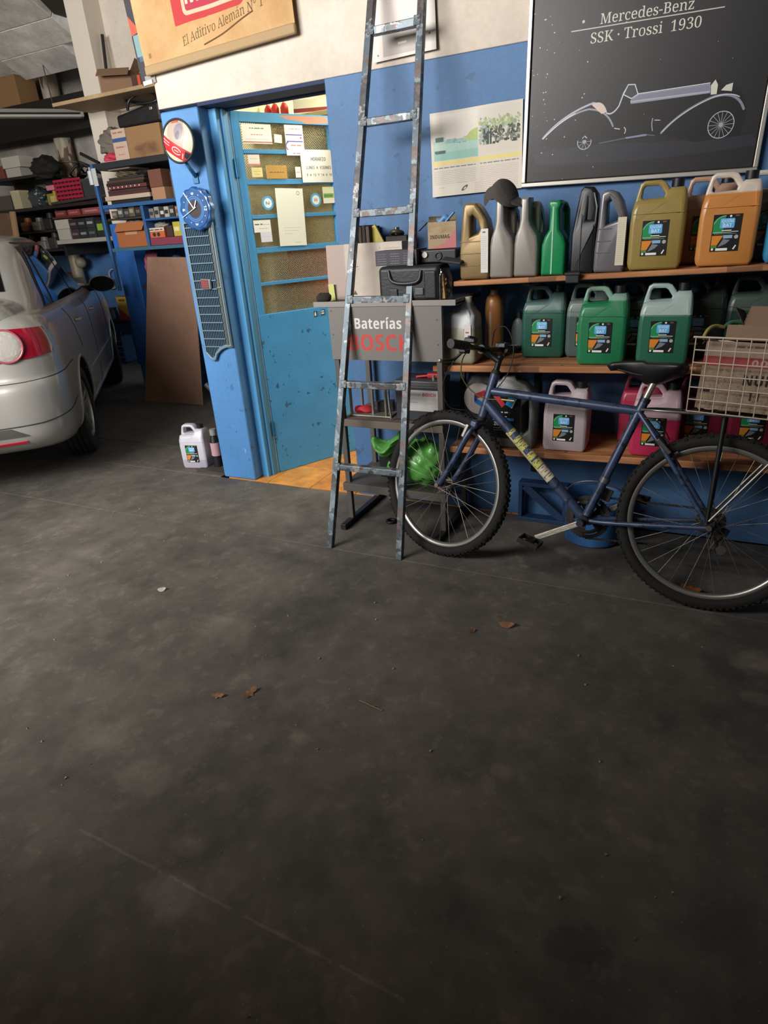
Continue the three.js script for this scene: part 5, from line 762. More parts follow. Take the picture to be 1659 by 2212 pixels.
  const teeth = []; for (let i = 0; i < 42; i++) { const a = i / 42 * Math.PI * 2; teeth.push([0.09 * Math.cos(a - 0.03), 0.09 * Math.sin(a - 0.03)], [0.094 * Math.cos(a), 0.094 * Math.sin(a)], [0.09 * Math.cos(a + 0.03), 0.09 * Math.sin(a + 0.03)]); }
  const rh = []; for (let i = 0; i < 5; i++) { const h = []; for (let j = 0; j < 12; j++) { const b = i / 5 * Math.PI * 2 + 0.25 + 0.75 * (j < 6 ? j / 5 : (11 - j) / 5), r = j < 6 ? 0.075 : 0.035; h.push([r * Math.cos(b), r * Math.sin(b)]); } rh.push(h); }
  part('chainring', at(ext(poly(teeth, rh), 0.004, 0.0008, 1), 0.455, 0.277, 0.05), dirtyM, crank); part('chainring', at(lathe([[0.055, -0.002], [0.07, -0.002], [0.07, 0.002], [0.055, 0.002], [0.055, -0.002]], 40), 0.455, 0.277, 0.043, Math.PI / 2), dirtyM, crank);
  const arm = (x1, y1, z, m) => part('crank_arm', bar([0.457, 0.277, z], [x1, y1, z * 1.12], 0.024, 0.013, [0, 0, 1], 0.004), m, crank);
  arm(0.628, 0.186, -0.072, mat(0xb5b0a2, 0.4, 0.5, { bumpMap: blotchTex, bumpScale: 0.001 })); arm(0.285, 0.365, 0.075, mat(0x8d897f, 0.4, 0.5));
  part('crank_bolt', at(new THREE.CylinderGeometry(0.014, 0.014, 0.03, 16), 0.457, 0.277, -0.07, Math.PI / 2), mat(0x3a3c48, 0.45, 0.5), crank);
  const pedal = (x, y, z, r) => { const g = [at(new THREE.CylinderGeometry(0.007, 0.007, 0.09, 10), 0, 0, -0.045, Math.PI / 2)]; for (const [px, pz, w, d] of [[0.04, -0.05, 0.008, 0.08], [-0.04, -0.05, 0.008, 0.08], [0, -0.012, 0.088, 0.008], [0, -0.088, 0.088, 0.008], [0, -0.05, 0.03, 0.07]]) g.push(at(rbox(w, 0.02, d, 0.003), px, 0, pz)); const m = merge(g); if (z > 0) m.rotateY(Math.PI); at(m, 0, 0, 0, 0, 0, r); at(m, x, y, z); part('pedal', m, mat(0x211d1a, 0.6, 0.2), crank); };
  pedal(0.632, 0.184, -0.088, 0.25); pedal(0.282, 0.367, 0.09, 0.1);
  const ch = (a, b) => { const l = [], p = V(...a), q = V(...b), n = Math.floor(p.distanceTo(q) / 0.0127), d = Math.atan2(q.y - p.y, q.x - p.x); for (let i = 0; i < n; i++) { const c = p.clone().lerp(q, (i + 0.5) / n); l.push(at(rbox(0.0118, i % 2 ? 0.0085 : 0.0075, i % 2 ? 0.007 : 0.005, 0.001, 1), c.x, c.y, c.z, 0, 0, d)); } return l; };
  part('chain', merge([...ch([0.455, 0.368, 0.048], [0.01, 0.378, 0.05]), ...ch([0.455, 0.187, 0.048], [-0.03, 0.225, 0.05]), ...ch([-0.03, 0.225, 0.05], [-0.02, 0.275, 0.05])]), mat(0x37322c, 0.45, 0.6), bk);
  part('derailleur', merge([at(rbox(0.03, 0.1, 0.012, 0.004), -0.035, 0.265, 0.062, 0, 0, 0.35), at(rbox(0.035, 0.035, 0.02, 0.006), -0.012, 0.315, 0.07), at(new THREE.CylinderGeometry(0.018, 0.018, 0.006, 14), -0.02, 0.28, 0.05, Math.PI / 2), at(new THREE.CylinderGeometry(0.018, 0.018, 0.006, 14), -0.045, 0.23, 0.05, Math.PI / 2)]), mat(0x5d5850, 0.4, 0.5), bk);
  part('front_derailleur', merge([cyl([0.4, 0.44, 0], [0.393, 0.46, 0], 0.02, 0.02, 16), at(rbox(0.06, 0.05, 0.016, 0.004), 0.4, 0.385, 0.045, 0, 0, 0.3)]), mat(0x6a6a66, 0.4, 0.5), bk);
  // rear rack
  const rk = new THREE.Group(); rk.name = 'rear_rack'; bk.add(rk);
  const rackM = mat(0x3a383a, 0.35, 0.6);
  for (const s of [-1, 1]) { part('rack_rail', tube([[0.295, 0.735, s * 0.02], [0.24, 0.738, s * 0.06], [0.0, 0.738, s * 0.062], [-0.3, 0.735, s * 0.062]], 0.0052, 30, 8), s < 0 ? mat(0x8a8784, 0.3, 0.7) : rackM, rk); part('rack_strut', cyl([0.014, 0.73, s * 0.064], [0.014, 0.352, s * 0.074], 0.009, 0.008, 10), mat(0x17171a, 0.5, 0.3), rk); part('rack_stay', cyl([-0.24, 0.735, s * 0.064], [0.008, 0.36, s * 0.076], 0.0055, 0.0055, 10), steelM, rk); }
  for (const u of [0.16, 0.04, -0.08, -0.2, -0.3]) part('rack_crossbar', cyl([u, 0.737, -0.062], [u, 0.737, 0.062], 0.004, 0.004, 8), rackM, rk);
}
// wire basket tied on the rack, with its load
{
  const bm = bikeM.clone().multiply(new THREE.Matrix4().makeTranslation(0.115, 0.748, 0)).multiply(new THREE.Matrix4().makeRotationFromEuler(new THREE.Euler(0, -0.2, 0.03))); // local -x runs backwards
  const bs = place(thing('wire_basket', 'cream coated wire basket on the bicycle rear rack', 'basket'), bm);
  const wm = mat(0xb3a392, 0.5, 0.05), l = 0.42, hgt = 0.248;
  const z0 = -0.105, z1 = 0.105, zt0 = -0.15, zt1 = 0.14, xf = 0.0, xt = 0.0, xb = -l, xbt = -l - 0.02;
  const near = (x, t) => [x, t * hgt, z0 + (zt0 - z0) * t], far = (x, t) => [x, t * hgt, z1 + (zt1 - z1) * t];
  const W1 = (a, b, r = 0.0022) => cyl(a, b, r, r, 7);
  for (let i = 0; i <= 10; i++) { const x = -i * (l / 10); part('wire', W1(near(x, 0), near(x, 1)), wm, bs); part('wire', W1(far(x, 0), far(x, 1)), wm, bs); part('wire', W1(near(x, 0), far(x, 0)), wm, bs); }
  for (let k = 0; k < 6; k++) { const t = k / 6; part('wire', W1(near(0, t), near(-l, t)), wm, bs); part('wire', W1(far(0, t), far(-l, t)), wm, bs); part('wire', W1(near(-l, t), far(-l, t)), wm, bs); part('wire', W1(near(0, t), far(0, t)), wm, bs); }
  part('rim', tube([near(0, 1), near(-l, 1), far(-l, 1), far(0, 1)], 0.0001, 4, 4), wm, bs).visible = true;
  bs.children.pop();
  part('rim', merge([W1(near(0.006, 1), near(-l, 1), 0.0034), W1(near(-l, 1), far(-l, 1), 0.0034), W1(far(-l, 1), far(0.006, 1), 0.0034), W1(far(0.006, 1), near(0.006, 1), 0.0034)]), wm, bs);
  part('end_strip', at(rbox(0.004, hgt * 0.98, 0.03, 0.0015, 1), -0.004, hgt / 2, 0.03, -0.04), mat(0xa99c8e, 0.7, 0, { bumpMap: grainTex, bumpScale: 0.001 }), bs);
  const bx = place(thing('printed_carton', 'dotted tan carton with red band and black letters in the wire basket', 'box'), bm.clone().multiply(new THREE.Matrix4().makeTranslation(-0.2, 0.012, 0.0)));
  const tx = canvasTex(760, 430, (x) => {
    x.fillStyle = '#85735f'; x.fillRect(0, 0, 760, 430); for (let i = 0; i < 900; i++) { x.fillStyle = pick(['#6a5a48', '#94826c', '#5c4c3c']); x.beginPath(); x.arc(rr(0, 760), rr(170, 430), rr(1.5, 4), 0, 7); x.fill(); }
    x.fillStyle = '#8f7a6c'; x.fillRect(0, 0, 760, 150); x.fillStyle = '#8c3a38'; x.fillRect(0, 92, 760, 62); x.fillStyle = '#a08d7e'; for (const [a, w] of [[330, 40], [384, 44], [440, 30]]) { x.beginPath(); x.ellipse(a, 124, w / 2, 22, 0, 0, 7); x.fill(); } x.fillStyle = '#8c3a38'; for (const a of [330, 384]) { x.beginPath(); x.ellipse(a, 124, 9, 12, 0, 0, 7); x.fill(); } scribble(x, 200, 36, 300, 26, '#5a4a3e');
    textRun(x, 'NUR', 270, 262, 92, '#17110f', { style: 'bold' }); textRun(x, 'TT', 320, 356, 84, '#2a211c', { style: 'bold' }); x.fillStyle = '#1d1412'; x.fillRect(20, 300, 60, 22);
  });
  plate('carton', 0.37, 0.226, 0.17, tx, bx, [0, 0.114, 0.012], [0, Math.PI, 0], 0x6f5f4e, 0.85);
  const oc = place(thing('open_carton', 'brown carton with raised flap above the basket load', 'box'), bm.clone().multiply(new THREE.Matrix4().makeTranslation(-0.22, 0.259, 0.0)));
  const km = mat(0x7d6652, 0.9, 0, { bumpMap: grainTex, bumpScale: 0.0008 });
  part('tray', at(rbox(0.3, 0.05, 0.15, 0.002), 0, 0.011, 0.0), km, oc);
  part('flap', at(rbox(0.26, 0.003, 0.1, 0.001, 1), -0.02, 0.068, -0.02, -0.75, 0, 0), km, oc); part('flap', at(rbox(0.003, 0.075, 0.12, 0.001, 1), 0.12, 0.06, 0.0, 0, 0, -0.55), mat(0x3a2d24, 0.9), oc); part('flap', at(rbox(0.26, 0.003, 0.09, 0.001, 1), -0.02, 0.06, 0.07, 0.9, 0, 0), km, oc);
  const rp = place(thing('tie_rope', 'yellow and green rope looped over the basket rim', 'rope'), bm.clone().multiply(new THREE.Matrix4().makeTranslation(-0.03, 0.0, 0.0)));
  part('yellow_cord', tube([[0.01, 0.244, -0.146], [0.004, 0.272, -0.13], [-0.008, 0.288, -0.1], [-0.03, 0.286, -0.07]], 0.006, 24, 8), mat(0x8f8248, 0.8), rp); part('green_cord', tube([[-0.03, 0.286, -0.07], [-0.045, 0.304, -0.04], [-0.075, 0.306, -0.01], [-0.1, 0.295, 0.02]], 0.008, 24, 8), mat(0x35694c, 0.8), rp);
}
{ // blue tub under the shelves
  const t = thing('blue_tub', 'dusty blue plastic tub with wire handle on floor behind the chainring', 'tub', [-0.31, 0, -2.775]);
  const tub = (k) => lathe([[0, 0.003], [0.105, 0.003], [0.118, 0.012], [0.128, 0.2], [0.14, 0.215], [0.14, 0.235], [0.132, 0.235], [0.122, 0.2], [0.11, 0.016], [0, 0.012]], 36);
  const g = tub(); g.scale(1.02, 1, 0.86); part('body', g, mat(0x3a6ca6, 0.5, 0, { map: stainTex(0xf0f0ee, 0.25, 900, 6, 128), bumpMap: blotchTex, bumpScale: 0.001 }), t);
  part('handle', tube([[-0.142, 0.22, 0], [-0.09, 0.285, 0.02], [0, 0.31, 0.03], [0.09, 0.285, 0.02], [0.142, 0.22, 0]], 0.003, 28, 8), mat(0x8f9296, 0.35, 0.7), t);
}
{ // board lying on edge under the lowest shelf
  const t = thing('blue_crate', 'dark blue crate frame on floor under the lowest shelf', 'crate', [-0.56, 0, -2.915]);
  const m = mat(0x1e3a60, 0.6); part('rail', at(rbox(0.24, 0.02, 0.06, 0.003), -0.01, 0.2, 0), m, t); part('foot', at(rbox(0.24, 0.02, 0.06, 0.003), -0.01, 0.011, 0), m, t); part('brace', bar([-0.1, 0.19, 0.02], [0.1, 0.02, 0.02], 0.04, 0.014, [0, 0, 1]), m, t); part('post', at(rbox(0.02, 0.17, 0.05, 0.003), -0.12, 0.105, 0), m, t); part('post', at(rbox(0.02, 0.17, 0.05, 0.003), 0.1, 0.105, 0), m, t);
}
// ---------- silver saloon car: x forwards, z to its right; origin on the ground under the rear axle ----------
{
  const car = thing('car', 'silver saloon car parked at left with round red tail lamp', 'car', [-4.665, 0, -2.565], 132.9 * D2R); car.scale.setScalar(1.04);
  const paint = mat(0xaeaca6, 0.36, 0.35, { clearcoat: 0.8, clearcoatRoughness: 0.12 }), glass = mat(0x0c0d10, 0.06, 0, { clearcoat: 1, clearcoatRoughness: 0.03 }), black = mat(0x101012, 0.45), dark = mat(0x0a0a0b, 0.9), seamM = mat(0x2b2b2b, 0.8);
  // plan outlines by height: [y, rear x, front x, half width, corner length, corner width, crown of the rear]
  const body = [[0.24, -0.6, 3.15, 0.78, 0.3, 0.25, 0.05], [0.27, -0.8, 3.3, 0.83, 0.34, 0.3, 0.06], [0.34, -0.93, 3.4, 0.868, 0.36, 0.34, 0.07], [0.46, -0.965, 3.44, 0.884, 0.36, 0.36, 0.075], [0.6, -0.97, 3.44, 0.89, 0.36, 0.36, 0.075], [0.675, -0.957, 3.42, 0.89, 0.35, 0.36, 0.075], [0.7, -0.932, 3.4, 0.889, 0.34, 0.35, 0.075], [0.82, -0.922, 3.34, 0.888, 0.33, 0.34, 0.075], [0.93, -0.91, 3.2, 0.876, 0.32, 0.33, 0.075], [1.0, -0.89, 3.06, 0.845, 0.3, 0.32, 0.07], [1.04, -0.86, 2.9, 0.795, 0.28, 0.3, 0.07], [1.055, -0.8, 2.7, 0.7, 0.26, 0.28, 0.06]];
  const lid = [[1.02, -0.9, -0.2, 0.745, 0.2, 0.28, 0.08], [1.08, -0.905, -0.2, 0.705, 0.2, 0.28, 0.08], [1.105, -0.89, -0.2, 0.665, 0.2, 0.28, 0.08], [1.125, -0.8, -0.3, 0.58, 0.2, 0.25, 0.07], [1.132, -0.68, -0.4, 0.45, 0.15, 0.2, 0.05]];
  const cabin = [[1.0, -0.68, 2.35, 0.8, 0.3, 0.2, 0.06], [1.08, -0.6, 2.15, 0.785, 0.3, 0.2, 0.07], [1.17, -0.44, 1.95, 0.752, 0.3, 0.18, 0.08], [1.28, -0.24, 1.7, 0.712, 0.3, 0.17, 0.08], [1.38, -0.02, 1.46, 0.668, 0.28, 0.17, 0.08], [1.44, 0.14, 1.28, 0.622, 0.26, 0.17, 0.07], [1.475, 0.34, 1.08, 0.54, 0.24, 0.18, 0.05], [1.49, 0.56, 0.9, 0.36, 0.12, 0.12, 0.02]];
  const lerpS = (S, y) => { let i = 0; while (i < S.length - 2 && y > S[i + 1][0]) i++; const t = Math.min(1, Math.max(0, (y - S[i][0]) / (S[i + 1][0] - S[i][0]))); const p0 = S[Math.max(0, i - 1)], p1 = S[i], p2 = S[i + 1], p3 = S[Math.min(S.length - 1, i + 2)]; return p1.map((v, k) => { const m1 = (p2[k] - p0[k]) / Math.max(1e-6, p2[0] - p0[0]) * (p2[0] - p1[0]), m2 = (p3[k] - p1[k]) / Math.max(1e-6, p3[0] - p1[0]) * (p2[0] - p1[0]), t2 = t * t, t3 = t2 * t; return k === 0 ? y : (2 * t3 - 3 * t2 + 1) * p1[k] + (t3 - 2 * t2 + t) * m1 + (-2 * t3 + 3 * t2) * p2[k] + (t3 - t2) * m2; }); };
  const NR = 8, NC = 14, NS = 40, NF = 14, NE = 6; // rear half, rear corner, side, front corner, front half
  function half(s) { // from the rear centre round the right side to the front centre
    const [, xr, xf, w, cl, cw, cr] = s, o = [], crown = (z) => xr + cr * (z / w) * (z / w);
    for (let i = 0; i < NR; i++) { const z = (w - cw) * i / NR; o.push([crown(z), z]); }
    const x0 = crown(w - cw), e = 0.72; for (let i = 0; i < NC; i++) { const a = i / NC * Math.PI / 2; o.push([x0 + cl * (1 - Math.pow(Math.cos(a), e)) , w - cw + cw * Math.pow(Math.sin(a), e)]); }
    const xa = x0 + cl, fl = Math.min(0.7, (xf - xa) * 0.35), xb = xf - fl; for (let i = 0; i < NS; i++) { const t = i / NS; o.push([xa + (xb - xa) * t, w + 0.008 * Math.sin(t * Math.PI)]); }
    for (let i = 0; i < NF; i++) { const a = i / NF * Math.PI / 2; o.push([xb + fl * Math.pow(Math.sin(a), 0.9), w * (0.35 + 0.65 * Math.pow(Math.cos(a), 0.7))]); }
    for (let i = 0; i <= NE; i++) o.push([xf, w * 0.35 * (1 - i / NE)]);
    return o;
  }
  function loft(S, rows) {
    const y0 = S[0][0], y1 = S[S.length - 1][0], pos = [], idx = []; let n = 0;
    for (let r = 0; r <= rows; r++) { const t = r / rows, y = y0 + (y1 - y0) * t, h = half(lerpS(S, y)), ring = [...h, ...h.slice(1, -1).reverse().map((p) => [p[0], -p[1]])]; n = ring.length; for (const p of ring) pos.push(p[0], y, p[1]); }
    for (let r = 0; r < rows; r++) for (let i = 0; i < n; i++) { const a = r * n + i, b = r * n + (i + 1) % n, c = a + n, d = b + n; idx.push(a, c, b, b, c, d); }
    for (const [r, up] of [[0, 0], [rows, 1]]) { let cx = 0; for (let i = 0; i < n; i++) cx += pos[(r * n + i) * 3]; const k = pos.length / 3; pos.push(cx / n, r ? y1 : y0, 0); for (let i = 0; i < n; i++) { const a = r * n + i, b = r * n + (i + 1) % n; up ? idx.push(a, k, b) : idx.push(a, b, k); } }
    const g = new THREE.BufferGeometry(); g.setAttribute('position', new THREE.Float32BufferAttribute(pos, 3)); g.setIndex(idx); g.setAttribute('uv', new THREE.Float32BufferAttribute(new Float32Array(pos.length / 3 * 2), 2)); g.computeVertexNormals(); return g;
  }
  // point and outward normal on the skin; u runs 0 (rear centre) .. along the half outline
  const arc = (S, y) => { const h = half(lerpS(S, y)), L = [0]; for (let i = 1; i < h.length; i++) L.push(L[i - 1] + Math.hypot(h[i][0] - h[i - 1][0], h[i][1] - h[i - 1][1])); return [h, L]; };
  const onArc = (S, y, l) => { const [h, L] = arc(S, y); let i = 0; while (i < L.length - 2 && l > L[i + 1]) i++; const t = (l - L[i]) / (L[i + 1] - L[i]); return V(h[i][0] + (h[i + 1][0] - h[i][0]) * t, y, h[i][1] + (h[i + 1][1] - h[i][1]) * t); };
  const arcOfX = (S, y, x) => { const [h, L] = arc(S, y); for (let i = NR + 1; i < h.length; i++) if (h[i][0] >= x) { const t = (x - h[i - 1][0]) / Math.max(1e-6, h[i][0] - h[i - 1][0]); return L[i - 1] + (L[i] - L[i - 1]) * t; } return L[L.length - 1]; };
  const skin = (S, y, l) => { const e = 0.004, p = onArc(S, y, l), a = onArc(S, y, l + e).sub(p), b = onArc(S, y + e, l).sub(p), n = b.cross(a).normalize(); if (n.z < 0 && l > 0.9) n.negate(); if (l <= 0.9 && n.x > 0) n.negate(); return [p, n]; };
  // a panel following the skin inside four corners given as (x or arc length, y)
  function panel(S, q, off, th, byX = true, nu = 14, nv = 8) {
    const pos = [], idx = [], at2 = (a, b) => { const p = (k) => (1 - a) * (1 - b) * q[0][k] + a * (1 - b) * q[1][k] + a * b * q[2][k] + (1 - a) * b * q[3][k]; const y = p(1), l = byX ? arcOfX(S, y, p(0)) : p(0); return skin(S, y, l); };
    for (const o of [off, off - th]) for (let j = 0; j <= nv; j++) for (let i = 0; i <= nu; i++) { const [p, n] = at2(i / nu, j / nv); pos.push(p.x + n.x * o, p.y + n.y * o, p.z + n.z * o); }
    const m = (nu + 1) * (nv + 1); for (let j = 0; j < nv; j++) for (let i = 0; i < nu; i++) { const a = j * (nu + 1) + i, b = a + 1, c = a + nu + 1, d = c + 1; idx.push(a, b, c, b, d, c, a + m, c + m, b + m, b + m, c + m, d + m); }
    const rim = []; for (let i = 0; i <= nu; i++) rim.push(i); for (let j = 1; j <= nv; j++) rim.push(j * (nu + 1) + nu); for (let i = nu - 1; i >= 0; i--) rim.push(nv * (nu + 1) + i); for (let j = nv - 1; j > 0; j--) rim.push(j * (nu + 1)); rim.forEach((a, k) => { const b = rim[(k + 1) % rim.length]; idx.push(a, a + m, b, b, a + m, b + m); });
    const g = new THREE.BufferGeometry(); g.setAttribute('position', new THREE.Float32BufferAttribute(pos, 3)); g.setIndex(idx); g.setAttribute('uv', new THREE.Float32BufferAttribute(new Float32Array(pos.length / 3 * 2), 2)); return toCreasedNormals(g, 0.7);
  }
  const seam = (S, pts0, r = 0.0022, byX = true) => { const pts = []; for (let i = 0; i < pts0.length - 1; i++) for (let k = 0; k < 12; k++) pts.push([0, 1].map((c) => pts0[i][c] + (pts0[i + 1][c] - pts0[i][c]) * k / 12)); pts.push(pts0[pts0.length - 1]); const p = pts.map(([x, y]) => { const [a, n] = skin(S, y, byX ? arcOfX(S, y, x) : x); return a.addScaledVector(n, 0.0008).toArray(); }); return tube(p, r, pts.length * 2, 6); };
  const mirrorZ = (g) => { const q = g.clone(); q.scale(1, 1, -1); const i = q.index; if (i) { const a = i.array; for (let k = 0; k < a.length; k += 3) { const t = a[k]; a[k] = a[k + 1]; a[k + 1] = t; } } else { for (const key of Object.keys(q.attributes)) { const b = q.attributes[key]; const s = b.itemSize; for (let k = 0; k < b.count; k += 3) for (let c = 0; c < s; c++) { const t = b.array[k * s + c]; b.array[k * s + c] = b.array[(k + 1) * s + c]; b.array[(k + 1) * s + c] = t; } } } q.computeVertexNormals(); return q; };
  const shell = new Brush(loft(body, 44), paint); shell.updateMatrixWorld();
  const ev = new Evaluator(); ev.useGroups = true; ev.attributes = ['position', 'normal', 'uv'];
  let res = shell; for (const x of [0, 2.578]) for (const s of [-1, 1]) { const c = new Brush(at(new THREE.CylinderGeometry(0.352, 0.352, 0.42, 48), x, 0.325, s * 0.78, Math.PI / 2), dark); c.updateMatrixWorld(); res = ev.evaluate(res, c, SUBTRACTION); }
  const bodyM = part('body', res.geometry, res.material, car);
  part('boot_lid', loft(lid, 16), paint, car); part('cabin', loft(cabin, 36), paint, car);
  // glass, right side then left
  const win = [['side_window', [[0.06, 1.03], [0.94, 1.03], [0.94, 1.405], [0.3, 1.39]]], ['side_window', [[1.0, 1.03], [2.02, 1.03], [1.36, 1.375], [1.0, 1.405]]], ['quarter_window', [[-0.2, 1.045], [0.0, 1.035], [0.22, 1.37], [0.17, 1.34]]]];
  for (const [n, q] of win) { const g = panel(cabin, q, 0.006, 0.008); part(n, g, glass, car); part(n, mirrorZ(g), glass, car); }
  const trim = panel(cabin, [[-0.28, 1.01], [2.16, 1.01], [1.36, 1.425], [0.2, 1.425]], 0.0025, 0.006, true, 40, 10); part('window_frame', trim, black, car); part('window_frame', mirrorZ(trim), black, car);
  { const g = panel(cabin, [[0, 1.15], [0.64, 1.15], [0.55, 1.4], [0, 1.4]], 0.005, 0.008, false, 12, 10); part('rear_window', merge([g, mirrorZ(g)]), glass, car); }
  { const g = panel(cabin, [[2.02, 1.05], [2.1, 1.05], [2.0, 1.33], [1.9, 1.33]], 0.002, 0.004); part('windscreen_pillar', g, black, car); }
  const beltM = mat(0xb8b6b0, 0.3, 0.6); { const g = seam(cabin, [[-0.2, 1.022], [0.5, 1.02], [1.2, 1.02], [2.1, 1.02]], 0.006); part('belt_strip', g, beltM, car); }
  // seams and trim on the right flank
  part('door_seam', seam(body, [[0.22, 0.72], [0.12, 0.85], [0.02, 1.0]]), seamM, car); part('door_seam', seam(body, [[0.97, 0.32], [0.97, 0.6], [0.96, 1.0]]), seamM, car); part('door_seam', seam(body, [[2.06, 0.33], [2.08, 0.6], [2.1, 1.0]]), seamM, car);
  part('side_strip', panel(body, [[0.42, 0.5], [2.2, 0.5], [2.2, 0.54], [0.42, 0.54]], 0.008, 0.01, true, 20, 3), paint, car);
  part('sill', panel(body, [[0.4, 0.25], [2.2, 0.25], [2.2, 0.33], [0.4, 0.33]], 0.012, 0.02, true, 20, 4), paint, car);
  for (const x of [0.28, 1.18]) part('door_handle', tube([[x - 0.07, 0.9, 0.885], [x - 0.05, 0.9, 0.908], [x + 0.05, 0.9, 0.91], [x + 0.07, 0.9, 0.887]], 0.011, 16, 10), paint, car);
  for (const x of [0, 2.578]) { const g = []; const pts = []; for (let i = 0; i <= 26; i++) { const a = (-12 + 204 * i / 26) * D2R, yy = 0.325 + 0.357 * Math.sin(a), xx = x + 0.357 * Math.cos(a); if (yy > 0.24) { const [p, n] = skin(body, yy, arcOfX(body, yy, xx)); pts.push(p.addScaledVector(n, -0.004).toArray()); } } part('arch_lip', tube(pts, 0.011, 60, 8), paint, car); }
  // rear end
  part('bumper_seam', seam(body, [[0.0, 0.688], [0.4, 0.688], [0.7, 0.69], [0.95, 0.7], [1.15, 0.705], [1.35, 0.708]], 0.003, false), seamM, car);
  part('bumper_crease', seam(body, [[0.0, 0.45], [0.4, 0.45], [0.75, 0.455], [1.0, 0.475], [1.25, 0.5]], 0.0032, false), seamM, car);
  part('bumper_insert', panel(body, [[0, 0.395], [0.66, 0.395], [0.58, 0.445], [0, 0.445]], 0.006, 0.012, false, 20, 4), mat(0x4a4845, 0.6), car);
  part('bumper_reflector', panel(body, [[0.34, 0.345], [0.64, 0.348], [0.64, 0.364], [0.34, 0.362]], 0.005, 0.01, false, 12, 2), mat(0xb01c34, 0.25, 0, { clearcoat: 1 }), car);
  part('boot_seam', seam(body, [[0.52, 1.02], [0.5, 0.85], [0.46, 0.71]], 0.0026, false), seamM, car);
  const lamp = part('tail_lamp', panel(body, [[0.44, 0.795], [0.93, 0.825], [0.89, 0.965], [0.48, 0.985]], 0.008, 0.016, false, 24, 10), mat(0x9c1026, 0.15, 0, { clearcoat: 1, clearcoatRoughness: 0.05 }), car);
  { // round clear reversing lens in the red lamp
    const [p, n] = skin(body, 0.89, 0.66), q = new THREE.Quaternion().setFromUnitVectors(V(0, 1, 0), n), put = (g) => { g.applyQuaternion(q); g.translate(p.x + n.x * 0.008, p.y + n.y * 0.008, p.z + n.z * 0.008); return g; };
    part('clear_lens', put(lathe([[0, 0.012], [0.03, 0.0115], [0.06, 0.009], [0.082, 0.002], [0.084, -0.006], [0, -0.006]], 40)), mat(0xe6e2da, 0.08, 0, { transmission: 0.55, thickness: 0, clearcoat: 1 }), lamp); part('reflector', put(at(lathe([[0, 0.004], [0.028, 0.0045], [0.03, 0.002], [0.055, 0.003], [0.057, 0.0], [0.08, -0.001], [0.08, -0.006], [0, -0.006]], 40), 0, 0, 0)), mat(0x9b958c, 0.3, 0.7, { bumpMap: grainTex, bumpScale: 0.012 }), lamp);
    part('lens_ring', put(new THREE.TorusGeometry(0.087, 0.006, 10, 44).rotateX(Math.PI / 2)), mat(0xb05a5e, 0.2, 0.2), lamp);
  }
  part('number_plate', at(rbox(0.006, 0.11, 0.4, 0.002), -0.925, 0.86, -0.1), mat(0xd8d8d2, 0.5), car);
  // mirror
  part('mirror_housing', at(warp(new THREE.SphereGeometry(0.1, 24, 18), (v) => { v.x *= 0.6; v.y *= 0.72; v.z *= 1.15; }), 1.8, 1.06, 0.97), paint, car);
  part('mirror_glass', at(warp(new THREE.CylinderGeometry(0.085, 0.09, 0.012, 28), (v) => { v.z *= 1.18; v.x *= 0.72; }), 1.742, 1.06, 0.972, 0, 0, Math.PI / 2), mat(0x0b0c10, 0.15, 0.2), car);
  part('mirror_arm', cyl([1.83, 1.02, 0.78], [1.82, 1.03, 0.9], 0.03, 0.024, 12), black, car);
  // wheels
  for (const [x, s] of [[0, 1], [0, -1], [2.578, 1], [2.578, -1]]) {
    const w = new THREE.Group(); w.name = 'wheel'; w.position.set(x, 0.316, s * 0.765); w.rotation.y = (s < 0 ? Math.PI : 0) + (x ? 0.22 : 0); car.add(w);
    const prof = [[0.205, -0.09], [0.24, -0.1], [0.285, -0.102], [0.305, -0.092], [0.314, -0.075]]; for (const g of [-0.05, -0.017, 0.017, 0.05]) prof.push([0.316, g - 0.005], [0.308, g - 0.0045], [0.308, g + 0.0045], [0.316, g + 0.005]); prof.push([0.314, 0.075], [0.305, 0.092], [0.285, 0.102], [0.24, 0.1], [0.205, 0.09], [0.205, -0.09]);
    part('tyre', at(lathe(prof, 64), 0, 0, 0, Math.PI / 2), mat(0x1b1a19, 0.85, 0, { bumpMap: grainTex, bumpScale: 0.0008 }), w);
    const al = mat(0xa9a7a4, 0.3, 0.75); part('rim', at(lathe([[0.208, 0.085], [0.2, 0.088], [0.19, 0.07], [0.185, 0.0], [0.19, -0.08], [0.208, -0.085], [0.208, 0.085]], 48), 0, 0, 0, Math.PI / 2), al, w);
    part('brake_disc', at(new THREE.CylinderGeometry(0.14, 0.14, 0.02, 36), 0, 0, -0.01, Math.PI / 2), mat(0x4f4a46, 0.45, 0.6), w);
    part('hub_cap', at(lathe([[0, 0.072], [0.03, 0.07], [0.036, 0.06], [0.05, 0.05], [0.05, 0.02], [0, 0.02]], 28), 0, 0, 0, Math.PI / 2), al, w);
    for (let i = 0; i < 5; i++) { const a = i / 5 * Math.PI * 2 + 0.3; for (const d of [-0.12, 0.12]) part('rim_spoke', bar([0.04 * Math.cos(a + d), 0.04 * Math.sin(a + d), 0.05], [0.192 * Math.cos(a + d * 1.5), 0.192 * Math.sin(a + d * 1.5), 0.068], 0.026, 0.022, [0, 0, 1], 0.005), al, w); }
  }
}
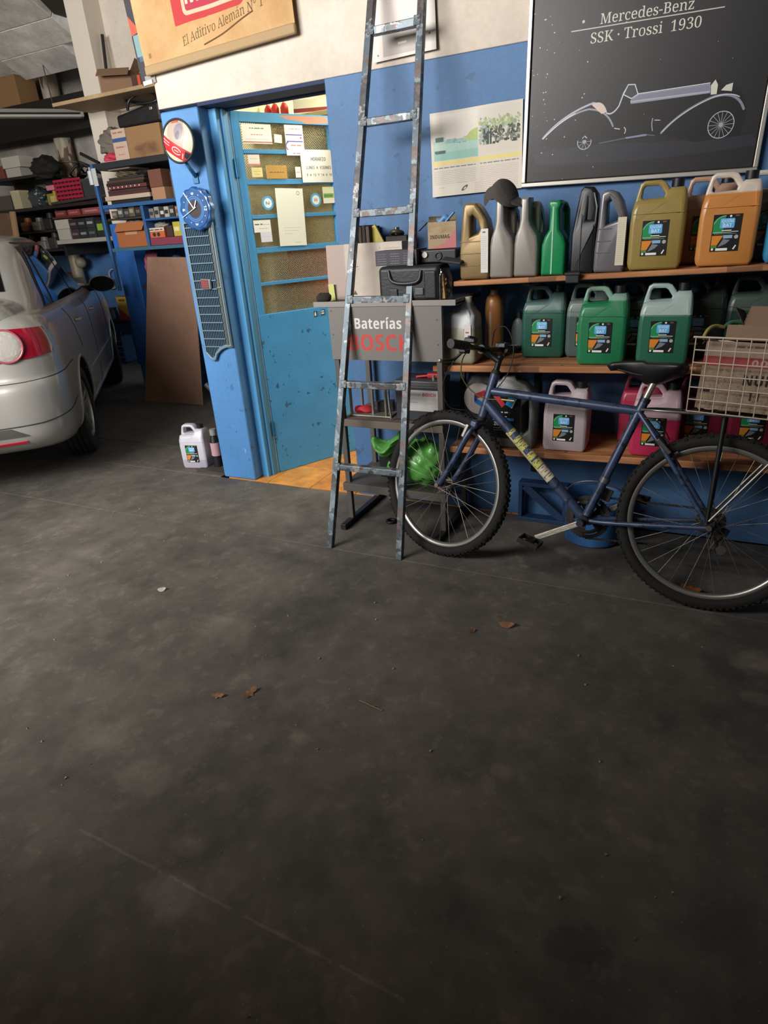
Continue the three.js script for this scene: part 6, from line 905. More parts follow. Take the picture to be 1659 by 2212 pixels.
// ---------- shelving and clutter at the back of the garage ----------
{
  // open steel shelving in the alcove beside the office
  const a = thing('steel_shelving', 'dark blue steel shelving crammed with parts left of the pillar', 'shelving', [0, 0, 0]);
  const bm = mat(0x2f5d94, 0.5, 0.1), dk = mat(0x22262c, 0.6, 0.1);
  const X0 = -4.98, X1 = -3.55, Z0 = -5.16, Z1 = -4.62, xm = (X0 + X1) / 2, zm = (Z0 + Z1) / 2, Wd = X1 - X0, Dp = Z1 - Z0;
  const bd = (y, m, x0 = X0, x1 = X1, h = 0.03) => part('shelf_board', at(rbox(x1 - x0, h, Dp, 0.003), (x0 + x1) / 2, y - h / 2, zm), m, a);
  bd(1.4, mat(0x3a6276, 0.5)); bd(1.76, bm); bd(2.09, dk, X0, X1, 0.05); bd(1.62, bm, -4.5, X1, 0.016);
  part('divider', at(rbox(0.03, 0.34, Dp - 0.02, 0.003), -4.515, 1.565, zm), bm, a);
  for (const [x, z] of [[X0, Z1], [X1, Z1], [X0, Z0], [X1, Z0]]) part('post', at(rbox(0.03, 1.06, 0.03, 0.003), x, 1.56, z), x < -4 && z > -5 ? bm : dk, a);
  part('name_tag', at(rbox(0.05, 0.14, 0.01, 0.003), -4.955, 1.985, Z1 + 0.02), mat(0xb9b9b4, 0.5), a);
  for (const x of [X0 + 0.35, X1]) part('support_leg', at(rbox(0.04, 1.37, 0.04, 0.003), x, 0.69, Z0 + 0.05), mat(0x1c3c66, 0.6), a);
  const pl = thing('wall_plank', 'long plain wooden plank shelf high on the left, under a cardboard box', 'shelf', [0, 0, 0]);
  part('plank', muv(at(rbox(1.9, 0.028, 0.48, 0.004), -4.3, 2.562, -4.82), 0.9), mat(0xffffff, 0.75, 0, { map: stainTex(0xa58a68, 0.16, 901, 4, 128) }), pl);
  for (const x of [-4.6, -4.0]) part('bracket', merge([at(rbox(0.02, 0.02, 0.42, 0.002, 1), x, 2.537, -4.98), at(rbox(0.02, 0.14, 0.02, 0.002, 1), x, 2.47, -5.17)]), mat(0x1d1b1a, 0.6), pl);
}
const it = (name, label, cat, [x0, x1], [y0, y1], z, d, color, o = {}) => { // small carton-like thing with its front face at z
  const t = thing(name, label, cat, [(x0 + x1) / 2, y0 + 0.0008, z - d / 2], o.ry || 0, o.group); const w = x1 - x0, h = y1 - y0 - 0.001;
  if (o.rz) t.rotation.z = o.rz;
  const m = o.tex ? null : mat(color, o.rough ?? 0.75, o.metal ?? 0, { bumpMap: blotchTex, bumpScale: 0.001 });
  if (o.tex) plate(o.body || 'carton', w, h, d, o.tex, t, [0, h / 2, 0], null, color, o.rough ?? 0.75); else part(o.body || 'carton', at(rbox(w, h, d, o.r ?? 0.004), 0, h / 2, 0), m, t);
  if (o.lid) part('lid', at(rbox(w * 1.02, h * 0.14, d * 1.02, 0.003), 0, h * 0.95, 0), mat(o.lid, 0.6), t);
  if (o.band) part('label', at(rbox(w * (o.bw ?? 0.7), h * (o.bh ?? 0.4), 0.003, 0.001, 1), w * (o.bx ?? 0), h * (o.by ?? 0.5), d / 2 + 0.002), mat(o.band, 0.6), t);
  return t;
};
const blob = (name, label, cat, x, y, z, sx, sy, sz, color, s, o = {}) => { // crumpled soft thing resting at y
  const g = warp(new THREE.SphereGeometry(1, 40, 28), (v) => { const n = fbm(v.x * 2.2 + s, v.y * 2.2 + v.z * 1.7 + s, 91 + s, 4, 0, 0.6) - 0.5, r = Math.abs(Math.sin(v.x * 5 + v.y * 6 + 4 * n)); v.multiplyScalar(1 + 0.7 * n - 0.12 * r); v.x *= sx; v.y = Math.max(v.y * sy, -sy * 0.72) + sy * 0.72; v.z *= sz; });
  const t = thing(name, label, cat, [x, y, z]); part(o.part || 'folds', g, mat(color, o.rough ?? 0.85, 0, o.m || {}), t); return t;
};
{
  const S1 = 2.0905, zf = -4.66;
  const rag = blob('folded_cloth', 'bright pink red folded cloth at left end of the shelving top', 'cloth', -4.84, S1, -4.82, 0.15, 0.058, 0.12, 0xc23a50, 1); part('white_edge', at(rbox(0.24, 0.012, 0.01, 0.003), 0.02, 0.008, 0.118), mat(0xc9b6b2, 0.7), rag);
  blob('grey_sack', 'crumpled grey sack lying on the pink cloth', 'sack', -4.86, S1 + 0.075, -4.83, 0.17, 0.125, 0.12, 0x6c655c, 2);
  it('striped_carton', 'pale carton with one blue stripe standing between sack and cardboard box', 'box', [-4.72, -4.56], [S1, S1 + 0.235], zf, 0.22, 0xb59a8c, { tex: canvasTex(120, 176, (x) => { x.fillStyle = '#bda392'; x.fillRect(0, 0, 120, 176); x.fillStyle = '#31527c'; x.fillRect(0, 50, 120, 22); scribble(x, 12, 26, 90, 20, '#9a6a54'); scribble(x, 18, 108, 84, 22, '#a5706a'); scribble(x, 30, 146, 60, 10, '#a5706a'); }) });
  it('cardboard_box', 'plain brown cardboard box with dark stain on shelving top', 'box', [-4.555, -4.17], [S1, S1 + 0.232], zf, 0.3, 0x8d6a45, { tex: canvasTex(190, 116, (x) => { x.fillStyle = '#8f6d47'; x.fillRect(0, 0, 190, 116); for (let i = 0; i < 40; i++) { x.fillStyle = 'rgba(60,40,26,0.06)'; x.beginPath(); x.ellipse(rr(50, 150), rr(70, 110), rr(10, 40), rr(6, 20), 0, 0, 7); x.fill(); } }) });
  const bag = thing('tool_bag', 'black bag with looping hoses on top of the cardboard box', 'bag', [-4.42, S1 + 0.2335, -4.82]);
  part('body', warp(new RoundedBoxGeometry(0.5, 0.13, 0.24, 4, 0.03), (v) => { v.y += 0.07 + 0.02 * Math.sin(v.x * 14) * (v.y > 0 ? 1 : 0) + (v.y > 0 ? 0.12 * v.x : 0); }), mat(0x121213, 0.55, 0, { bumpMap: blotchTex, bumpScale: 0.004 }), bag);
  part('hose', tube([[-0.12, 0.13, 0.1], [-0.1, 0.2, 0.08], [0.0, 0.235, 0.06], [0.14, 0.225, 0.06], [0.2, 0.17, 0.08], [0.1, 0.155, 0.1], [0.0, 0.165, 0.1]], 0.012, 40, 8), mat(0x18181a, 0.4), bag); part('hose', tube([[0.16, 0.12, 0.1], [0.22, 0.18, 0.06], [0.2, 0.24, 0.02], [0.1, 0.25, -0.04]], 0.012, 26, 8), mat(0x202022, 0.35), bag);
  part('buckle', at(rbox(0.03, 0.02, 0.008, 0.003), 0.16, 0.11, 0.125), mat(0xc9c7c0, 0.3, 0.7), bag);
  solo('black_tube', 'short black tube sticking out left beneath the pink cloth', 'tube', cyl([-5.13, 2.19, -4.66], [-4.93, 2.096, -4.66], 0.014, 0.014, 12), mat(0x131314, 0.5));
  const wbt = thing('white_bottle', 'small white bottle hanging at left post of the shelving', 'bottle', [-5.02, 1.93, -4.62]); part('body', at(new THREE.CylinderGeometry(0.026, 0.026, 0.11, 18), 0, 0.055, 0), mat(0xb9bcc0, 0.4), wbt); part('cap', at(new THREE.CylinderGeometry(0.012, 0.014, 0.03, 14), 0, 0.125, 0), mat(0x8f9296, 0.5), wbt);
  // second tier: stacks of folders, boards and manuals
  const S2 = 1.7605; const stack = [['pale board', 0xb8a492, 0.036], ['dark red binder', 0x4a2226, 0.026], ['brown folder', 0x3a2a22, 0.022], ['maroon manual', 0x5b2a2c, 0.03], ['black tray', 0x1c1918, 0.024], ['rust brown folder', 0x4b3226, 0.022], ['dark grey panel', 0x2b2826, 0.02]]; let y = S2;
  const base = it('parts_tray', 'low black parts tray under the slanting stack of boards', 'tray', [-4.9, -4.43], [S2, S2 + 0.032], zf - 0.01, 0.3, 0x171615); y += 0.0325;
  stack.forEach(([nm, c, h], i) => { const t = thing('flat_board', nm + ' in the slanting stack on second tier, number ' + ['one', 'two', 'three', 'four', 'five', 'six', 'seven'][i] + ' from below', 'board', [-4.68 + 0.012 * Math.sin(i * 2.3), y, -4.83 + 0.015 * Math.cos(i * 1.7)], 0.02 * Math.sin(i * 3)); part('board', at(rbox((i ? 0.5 : 0.54) - i * 0.012, h - 0.001, 0.32, 0.003), 0, h / 2, 0), mat(c, 0.75, 0, { bumpMap: blotchTex, bumpScale: 0.001 }), t); if (i === 3) for (let k = 0; k < 8; k++) part('white_dot', at(rbox(0.012, 0.012, 0.004, 0.002), -0.2 + k * 0.05, h / 2, 0.16), mat(0xc9c2b6, 0.5), t); y += h; });
  blob('khaki_bundle', 'khaki cloth bundle on top of the slanting board stack', 'cloth', -4.74, y, -4.8, 0.12, 0.035, 0.12, 0x5f543f, 5); blob('dark_cable_heap', 'dark heap of cable right of the khaki bundle', 'cable', -4.53, y, -4.8, 0.09, 0.03, 0.11, 0x1d1a18, 6);
  const pp = it('paper_stack', 'untidy pale papers wedged under the shelving top', 'papers', [-4.86, -4.6], [y + 0.055, y + 0.085], zf - 0.01, 0.24, 0x9a8f80); part('sheet', at(rbox(0.26, 0.006, 0.2, 0.001, 1), 0.1, 0.034, 0.02, 0, 0.2, 0.06), mat(0x8c84a8, 0.8), pp);
  it('brown_carton', 'reddish brown carton stacked on a cream carton', 'box', [-4.395, -4.25], [S2 + 0.0985, S2 + 0.235], zf, 0.2, 0x6f4536); it('cream_carton', 'cream carton under the reddish brown carton on second tier', 'box', [-4.39, -4.24], [S2, S2 + 0.098], zf, 0.2, 0xa67d60);
  const lj = thing('clear_jar', 'tall clear jar at right of the brown carton', 'jar', [-4.19, S2, -4.76]); part('glass', lathe([[0, 0], [0.036, 0], [0.038, 0.005], [0.038, 0.2], [0.026, 0.22], [0.024, 0.22], [0.035, 0.2], [0.035, 0.006], [0, 0.005]], 22), mat(0xb5aea4, 0.25, 0, { transmission: 0.7, thickness: 0 }), lj); part('contents', at(new THREE.CylinderGeometry(0.03, 0.03, 0.12, 16), 0, 0.07, 0), mat(0x6f6458, 0.7), lj);
  // lower compartments
  const small = (n, x0, x1, yy, cols, tag) => { const w = (x1 - x0) / n; for (let i = 0; i < n; i++) it('parts_carton', cols[i][0] + ' ' + tag, 'box', [x0 + i * w + 0.003, x0 + (i + 1) * w - 0.003], [yy, yy + cols[i][2]], zf - 0.005 * (i % 3), 0.16, cols[i][1], { band: cols[i][3], bh: 0.35 }); };
  small(5, -4.92, -4.56, 1.651, [['brown parts carton first', 0x5f5246, 0.06, 0x8a8072], ['grey parts carton second', 0x4a4b48, 0.085, 0x99968c], ['dark parts carton third', 0x33302e, 0.07, 0x6c675e], ['olive parts carton fourth', 0x54503e, 0.09, 0x8d8872], ['black parts carton fifth', 0x232121, 0.075, 0x57534e]], 'from the left above the orange box');
  { const t = thing('inner_shelf', 'narrow dark inner shelf over the orange box', 'shelf', [-4.75, 1.642, -4.85]); part('board', rbox(0.44, 0.014, 0.4, 0.002), mat(0x2b2724, 0.7), t); part('front_lip', at(rbox(0.44, 0.006, 0.01, 0.002), 0, -0.008, 0.2), mat(0x3a342e, 0.7), t); }
  small(6, -4.47, -4.12, 1.6205, [['grey bulb pack first', 0x77736c, 0.08, 0x3a3a3a], ['silver bulb pack second', 0x8f8c84, 0.09, 0x2d2d2d], ['black bulb pack third', 0x252525, 0.08, 0xc5c1b6], ['white bulb pack fourth', 0xaaa69c, 0.085, 0x222222], ['dark bulb pack fifth', 0x2d2a28, 0.09, 0x9c988e], ['tan bulb pack sixth', 0x9c7a62, 0.08, 0x6c5444]], 'from the left on small right-hand shelf');
  const ob = it('orange_box', 'orange brown open carton on bottom tier of the shelving', 'box', [-4.91, -4.54], [1.401, 1.57], zf, 0.26, 0x9c5a30, { band: 0xb08a68, bw: 0.4, bh: 0.2, by: 0.72 }); part('flap', at(rbox(0.34, 0.004, 0.09, 0.001, 1), 0.0, 0.17, 0.14, 0.9, 0, 0), mat(0xa9683c, 0.8), ob);
  blob('clear_bag', 'clear bag with red parts on top of the orange carton', 'bag', -4.75, 1.571, -4.79, 0.1, 0.045, 0.09, 0x9c8d86, 8, { rough: 0.3, m: { transmission: 0.35, thickness: 0 } }); blob('red_parts', 'red plastic pieces heaped at right of the clear bag', 'parts', -4.61, 1.571, -4.79, 0.045, 0.028, 0.05, 0xa5402c, 9);
  it('printed_parts_box', 'small orange and white box with black print right of the orange carton', 'box', [-4.515, -4.33], [1.4635, 1.545], zf, 0.14, 0xb0542a, { tex: canvasTex(120, 56, (x) => { x.fillStyle = '#c25f2c'; x.fillRect(0, 0, 120, 56); x.fillStyle = '#c9c2b0'; x.fillRect(0, 0, 120, 20); scribble(x, 8, 15, 100, 12, '#2a2420'); x.fillStyle = '#2a2420'; x.beginPath(); x.arc(40, 38, 12, 0, 7); x.arc(72, 38, 12, 0, 7); x.fill(); }) });
  it('magenta_folder', 'flat magenta folder under the printed parts box', 'folder', [-4.525, -4.12], [1.401, 1.4625], zf + 0.01, 0.28, 0x7e3448);
  const pj = blob('bag_of_bulbs', 'greyish bag of fittings on the printed parts box', 'bag', -4.42, 1.546, -4.74, 0.075, 0.026, 0.06, 0x9b958e, 10, { rough: 0.4 });
  it('dark_carton', 'dark upright carton between printed parts box and yellow box', 'box', [-4.305, -4.235], [1.4635, 1.555], zf, 0.12, 0x3b2b28); it('yellow_box', 'yellow upright box at right end of bottom tier', 'box', [-4.225, -4.14], [1.4635, 1.58], zf, 0.12, 0xb8a534, { band: 0xd6cf9a, bh: 0.3 });
  // plank top
  const cb = thing('open_cardboard_box', 'open cardboard box with raised flaps on the high plank', 'box', [-4.64, 2.577, -4.8], 0.5);
  const cm = mat(0x80614a, 0.85, 0, { bumpMap: grainTex, bumpScale: 0.0006 }); part('front_wall', at(rbox(0.26, 0.16, 0.004, 0.001, 1), 0, 0.08, 0.11), cm, cb); part('back_wall', at(rbox(0.26, 0.16, 0.004, 0.001, 1), 0, 0.08, -0.11), cm, cb); part('side_wall', at(rbox(0.004, 0.16, 0.22, 0.001, 1), -0.13, 0.08, 0), cm, cb); part('side_wall', at(rbox(0.004, 0.16, 0.22, 0.001, 1), 0.13, 0.08, 0), mat(0x5f4534, 0.85), cb); part('floor_panel', at(rbox(0.26, 0.004, 0.22, 0.001, 1), 0, 0.003, 0), cm, cb); part('flap', at(rbox(0.26, 0.004, 0.11, 0.001, 1), 0, 0.145, 0.158, 0.62, 0, 0), cm, cb); part('flap', at(rbox(0.004, 0.1, 0.22, 0.001, 1), 0.16, 0.2, 0, 0, 0, -0.6), mat(0x8d6d52, 0.85), cb);
  it('orange_packet', 'dark and orange packet right of the open cardboard box', 'packet', [-4.43, -4.33], [2.577, 2.69], -4.72, 0.1, 0x4a2c22, { band: 0xc2502c, bw: 0.3, bh: 0.8, bx: 0.3 });
  solo('steel_rod', 'thin dark rod standing against the white wall behind the cardboard box', 'rod', cyl([-5.02, 2.577, -5.02], [-5.045, 3.13, -5.12], 0.014, 0.014, 10), mat(0x17161a, 0.5));
}
{ // large brown panel and what hangs behind it
  const b = thing('hardboard_panel', 'tall brown hardboard panel leaning under the steel shelving', 'panel', [-4.48, 0, -4.49]); b.rotation.set(-0.17, -0.06, 0);
  const g = ext(poly([[-0.375, 0], [0.4, 0], [0.4, 1.3], [-0.17, 1.33]]), 0.012, 0.002); const u = g.attributes.uv, p = g.attributes.position; for (let i = 0; i < u.count; i++) u.setXY(i, p.getX(i) / 1.2, p.getY(i) / 1.2);
  part('sheet', g, mat(0xffffff, 0.75, 0, { map: stainTex(0x8f6d5a, 0.14, 931, 3, 256) }), b);
  blob('pink_cloth', 'faded pink cloth hanging behind the hardboard panel', 'cloth', -4.8, 1.06, -4.93, 0.1, 0.18, 0.04, 0xa0506a, 12); blob('blue_cloth', 'dusty blue cloth bundled behind the panel top', 'cloth', -4.52, 1.17, -4.97, 0.15, 0.08, 0.06, 0x2f5578, 13); blob('black_straps', 'black straps bundled at right of the blue cloth', 'strap', -4.28, 1.17, -4.97, 0.09, 0.08, 0.06, 0x1b1a1c, 14);
  const cr = thing('timber_trestle', 'low dark trestle hidden behind the hardboard panel', 'trestle', [-4.5, 0, -4.98]); part('top', at(rbox(0.9, 0.04, 0.2, 0.004), 0, 1.04, 0), mat(0x241f1c, 0.8), cr); for (const x of [-0.35, 0.35]) part('leg', at(rbox(0.05, 1.02, 0.05, 0.004), x, 0.51, 0), mat(0x241f1c, 0.8), cr);
}
{ // shelving on the far wall behind the car
  const a = thing('wall_shelving', 'dark shelving on the far wall above the car', 'shelving', [0, 0, 0]); const dk = mat(0x1e1a18, 0.7), zb = -6.58;
  const bd = (x0, x1, y, h, zf, m) => part('shelf_board', at(rbox(x1 - x0, h, zf - zb, 0.003), (x0 + x1) / 2, y - h / 2, (zf + zb) / 2), m, a);
  bd(-8.3, -6.05, 1.915, 0.035, -5.8, dk); bd(-7.12, -6.16, 1.785, 0.02, -5.82, mat(0x5a2a24, 0.6)); bd(-7.12, -6.14, 1.532, 0.045, -5.8, mat(0xa6a096, 0.6)); bd(-7.95, -7.16, 1.66, 0.025, -5.9, dk); bd(-7.95, -7.16, 1.44, 0.025, -5.9, dk); bd(-8.4, -7.3, 2.27, 0.03, -5.9, dk);
  for (const x of [-7.98, -7.14]) part('upright', at(rbox(0.03, 0.56, 0.66, 0.003), x, 1.64, -6.24), dk, a); part('upright', at(rbox(0.05, 0.38, 0.66, 0.003), -6.13, 1.71, -6.24), mat(0x3c6c9e, 0.5), a);
  for (const x of [-8.2, -7.4]) part('riser', at(rbox(0.03, 0.33, 0.3, 0.003), x, 2.09, -6.4), dk, a);
  part('front_pipe', cyl([-7.0, 1.925, -5.77], [-6.1, 1.95, -5.77], 0.016, 0.016, 12), mat(0x55524e, 0.4, 0.5), a);
  const S = 1.9158, z = -5.83;
  const rc = thing('red_crate', 'crimson slatted plastic crate on the far shelf above the car', 'crate', [-6.76, S, -5.96]);
  for (let i = 0; i < 6; i++) part('slat', at(rbox(0.44, 0.026, 0.008, 0.002), 0, 0.02 + i * 0.044, 0.12), mat(0xa51e3c, 0.45), rc); for (let i = 0; i < 8; i++) part('rib', at(rbox(0.014, 0.25, 0.006, 0.002), -0.213 + i * 0.061, 0.126, 0.114), mat(0x8c1a34, 0.45), rc); part('shell', at(rbox(0.43, 0.235, 0.2, 0.006), 0, 0.122, 0), mat(0x4c1020, 0.6), rc);
  it('charger_case', 'dark grey two-part case right of the crimson crate', 'case', [-6.515, -6.33], [S, S + 0.225], z, 0.22, 0x34363a, { r: 0.012, lid: 0x3c3e42 });
  const cbl = thing('cable_heap', 'tangle of black cables over the crimson crate', 'cable', [-6.6, S + 0.26, -6.05]); for (let i = 0; i < 6; i++) { const q = []; for (let k = 0; k < 7; k++) q.push([-0.28 + k * 0.1 + rr(-0.05, 0.05), rr(0.0, 0.16) * Math.sin(k / 6 * 3.1) + 0.01, rr(-0.12, 0.12)]); part('cable', tube(q, 0.013, 40, 7), mat(0x151414, 0.55), cbl); }
  it('battery_pack', 'plain dark box under the black cables behind the crate', 'box', [-6.85, -6.4], [S, S + 0.245], -6.12, 0.3, 0x1c1a1a);
  const yj = thing('yellow_jug', 'olive yellow oil can left of the crimson crate', 'can', [-7.1, S, -5.93]); part('body', at(rbox(0.16, 0.13, 0.14, 0.02, 3), 0, 0.066, 0), mat(0x8a7a2e, 0.5), yj); part('label', at(rbox(0.08, 0.08, 0.004, 0.001, 1), 0.03, 0.06, 0.072), mat(0xb5a878, 0.5), yj); part('neck', at(new THREE.CylinderGeometry(0.03, 0.04, 0.03, 16), 0, 0.146, 0), mat(0x3b2420, 0.5), yj); part('lid', at(rbox(0.13, 0.055, 0.11, 0.008), 0.0, 0.188, 0), mat(0xc9788c, 0.5), yj);
  it('yellow_carton', 'slim yellow carton touching the crimson crate', 'box', [-7.016, -6.985], [S, S + 0.15], z, 0.1, 0xb09c38);
  blob('clear_sack', 'clear plastic sack of small parts on the far shelf', 'sack', -7.43, S, -5.98, 0.15, 0.14, 0.12, 0x3f4648, 21, { rough: 0.25, m: { transmission: 0.25, thickness: 0 } });
  for (let i = 0; i < 7; i++) { }
  it('cream_box', 'cream upright box left of the clear plastic sack', 'box', [-7.75, -7.6], [S, S + 0.2], z, 0.14, 0xa9a283, { lid: 0xb8ac84 });
  it('grey_box', 'grey box at far left of the far shelf', 'box', [-8.05, -7.78], [S, S + 0.16], z, 0.2, 0x4a443e);
  const S3 = 2.2705; it('white_carton', 'white carton lower of two at top left of the far wall', 'box', [-7.86, -7.6], [S3, S3 + 0.1], -5.93, 0.22, 0xaaa49a); it('white_carton', 'white carton upper of two at top left of the far wall', 'box', [-7.88, -7.56], [S3 + 0.1005, S3 + 0.22], -5.92, 0.22, 0xb5afa4); it('rust_carton', 'rust brown carton left of the two white cartons', 'box', [-8.2, -7.9], [S3, S3 + 0.14], -5.93, 0.2, 0x6f3c2c);
  blob('black_tarp', 'peaked black tarpaulin draped at left over the far shelf', 'tarpaulin', -7.3, S + 0.3015, -6.05, 0.2, 0.15, 0.16, 0x141312, 23); it('tarp_box', 'dark chest under the black tarpaulin', 'box', [-7.5, -7.12], [S + 0.0, S + 0.3], -6.16, 0.3, 0x1b1918);
  // red tool boxes, white shelf
  for (const [i, [x0, x1]] of [[-7.08, -6.9], [-6.86, -6.66], [-6.62, -6.32]].entries()) it('red_toolbox', ['left', 'middle', 'right'][i] + ' one of three low red boxes under the far shelf', 'box', [x0, x1], [1.7858, 1.85], -5.84, 0.16, [0x7a3434, 0x8a3c3c, 0x95474a][i], { group: 'low red boxes', band: [0x9c5a58, 0xa86a6a, 0xb07c7a][i], bh: 0.3 });
  it('blue_box', 'dusty blue box at right end of the red box row', 'box', [-6.3, -6.17], [1.7858, 1.85], -5.84, 0.14, 0x41689a);
  it('white_filter_box', 'white box upper of two at left end of the pale shelf', 'box', [-7.1, -6.87], [1.6505, 1.755], -5.82, 0.2, 0xb7b0a4); it('white_filter_box', 'white box lower of two at left end of the pale shelf', 'box', [-7.09, -6.88], [1.5325, 1.65], -5.82, 0.2, 0xafa99e);
  const cols = [0x3a2c30, 0x24262c, 0x2e3034, 0x2a2326, 0x1d1f24, 0x303236], nm = ['maroon', 'charcoal', 'slate', 'plum', 'black', 'graphite'];
  for (let r = 0; r < 2; r++) for (let c = 0; c < 3; c++) it('filter_carton', nm[r * 3 + c] + ' carton in ' + (r ? 'upper' : 'lower') + ' row on pale shelf, ' + ['left', 'centre', 'right'][c] + ' of three', 'box', [-6.86 + c * 0.14, -6.73 + c * 0.14], [1.5325 + r * 0.108, 1.64 + r * 0.108], -5.82, 0.18, cols[r * 3 + c], { band: [0x6a6068, 0x8a8c90, 0x5c6066, 0x745c60, 0x6c7074, 0x9a9ca0][r * 3 + c], bh: 0.25 });
  it('green_carton', 'black and green box at right of the carton grid on pale shelf', 'box', [-6.43, -6.3], [1.5325, 1.71], -5.82, 0.14, 0x232a22, { band: 0x8fae3c, bh: 0.4, by: 0.6 }); it('black_gadget', 'small black gadget at right end of pale shelf', 'device', [-6.27, -6.17], [1.5325, 1.6], -5.82, 0.12, 0x151518, { r: 0.012 });
  // dark bay at left
  const bay = [['rusty brown tin', 0x8a5236, 0.16], ['grey motor part', 0x7a766f, 0.15], ['black housing', 0x2a2727, 0.19], ['brown gearbox cover', 0x6c4a38, 0.18], ['silver bracket', 0xa9a6a0, 0.15], ['dark pump', 0x3a3533, 0.19]];
  bay.forEach(([n, c, h], i) => { const r = i < 3 ? 1.6605 : 1.4405, k = i % 3, t = thing('machine_part', n + ' in the dark bay left of the pale shelf', 'machine part', [-7.78 + k * 0.21, r, -5.99]); part('body', at(rbox(0.15, h * 0.7, 0.14, 0.02, 3), 0, h * 0.35, 0), mat(c, 0.6, 0.2), t); part('boss', at(new THREE.CylinderGeometry(0.04, 0.05, h * 0.32, 18), 0.01, h * 0.84, 0), mat(c, 0.5, 0.3), t); });
  const wb = thing('timber_sheet', 'brown timber sheet leaning above the car roof at far left', 'board', [-7.5, 1.2, -5.35]); part('sheet', muv(at(rbox(0.62, 0.66, 0.02, 0.003), 0, 0.33, 0, -0.1, 0, -0.05), 0.6), mat(0xffffff, 0.8, 0, { map: stainTex(0x5c4434, 0.2, 941, 4, 128) }), wb); part('edge_batten', at(rbox(0.07, 0.66, 0.03, 0.004), 0.29, 0.33, 0.01, -0.1, 0, -0.05), mat(0x937454, 0.8), wb);
  // rolling cupboard under them so that the sheet has a footing
  const cup = thing('metal_cupboard', 'dark metal cupboard at far left behind the car roof', 'cupboard', [-7.6, 0, -5.55]); part('carcass', at(rbox(1.0, 1.198, 0.5, 0.006), 0, 0.6, 0), mat(0x24221f, 0.6), cup); part('door', at(rbox(0.48, 1.1, 0.012, 0.003), -0.25, 0.6, 0.257), mat(0x2c2a27, 0.55), cup); part('door', at(rbox(0.48, 1.1, 0.012, 0.003), 0.25, 0.6, 0.257), mat(0x2c2a27, 0.55), cup);
}
{ // fluorescent fitting, pipe, bench, hanging box
  const f = thing('tube_light', 'unlit double fluorescent tube fitting hanging above the far shelf', 'lamp', [-7.0, 2.76, -5.2]); f.rotation.y = Math.atan2(0.7, 0.48); f.rotation.z = 0.02;
  part('housing', at(rbox(2.0, 0.035, 0.1, 0.006), 0, 0.035, 0), mat(0x7d7a74, 0.5), f); for (const zz of [-0.04, 0.04]) part('tube', at(new THREE.CylinderGeometry(0.014, 0.014, 1.92, 16), 0, -0.012, zz, 0, 0, Math.PI / 2), mat(0xa9a59c, 0.3), f); for (const x of [-0.97, 0.97]) part('end_cap', at(rbox(0.03, 0.07, 0.11, 0.004), x, 0.012, 0), mat(0x8d8a84, 0.5), f); for (const x of [-0.7, 0.7]) part('hanger', at(new THREE.CylinderGeometry(0.005, 0.005, 0.95, 8), x, 0.53, 0), mat(0x3a3632, 0.6), f);
  const p = thing('wall_pipe', 'thick stained vertical pipe on the far grey wall', 'pipe', [-7.35, 1.92, -6.44]); part('pipe', at(new THREE.CylinderGeometry(0.1, 0.1, 1.9, 28), 0, 0.96, 0), mat(0xffffff, 0.7, 0, { map: wornTex(0x8a7c6a, [{ c: 0xa69a88, t: 0.5, f: 0.6, s: 1 }, { c: 0x5e4c38, t: 0.62, f: 1, s: 2 }], 950, 128, 4) }), p); part('collar', at(new THREE.TorusGeometry(0.105, 0.012, 8, 30), 0, 0.5, 0, Math.PI / 2), mat(0x6d6152, 0.6), p);
  const hb = thing('stored_carton', 'tan cardboard carton stored on the added dark bar at top left', 'box', [-7.85, 3.0408, -6.3]); part('carton', at(rbox(0.55, 0.3, 0.28, 0.004), 0, 0.15, 0), mat(0x8c6a44, 0.85), hb); part('flap', at(rbox(0.2, 0.004, 0.26, 0.001, 1), 0.36, 0.29, 0, 0, 0, -0.4), mat(0x9a7850, 0.85), hb);
  const b = thing('work_bench', 'low cluttered bench against the blue far wall right of the car', 'bench', [-7.2, 0, -6.3]); part('top', at(rbox(1.5, 0.04, 0.5, 0.004), 0, 0.54, 0), mat(0x2a2522, 0.7), b); for (const [x, z] of [[-0.7, 0.2], [0.7, 0.2], [-0.7, -0.2], [0.7, -0.2]]) part('leg', at(rbox(0.04, 0.52, 0.04, 0.003), x, 0.26, z), mat(0x35506a, 0.6), b);
  const T = 0.5605;
  const m = thing('bench_drill', 'old cream bench drill with round motor housing behind the car mirror', 'drill', [-7.64, T, -6.32]); const cm = mat(0x8f8672, 0.5, 0.1); part('base', at(rbox(0.26, 0.04, 0.3, 0.01), 0, 0.02, 0), mat(0x3a3632, 0.5), m); part('column', at(new THREE.CylinderGeometry(0.075, 0.08, 0.95, 22), 0.04, 0.5, -0.08), cm, m); part('head', at(rbox(0.2, 0.2, 0.32, 0.06, 4), 0.06, 0.42, 0.05), cm, m); part('motor', at(new THREE.CylinderGeometry(0.12, 0.12, 0.16, 26), -0.1, 0.47, 0.02, Math.PI / 2), mat(0x5c5040, 0.5), m); part('chuck', at(new THREE.CylinderGeometry(0.03, 0.022, 0.14, 16), 0.06, 0.26, 0.14), mat(0x9a968c, 0.35, 0.6), m); part('lens', at(new THREE.CylinderGeometry(0.05, 0.075, 0.06, 22), 0.12, 0.43, 0.2, Math.PI / 2), mat(0xa59c86, 0.3, 0.3), m); part('counterweight', at(new THREE.SphereGeometry(0.07, 20, 14), 0.16, 0.7, -0.06), mat(0x8a826c, 0.5), m);
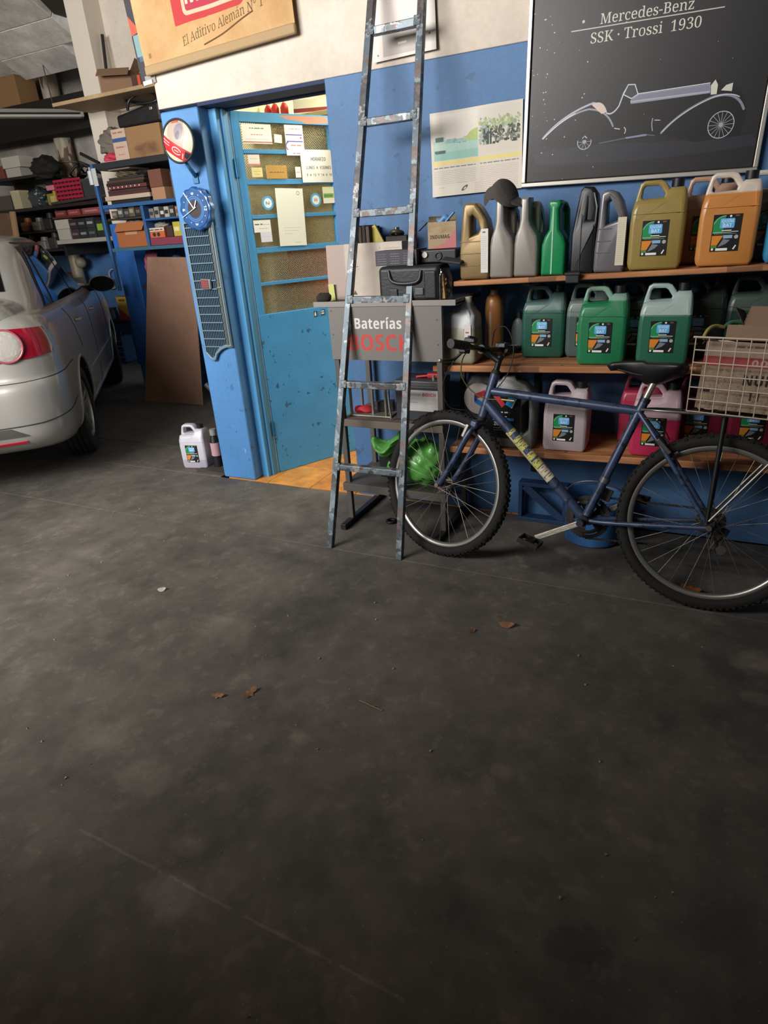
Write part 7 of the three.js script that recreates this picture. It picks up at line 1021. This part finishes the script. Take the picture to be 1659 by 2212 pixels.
  const s = thing('power_socket', 'beige power socket hanging on a white cord on the blue far wall', 'socket', [-7.2, 0.9, -6.56]); part('box', at(rbox(0.085, 0.13, 0.05, 0.01), 0, 0.065, 0.0), mat(0x9c9070, 0.5), s); part('cord', tube([[0, 0.13, 0], [0.01, 0.21, 0.01], [0.07, 0.25, 0.01], [0.14, 0.24, 0.0]], 0.007, 20, 8), mat(0xb8b6ac, 0.5), s);
  it('red_yellow_box', 'tall box split diagonally yellow and red on the low bench', 'box', [-6.68, -6.49], [T, T + 0.28], -6.1, 0.12, 0x8c2c24, { tex: canvasTex(72, 110, (x) => { x.fillStyle = '#c7a44a'; x.fillRect(0, 0, 72, 110); x.fillStyle = '#b8302c'; x.beginPath(); x.moveTo(0, 50); x.lineTo(72, 104); x.lineTo(72, 110); x.lineTo(0, 110); x.fill(); x.fillStyle = '#6a5a2a'; x.fillRect(14, 12, 40, 10); }) });
  const bc = thing('blue_tin', 'light blue ribbed tin on the low bench', 'tin', [-7.0, T, -6.14]); part('body', at(new THREE.CylinderGeometry(0.055, 0.055, 0.11, 24), 0, 0.056, 0), mat(0x6d94b8, 0.45), bc); for (const yy of [0.03, 0.06, 0.09]) part('rib', at(new THREE.TorusGeometry(0.0555, 0.004, 8, 26), 0, yy, 0, Math.PI / 2), mat(0xa9c0d0, 0.4), bc);
  const gj = thing('dusty_jar', 'dusty glass jar right of the blue tin', 'jar', [-6.83, T, -6.14]); part('glass', lathe([[0, 0], [0.06, 0], [0.062, 0.01], [0.062, 0.1], [0.05, 0.12], [0.05, 0.13], [0, 0.13]], 22), mat(0x5f6a70, 0.2, 0, { transmission: 0.4, thickness: 0 }), gj); part('lid', at(new THREE.CylinderGeometry(0.053, 0.053, 0.018, 22), 0, 0.138, 0), mat(0x6a5444, 0.5), gj);
  const bu = thing('white_bucket', 'white plastic bucket with wire handle under the low bench', 'bucket', [-7.08, 0, -6.2]); part('pail', lathe([[0, 0.002], [0.09, 0.002], [0.1, 0.01], [0.125, 0.25], [0.132, 0.255], [0.132, 0.27], [0.122, 0.268], [0.095, 0.014], [0, 0.01]], 32), mat(0xb3b4b4, 0.5), bu); part('handle', tube([[-0.128, 0.255, 0], [-0.1, 0.34, 0.02], [-0.02, 0.38, 0.03], [0.08, 0.36, 0.02], [0.128, 0.255, 0]], 0.005, 26, 8), mat(0xc4c6c8, 0.4, 0.4), bu);
  const jc = thing('blue_canister', 'dark blue ribbed canister right of the white bucket', 'canister', [-6.82, 0, -6.2]); part('body', at(rbox(0.17, 0.36, 0.22, 0.025, 3), 0, 0.181, 0), mat(0x23405f, 0.5), jc); for (let i = 0; i < 4; i++) part('rib', at(rbox(0.15, 0.012, 0.006, 0.003), 0, 0.08 + i * 0.07, 0.111), mat(0x6a8098, 0.5), jc); part('cap', at(new THREE.CylinderGeometry(0.022, 0.022, 0.03, 16), -0.04, 0.375, 0), mat(0x17191c, 0.5), jc);
}
// ---------- litter on the floor ----------
{
  const leafG = (pts, s, th) => { const g = ext(poly(smoothPoly(pts, 4)), 0.0012, 0.0003, 1); return warp(g, (v) => { const x = v.x, y = v.y; v.z += th * (Math.pow(x / s, 2) + 0.7 * Math.sin(y / s * 3.1)) ; }); };
  const lay = (name, label, x, z, ry, g, c, tilt = 0) => { g.rotateX(-Math.PI / 2); g.computeBoundingBox(); g.translate(0, -g.boundingBox.min.y, 0); const t = thing(name, label, 'leaf', [x, 0.0006, z], ry); part('blade', g, mat(c, 0.85, 0, { side: THREE.DoubleSide }), t); return t; };
  const oak = [[-0.03, 0], [-0.018, 0.009], [-0.012, 0.005], [-0.002, 0.016], [0.006, 0.007], [0.018, 0.011], [0.032, 0.001], [0.02, -0.008], [0.008, -0.006], [0.0, -0.015], [-0.01, -0.006], [-0.02, -0.008]], oval = [[-0.03, 0], [-0.012, 0.012], [0.012, 0.013], [0.032, 0], [0.012, -0.011], [-0.012, -0.01]];
  lay('dry_leaf', 'curled tan dry leaf alone on floor below the front wheel', -0.499, -1.952, 0.15, leafG(oval, 0.03, 0.008), 0x8f6547);
  lay('dry_leaf', 'tiny dry leaf scrap left of the curled tan leaf', -0.607, -1.874, 0.9, leafG(oval.map((p) => [p[0] * 0.45, p[1] * 0.6]), 0.014, 0.004), 0x7d5638);
  lay('dry_leaf', 'lobed brown leaf left one of the pair in mid floor', -1.293, -1.228, 0.3, leafG(oak.map((p) => [p[0] * 0.75, p[1] * 0.8]), 0.024, 0.005), 0x8a664e);
  lay('dry_leaf', 'lobed brown leaf right one of the pair in mid floor', -1.194, -1.278, 1.4, leafG(oak, 0.03, 0.006), 0x9a7355);
  lay('dry_leaf', 'orange brown curled leaf inside the rear wheel outline', 0.122, -2.433, -0.4, leafG(oak.map((p) => [p[0] * 1.3, p[1] * 1.4]), 0.04, 0.012), 0x8a4f1c);
  solo('twig', 'thin pale dry twig lying alone in mid floor', 'twig', merge([tube([[-0.045, 0.0025, -0.012], [-0.02, 0.0035, -0.006], [0.012, 0.003, 0.004], [0.045, 0.0025, 0.012]], 0.0018, 18, 6), tube([[0.005, 0.003, 0.002], [0.018, 0.004, -0.003], [0.028, 0.003, -0.004]], 0.0011, 8, 5)]), mat(0x9c7c60, 0.85), [-0.789, 0, -1.375], [0, 0.1, 0]);
  lay('paper_scrap', 'pale crumpled paper scrap on floor at left', -1.987, -1.701, 0.6, leafG(oval.map((p) => [p[0] * 0.6, p[1] * 0.9]), 0.02, 0.006), 0xb8b0a0).userData.category = 'paper';
  // grit
  const l = []; for (let i = 0; i < 240; i++) { const x = rr(-3.2, 0.5), z = rr(-2.85, -0.4), s = 0.0012 + 0.0032 * Math.pow(rnd(), 3); l.push(at(new THREE.TetrahedronGeometry(s * 1.3, 0), x, s * 0.4, z, rr(0, 3), rr(0, 3), 0)); }
  for (const [x, z] of [[-2.53, -1.656], [-1.042, -1.929], [-1.072, -1.529], [-0.796, -1.571], [-0.171, -1.718], [-0.217, -1.865], [-0.539, -1.267], [-0.11, -0.969], [-2.793, -2.375], [-3.0, -2.8], [-2.476, -1.807]]) l.push(at(new THREE.IcosahedronGeometry(0.0045, 0), x, 0.002, z, 1, 2, 0));
  const g = solo('floor_grit', 'scattered pale grit and crumbs over the concrete floor', 'grit', merge(l), mat(0x9a9184, 0.9)); g.userData.kind = 'stuff';
}
scene.traverse((o) => { if (o.isMesh && !o.material) throw new Error('no material ' + o.name); });
renderer.render(scene, camera);
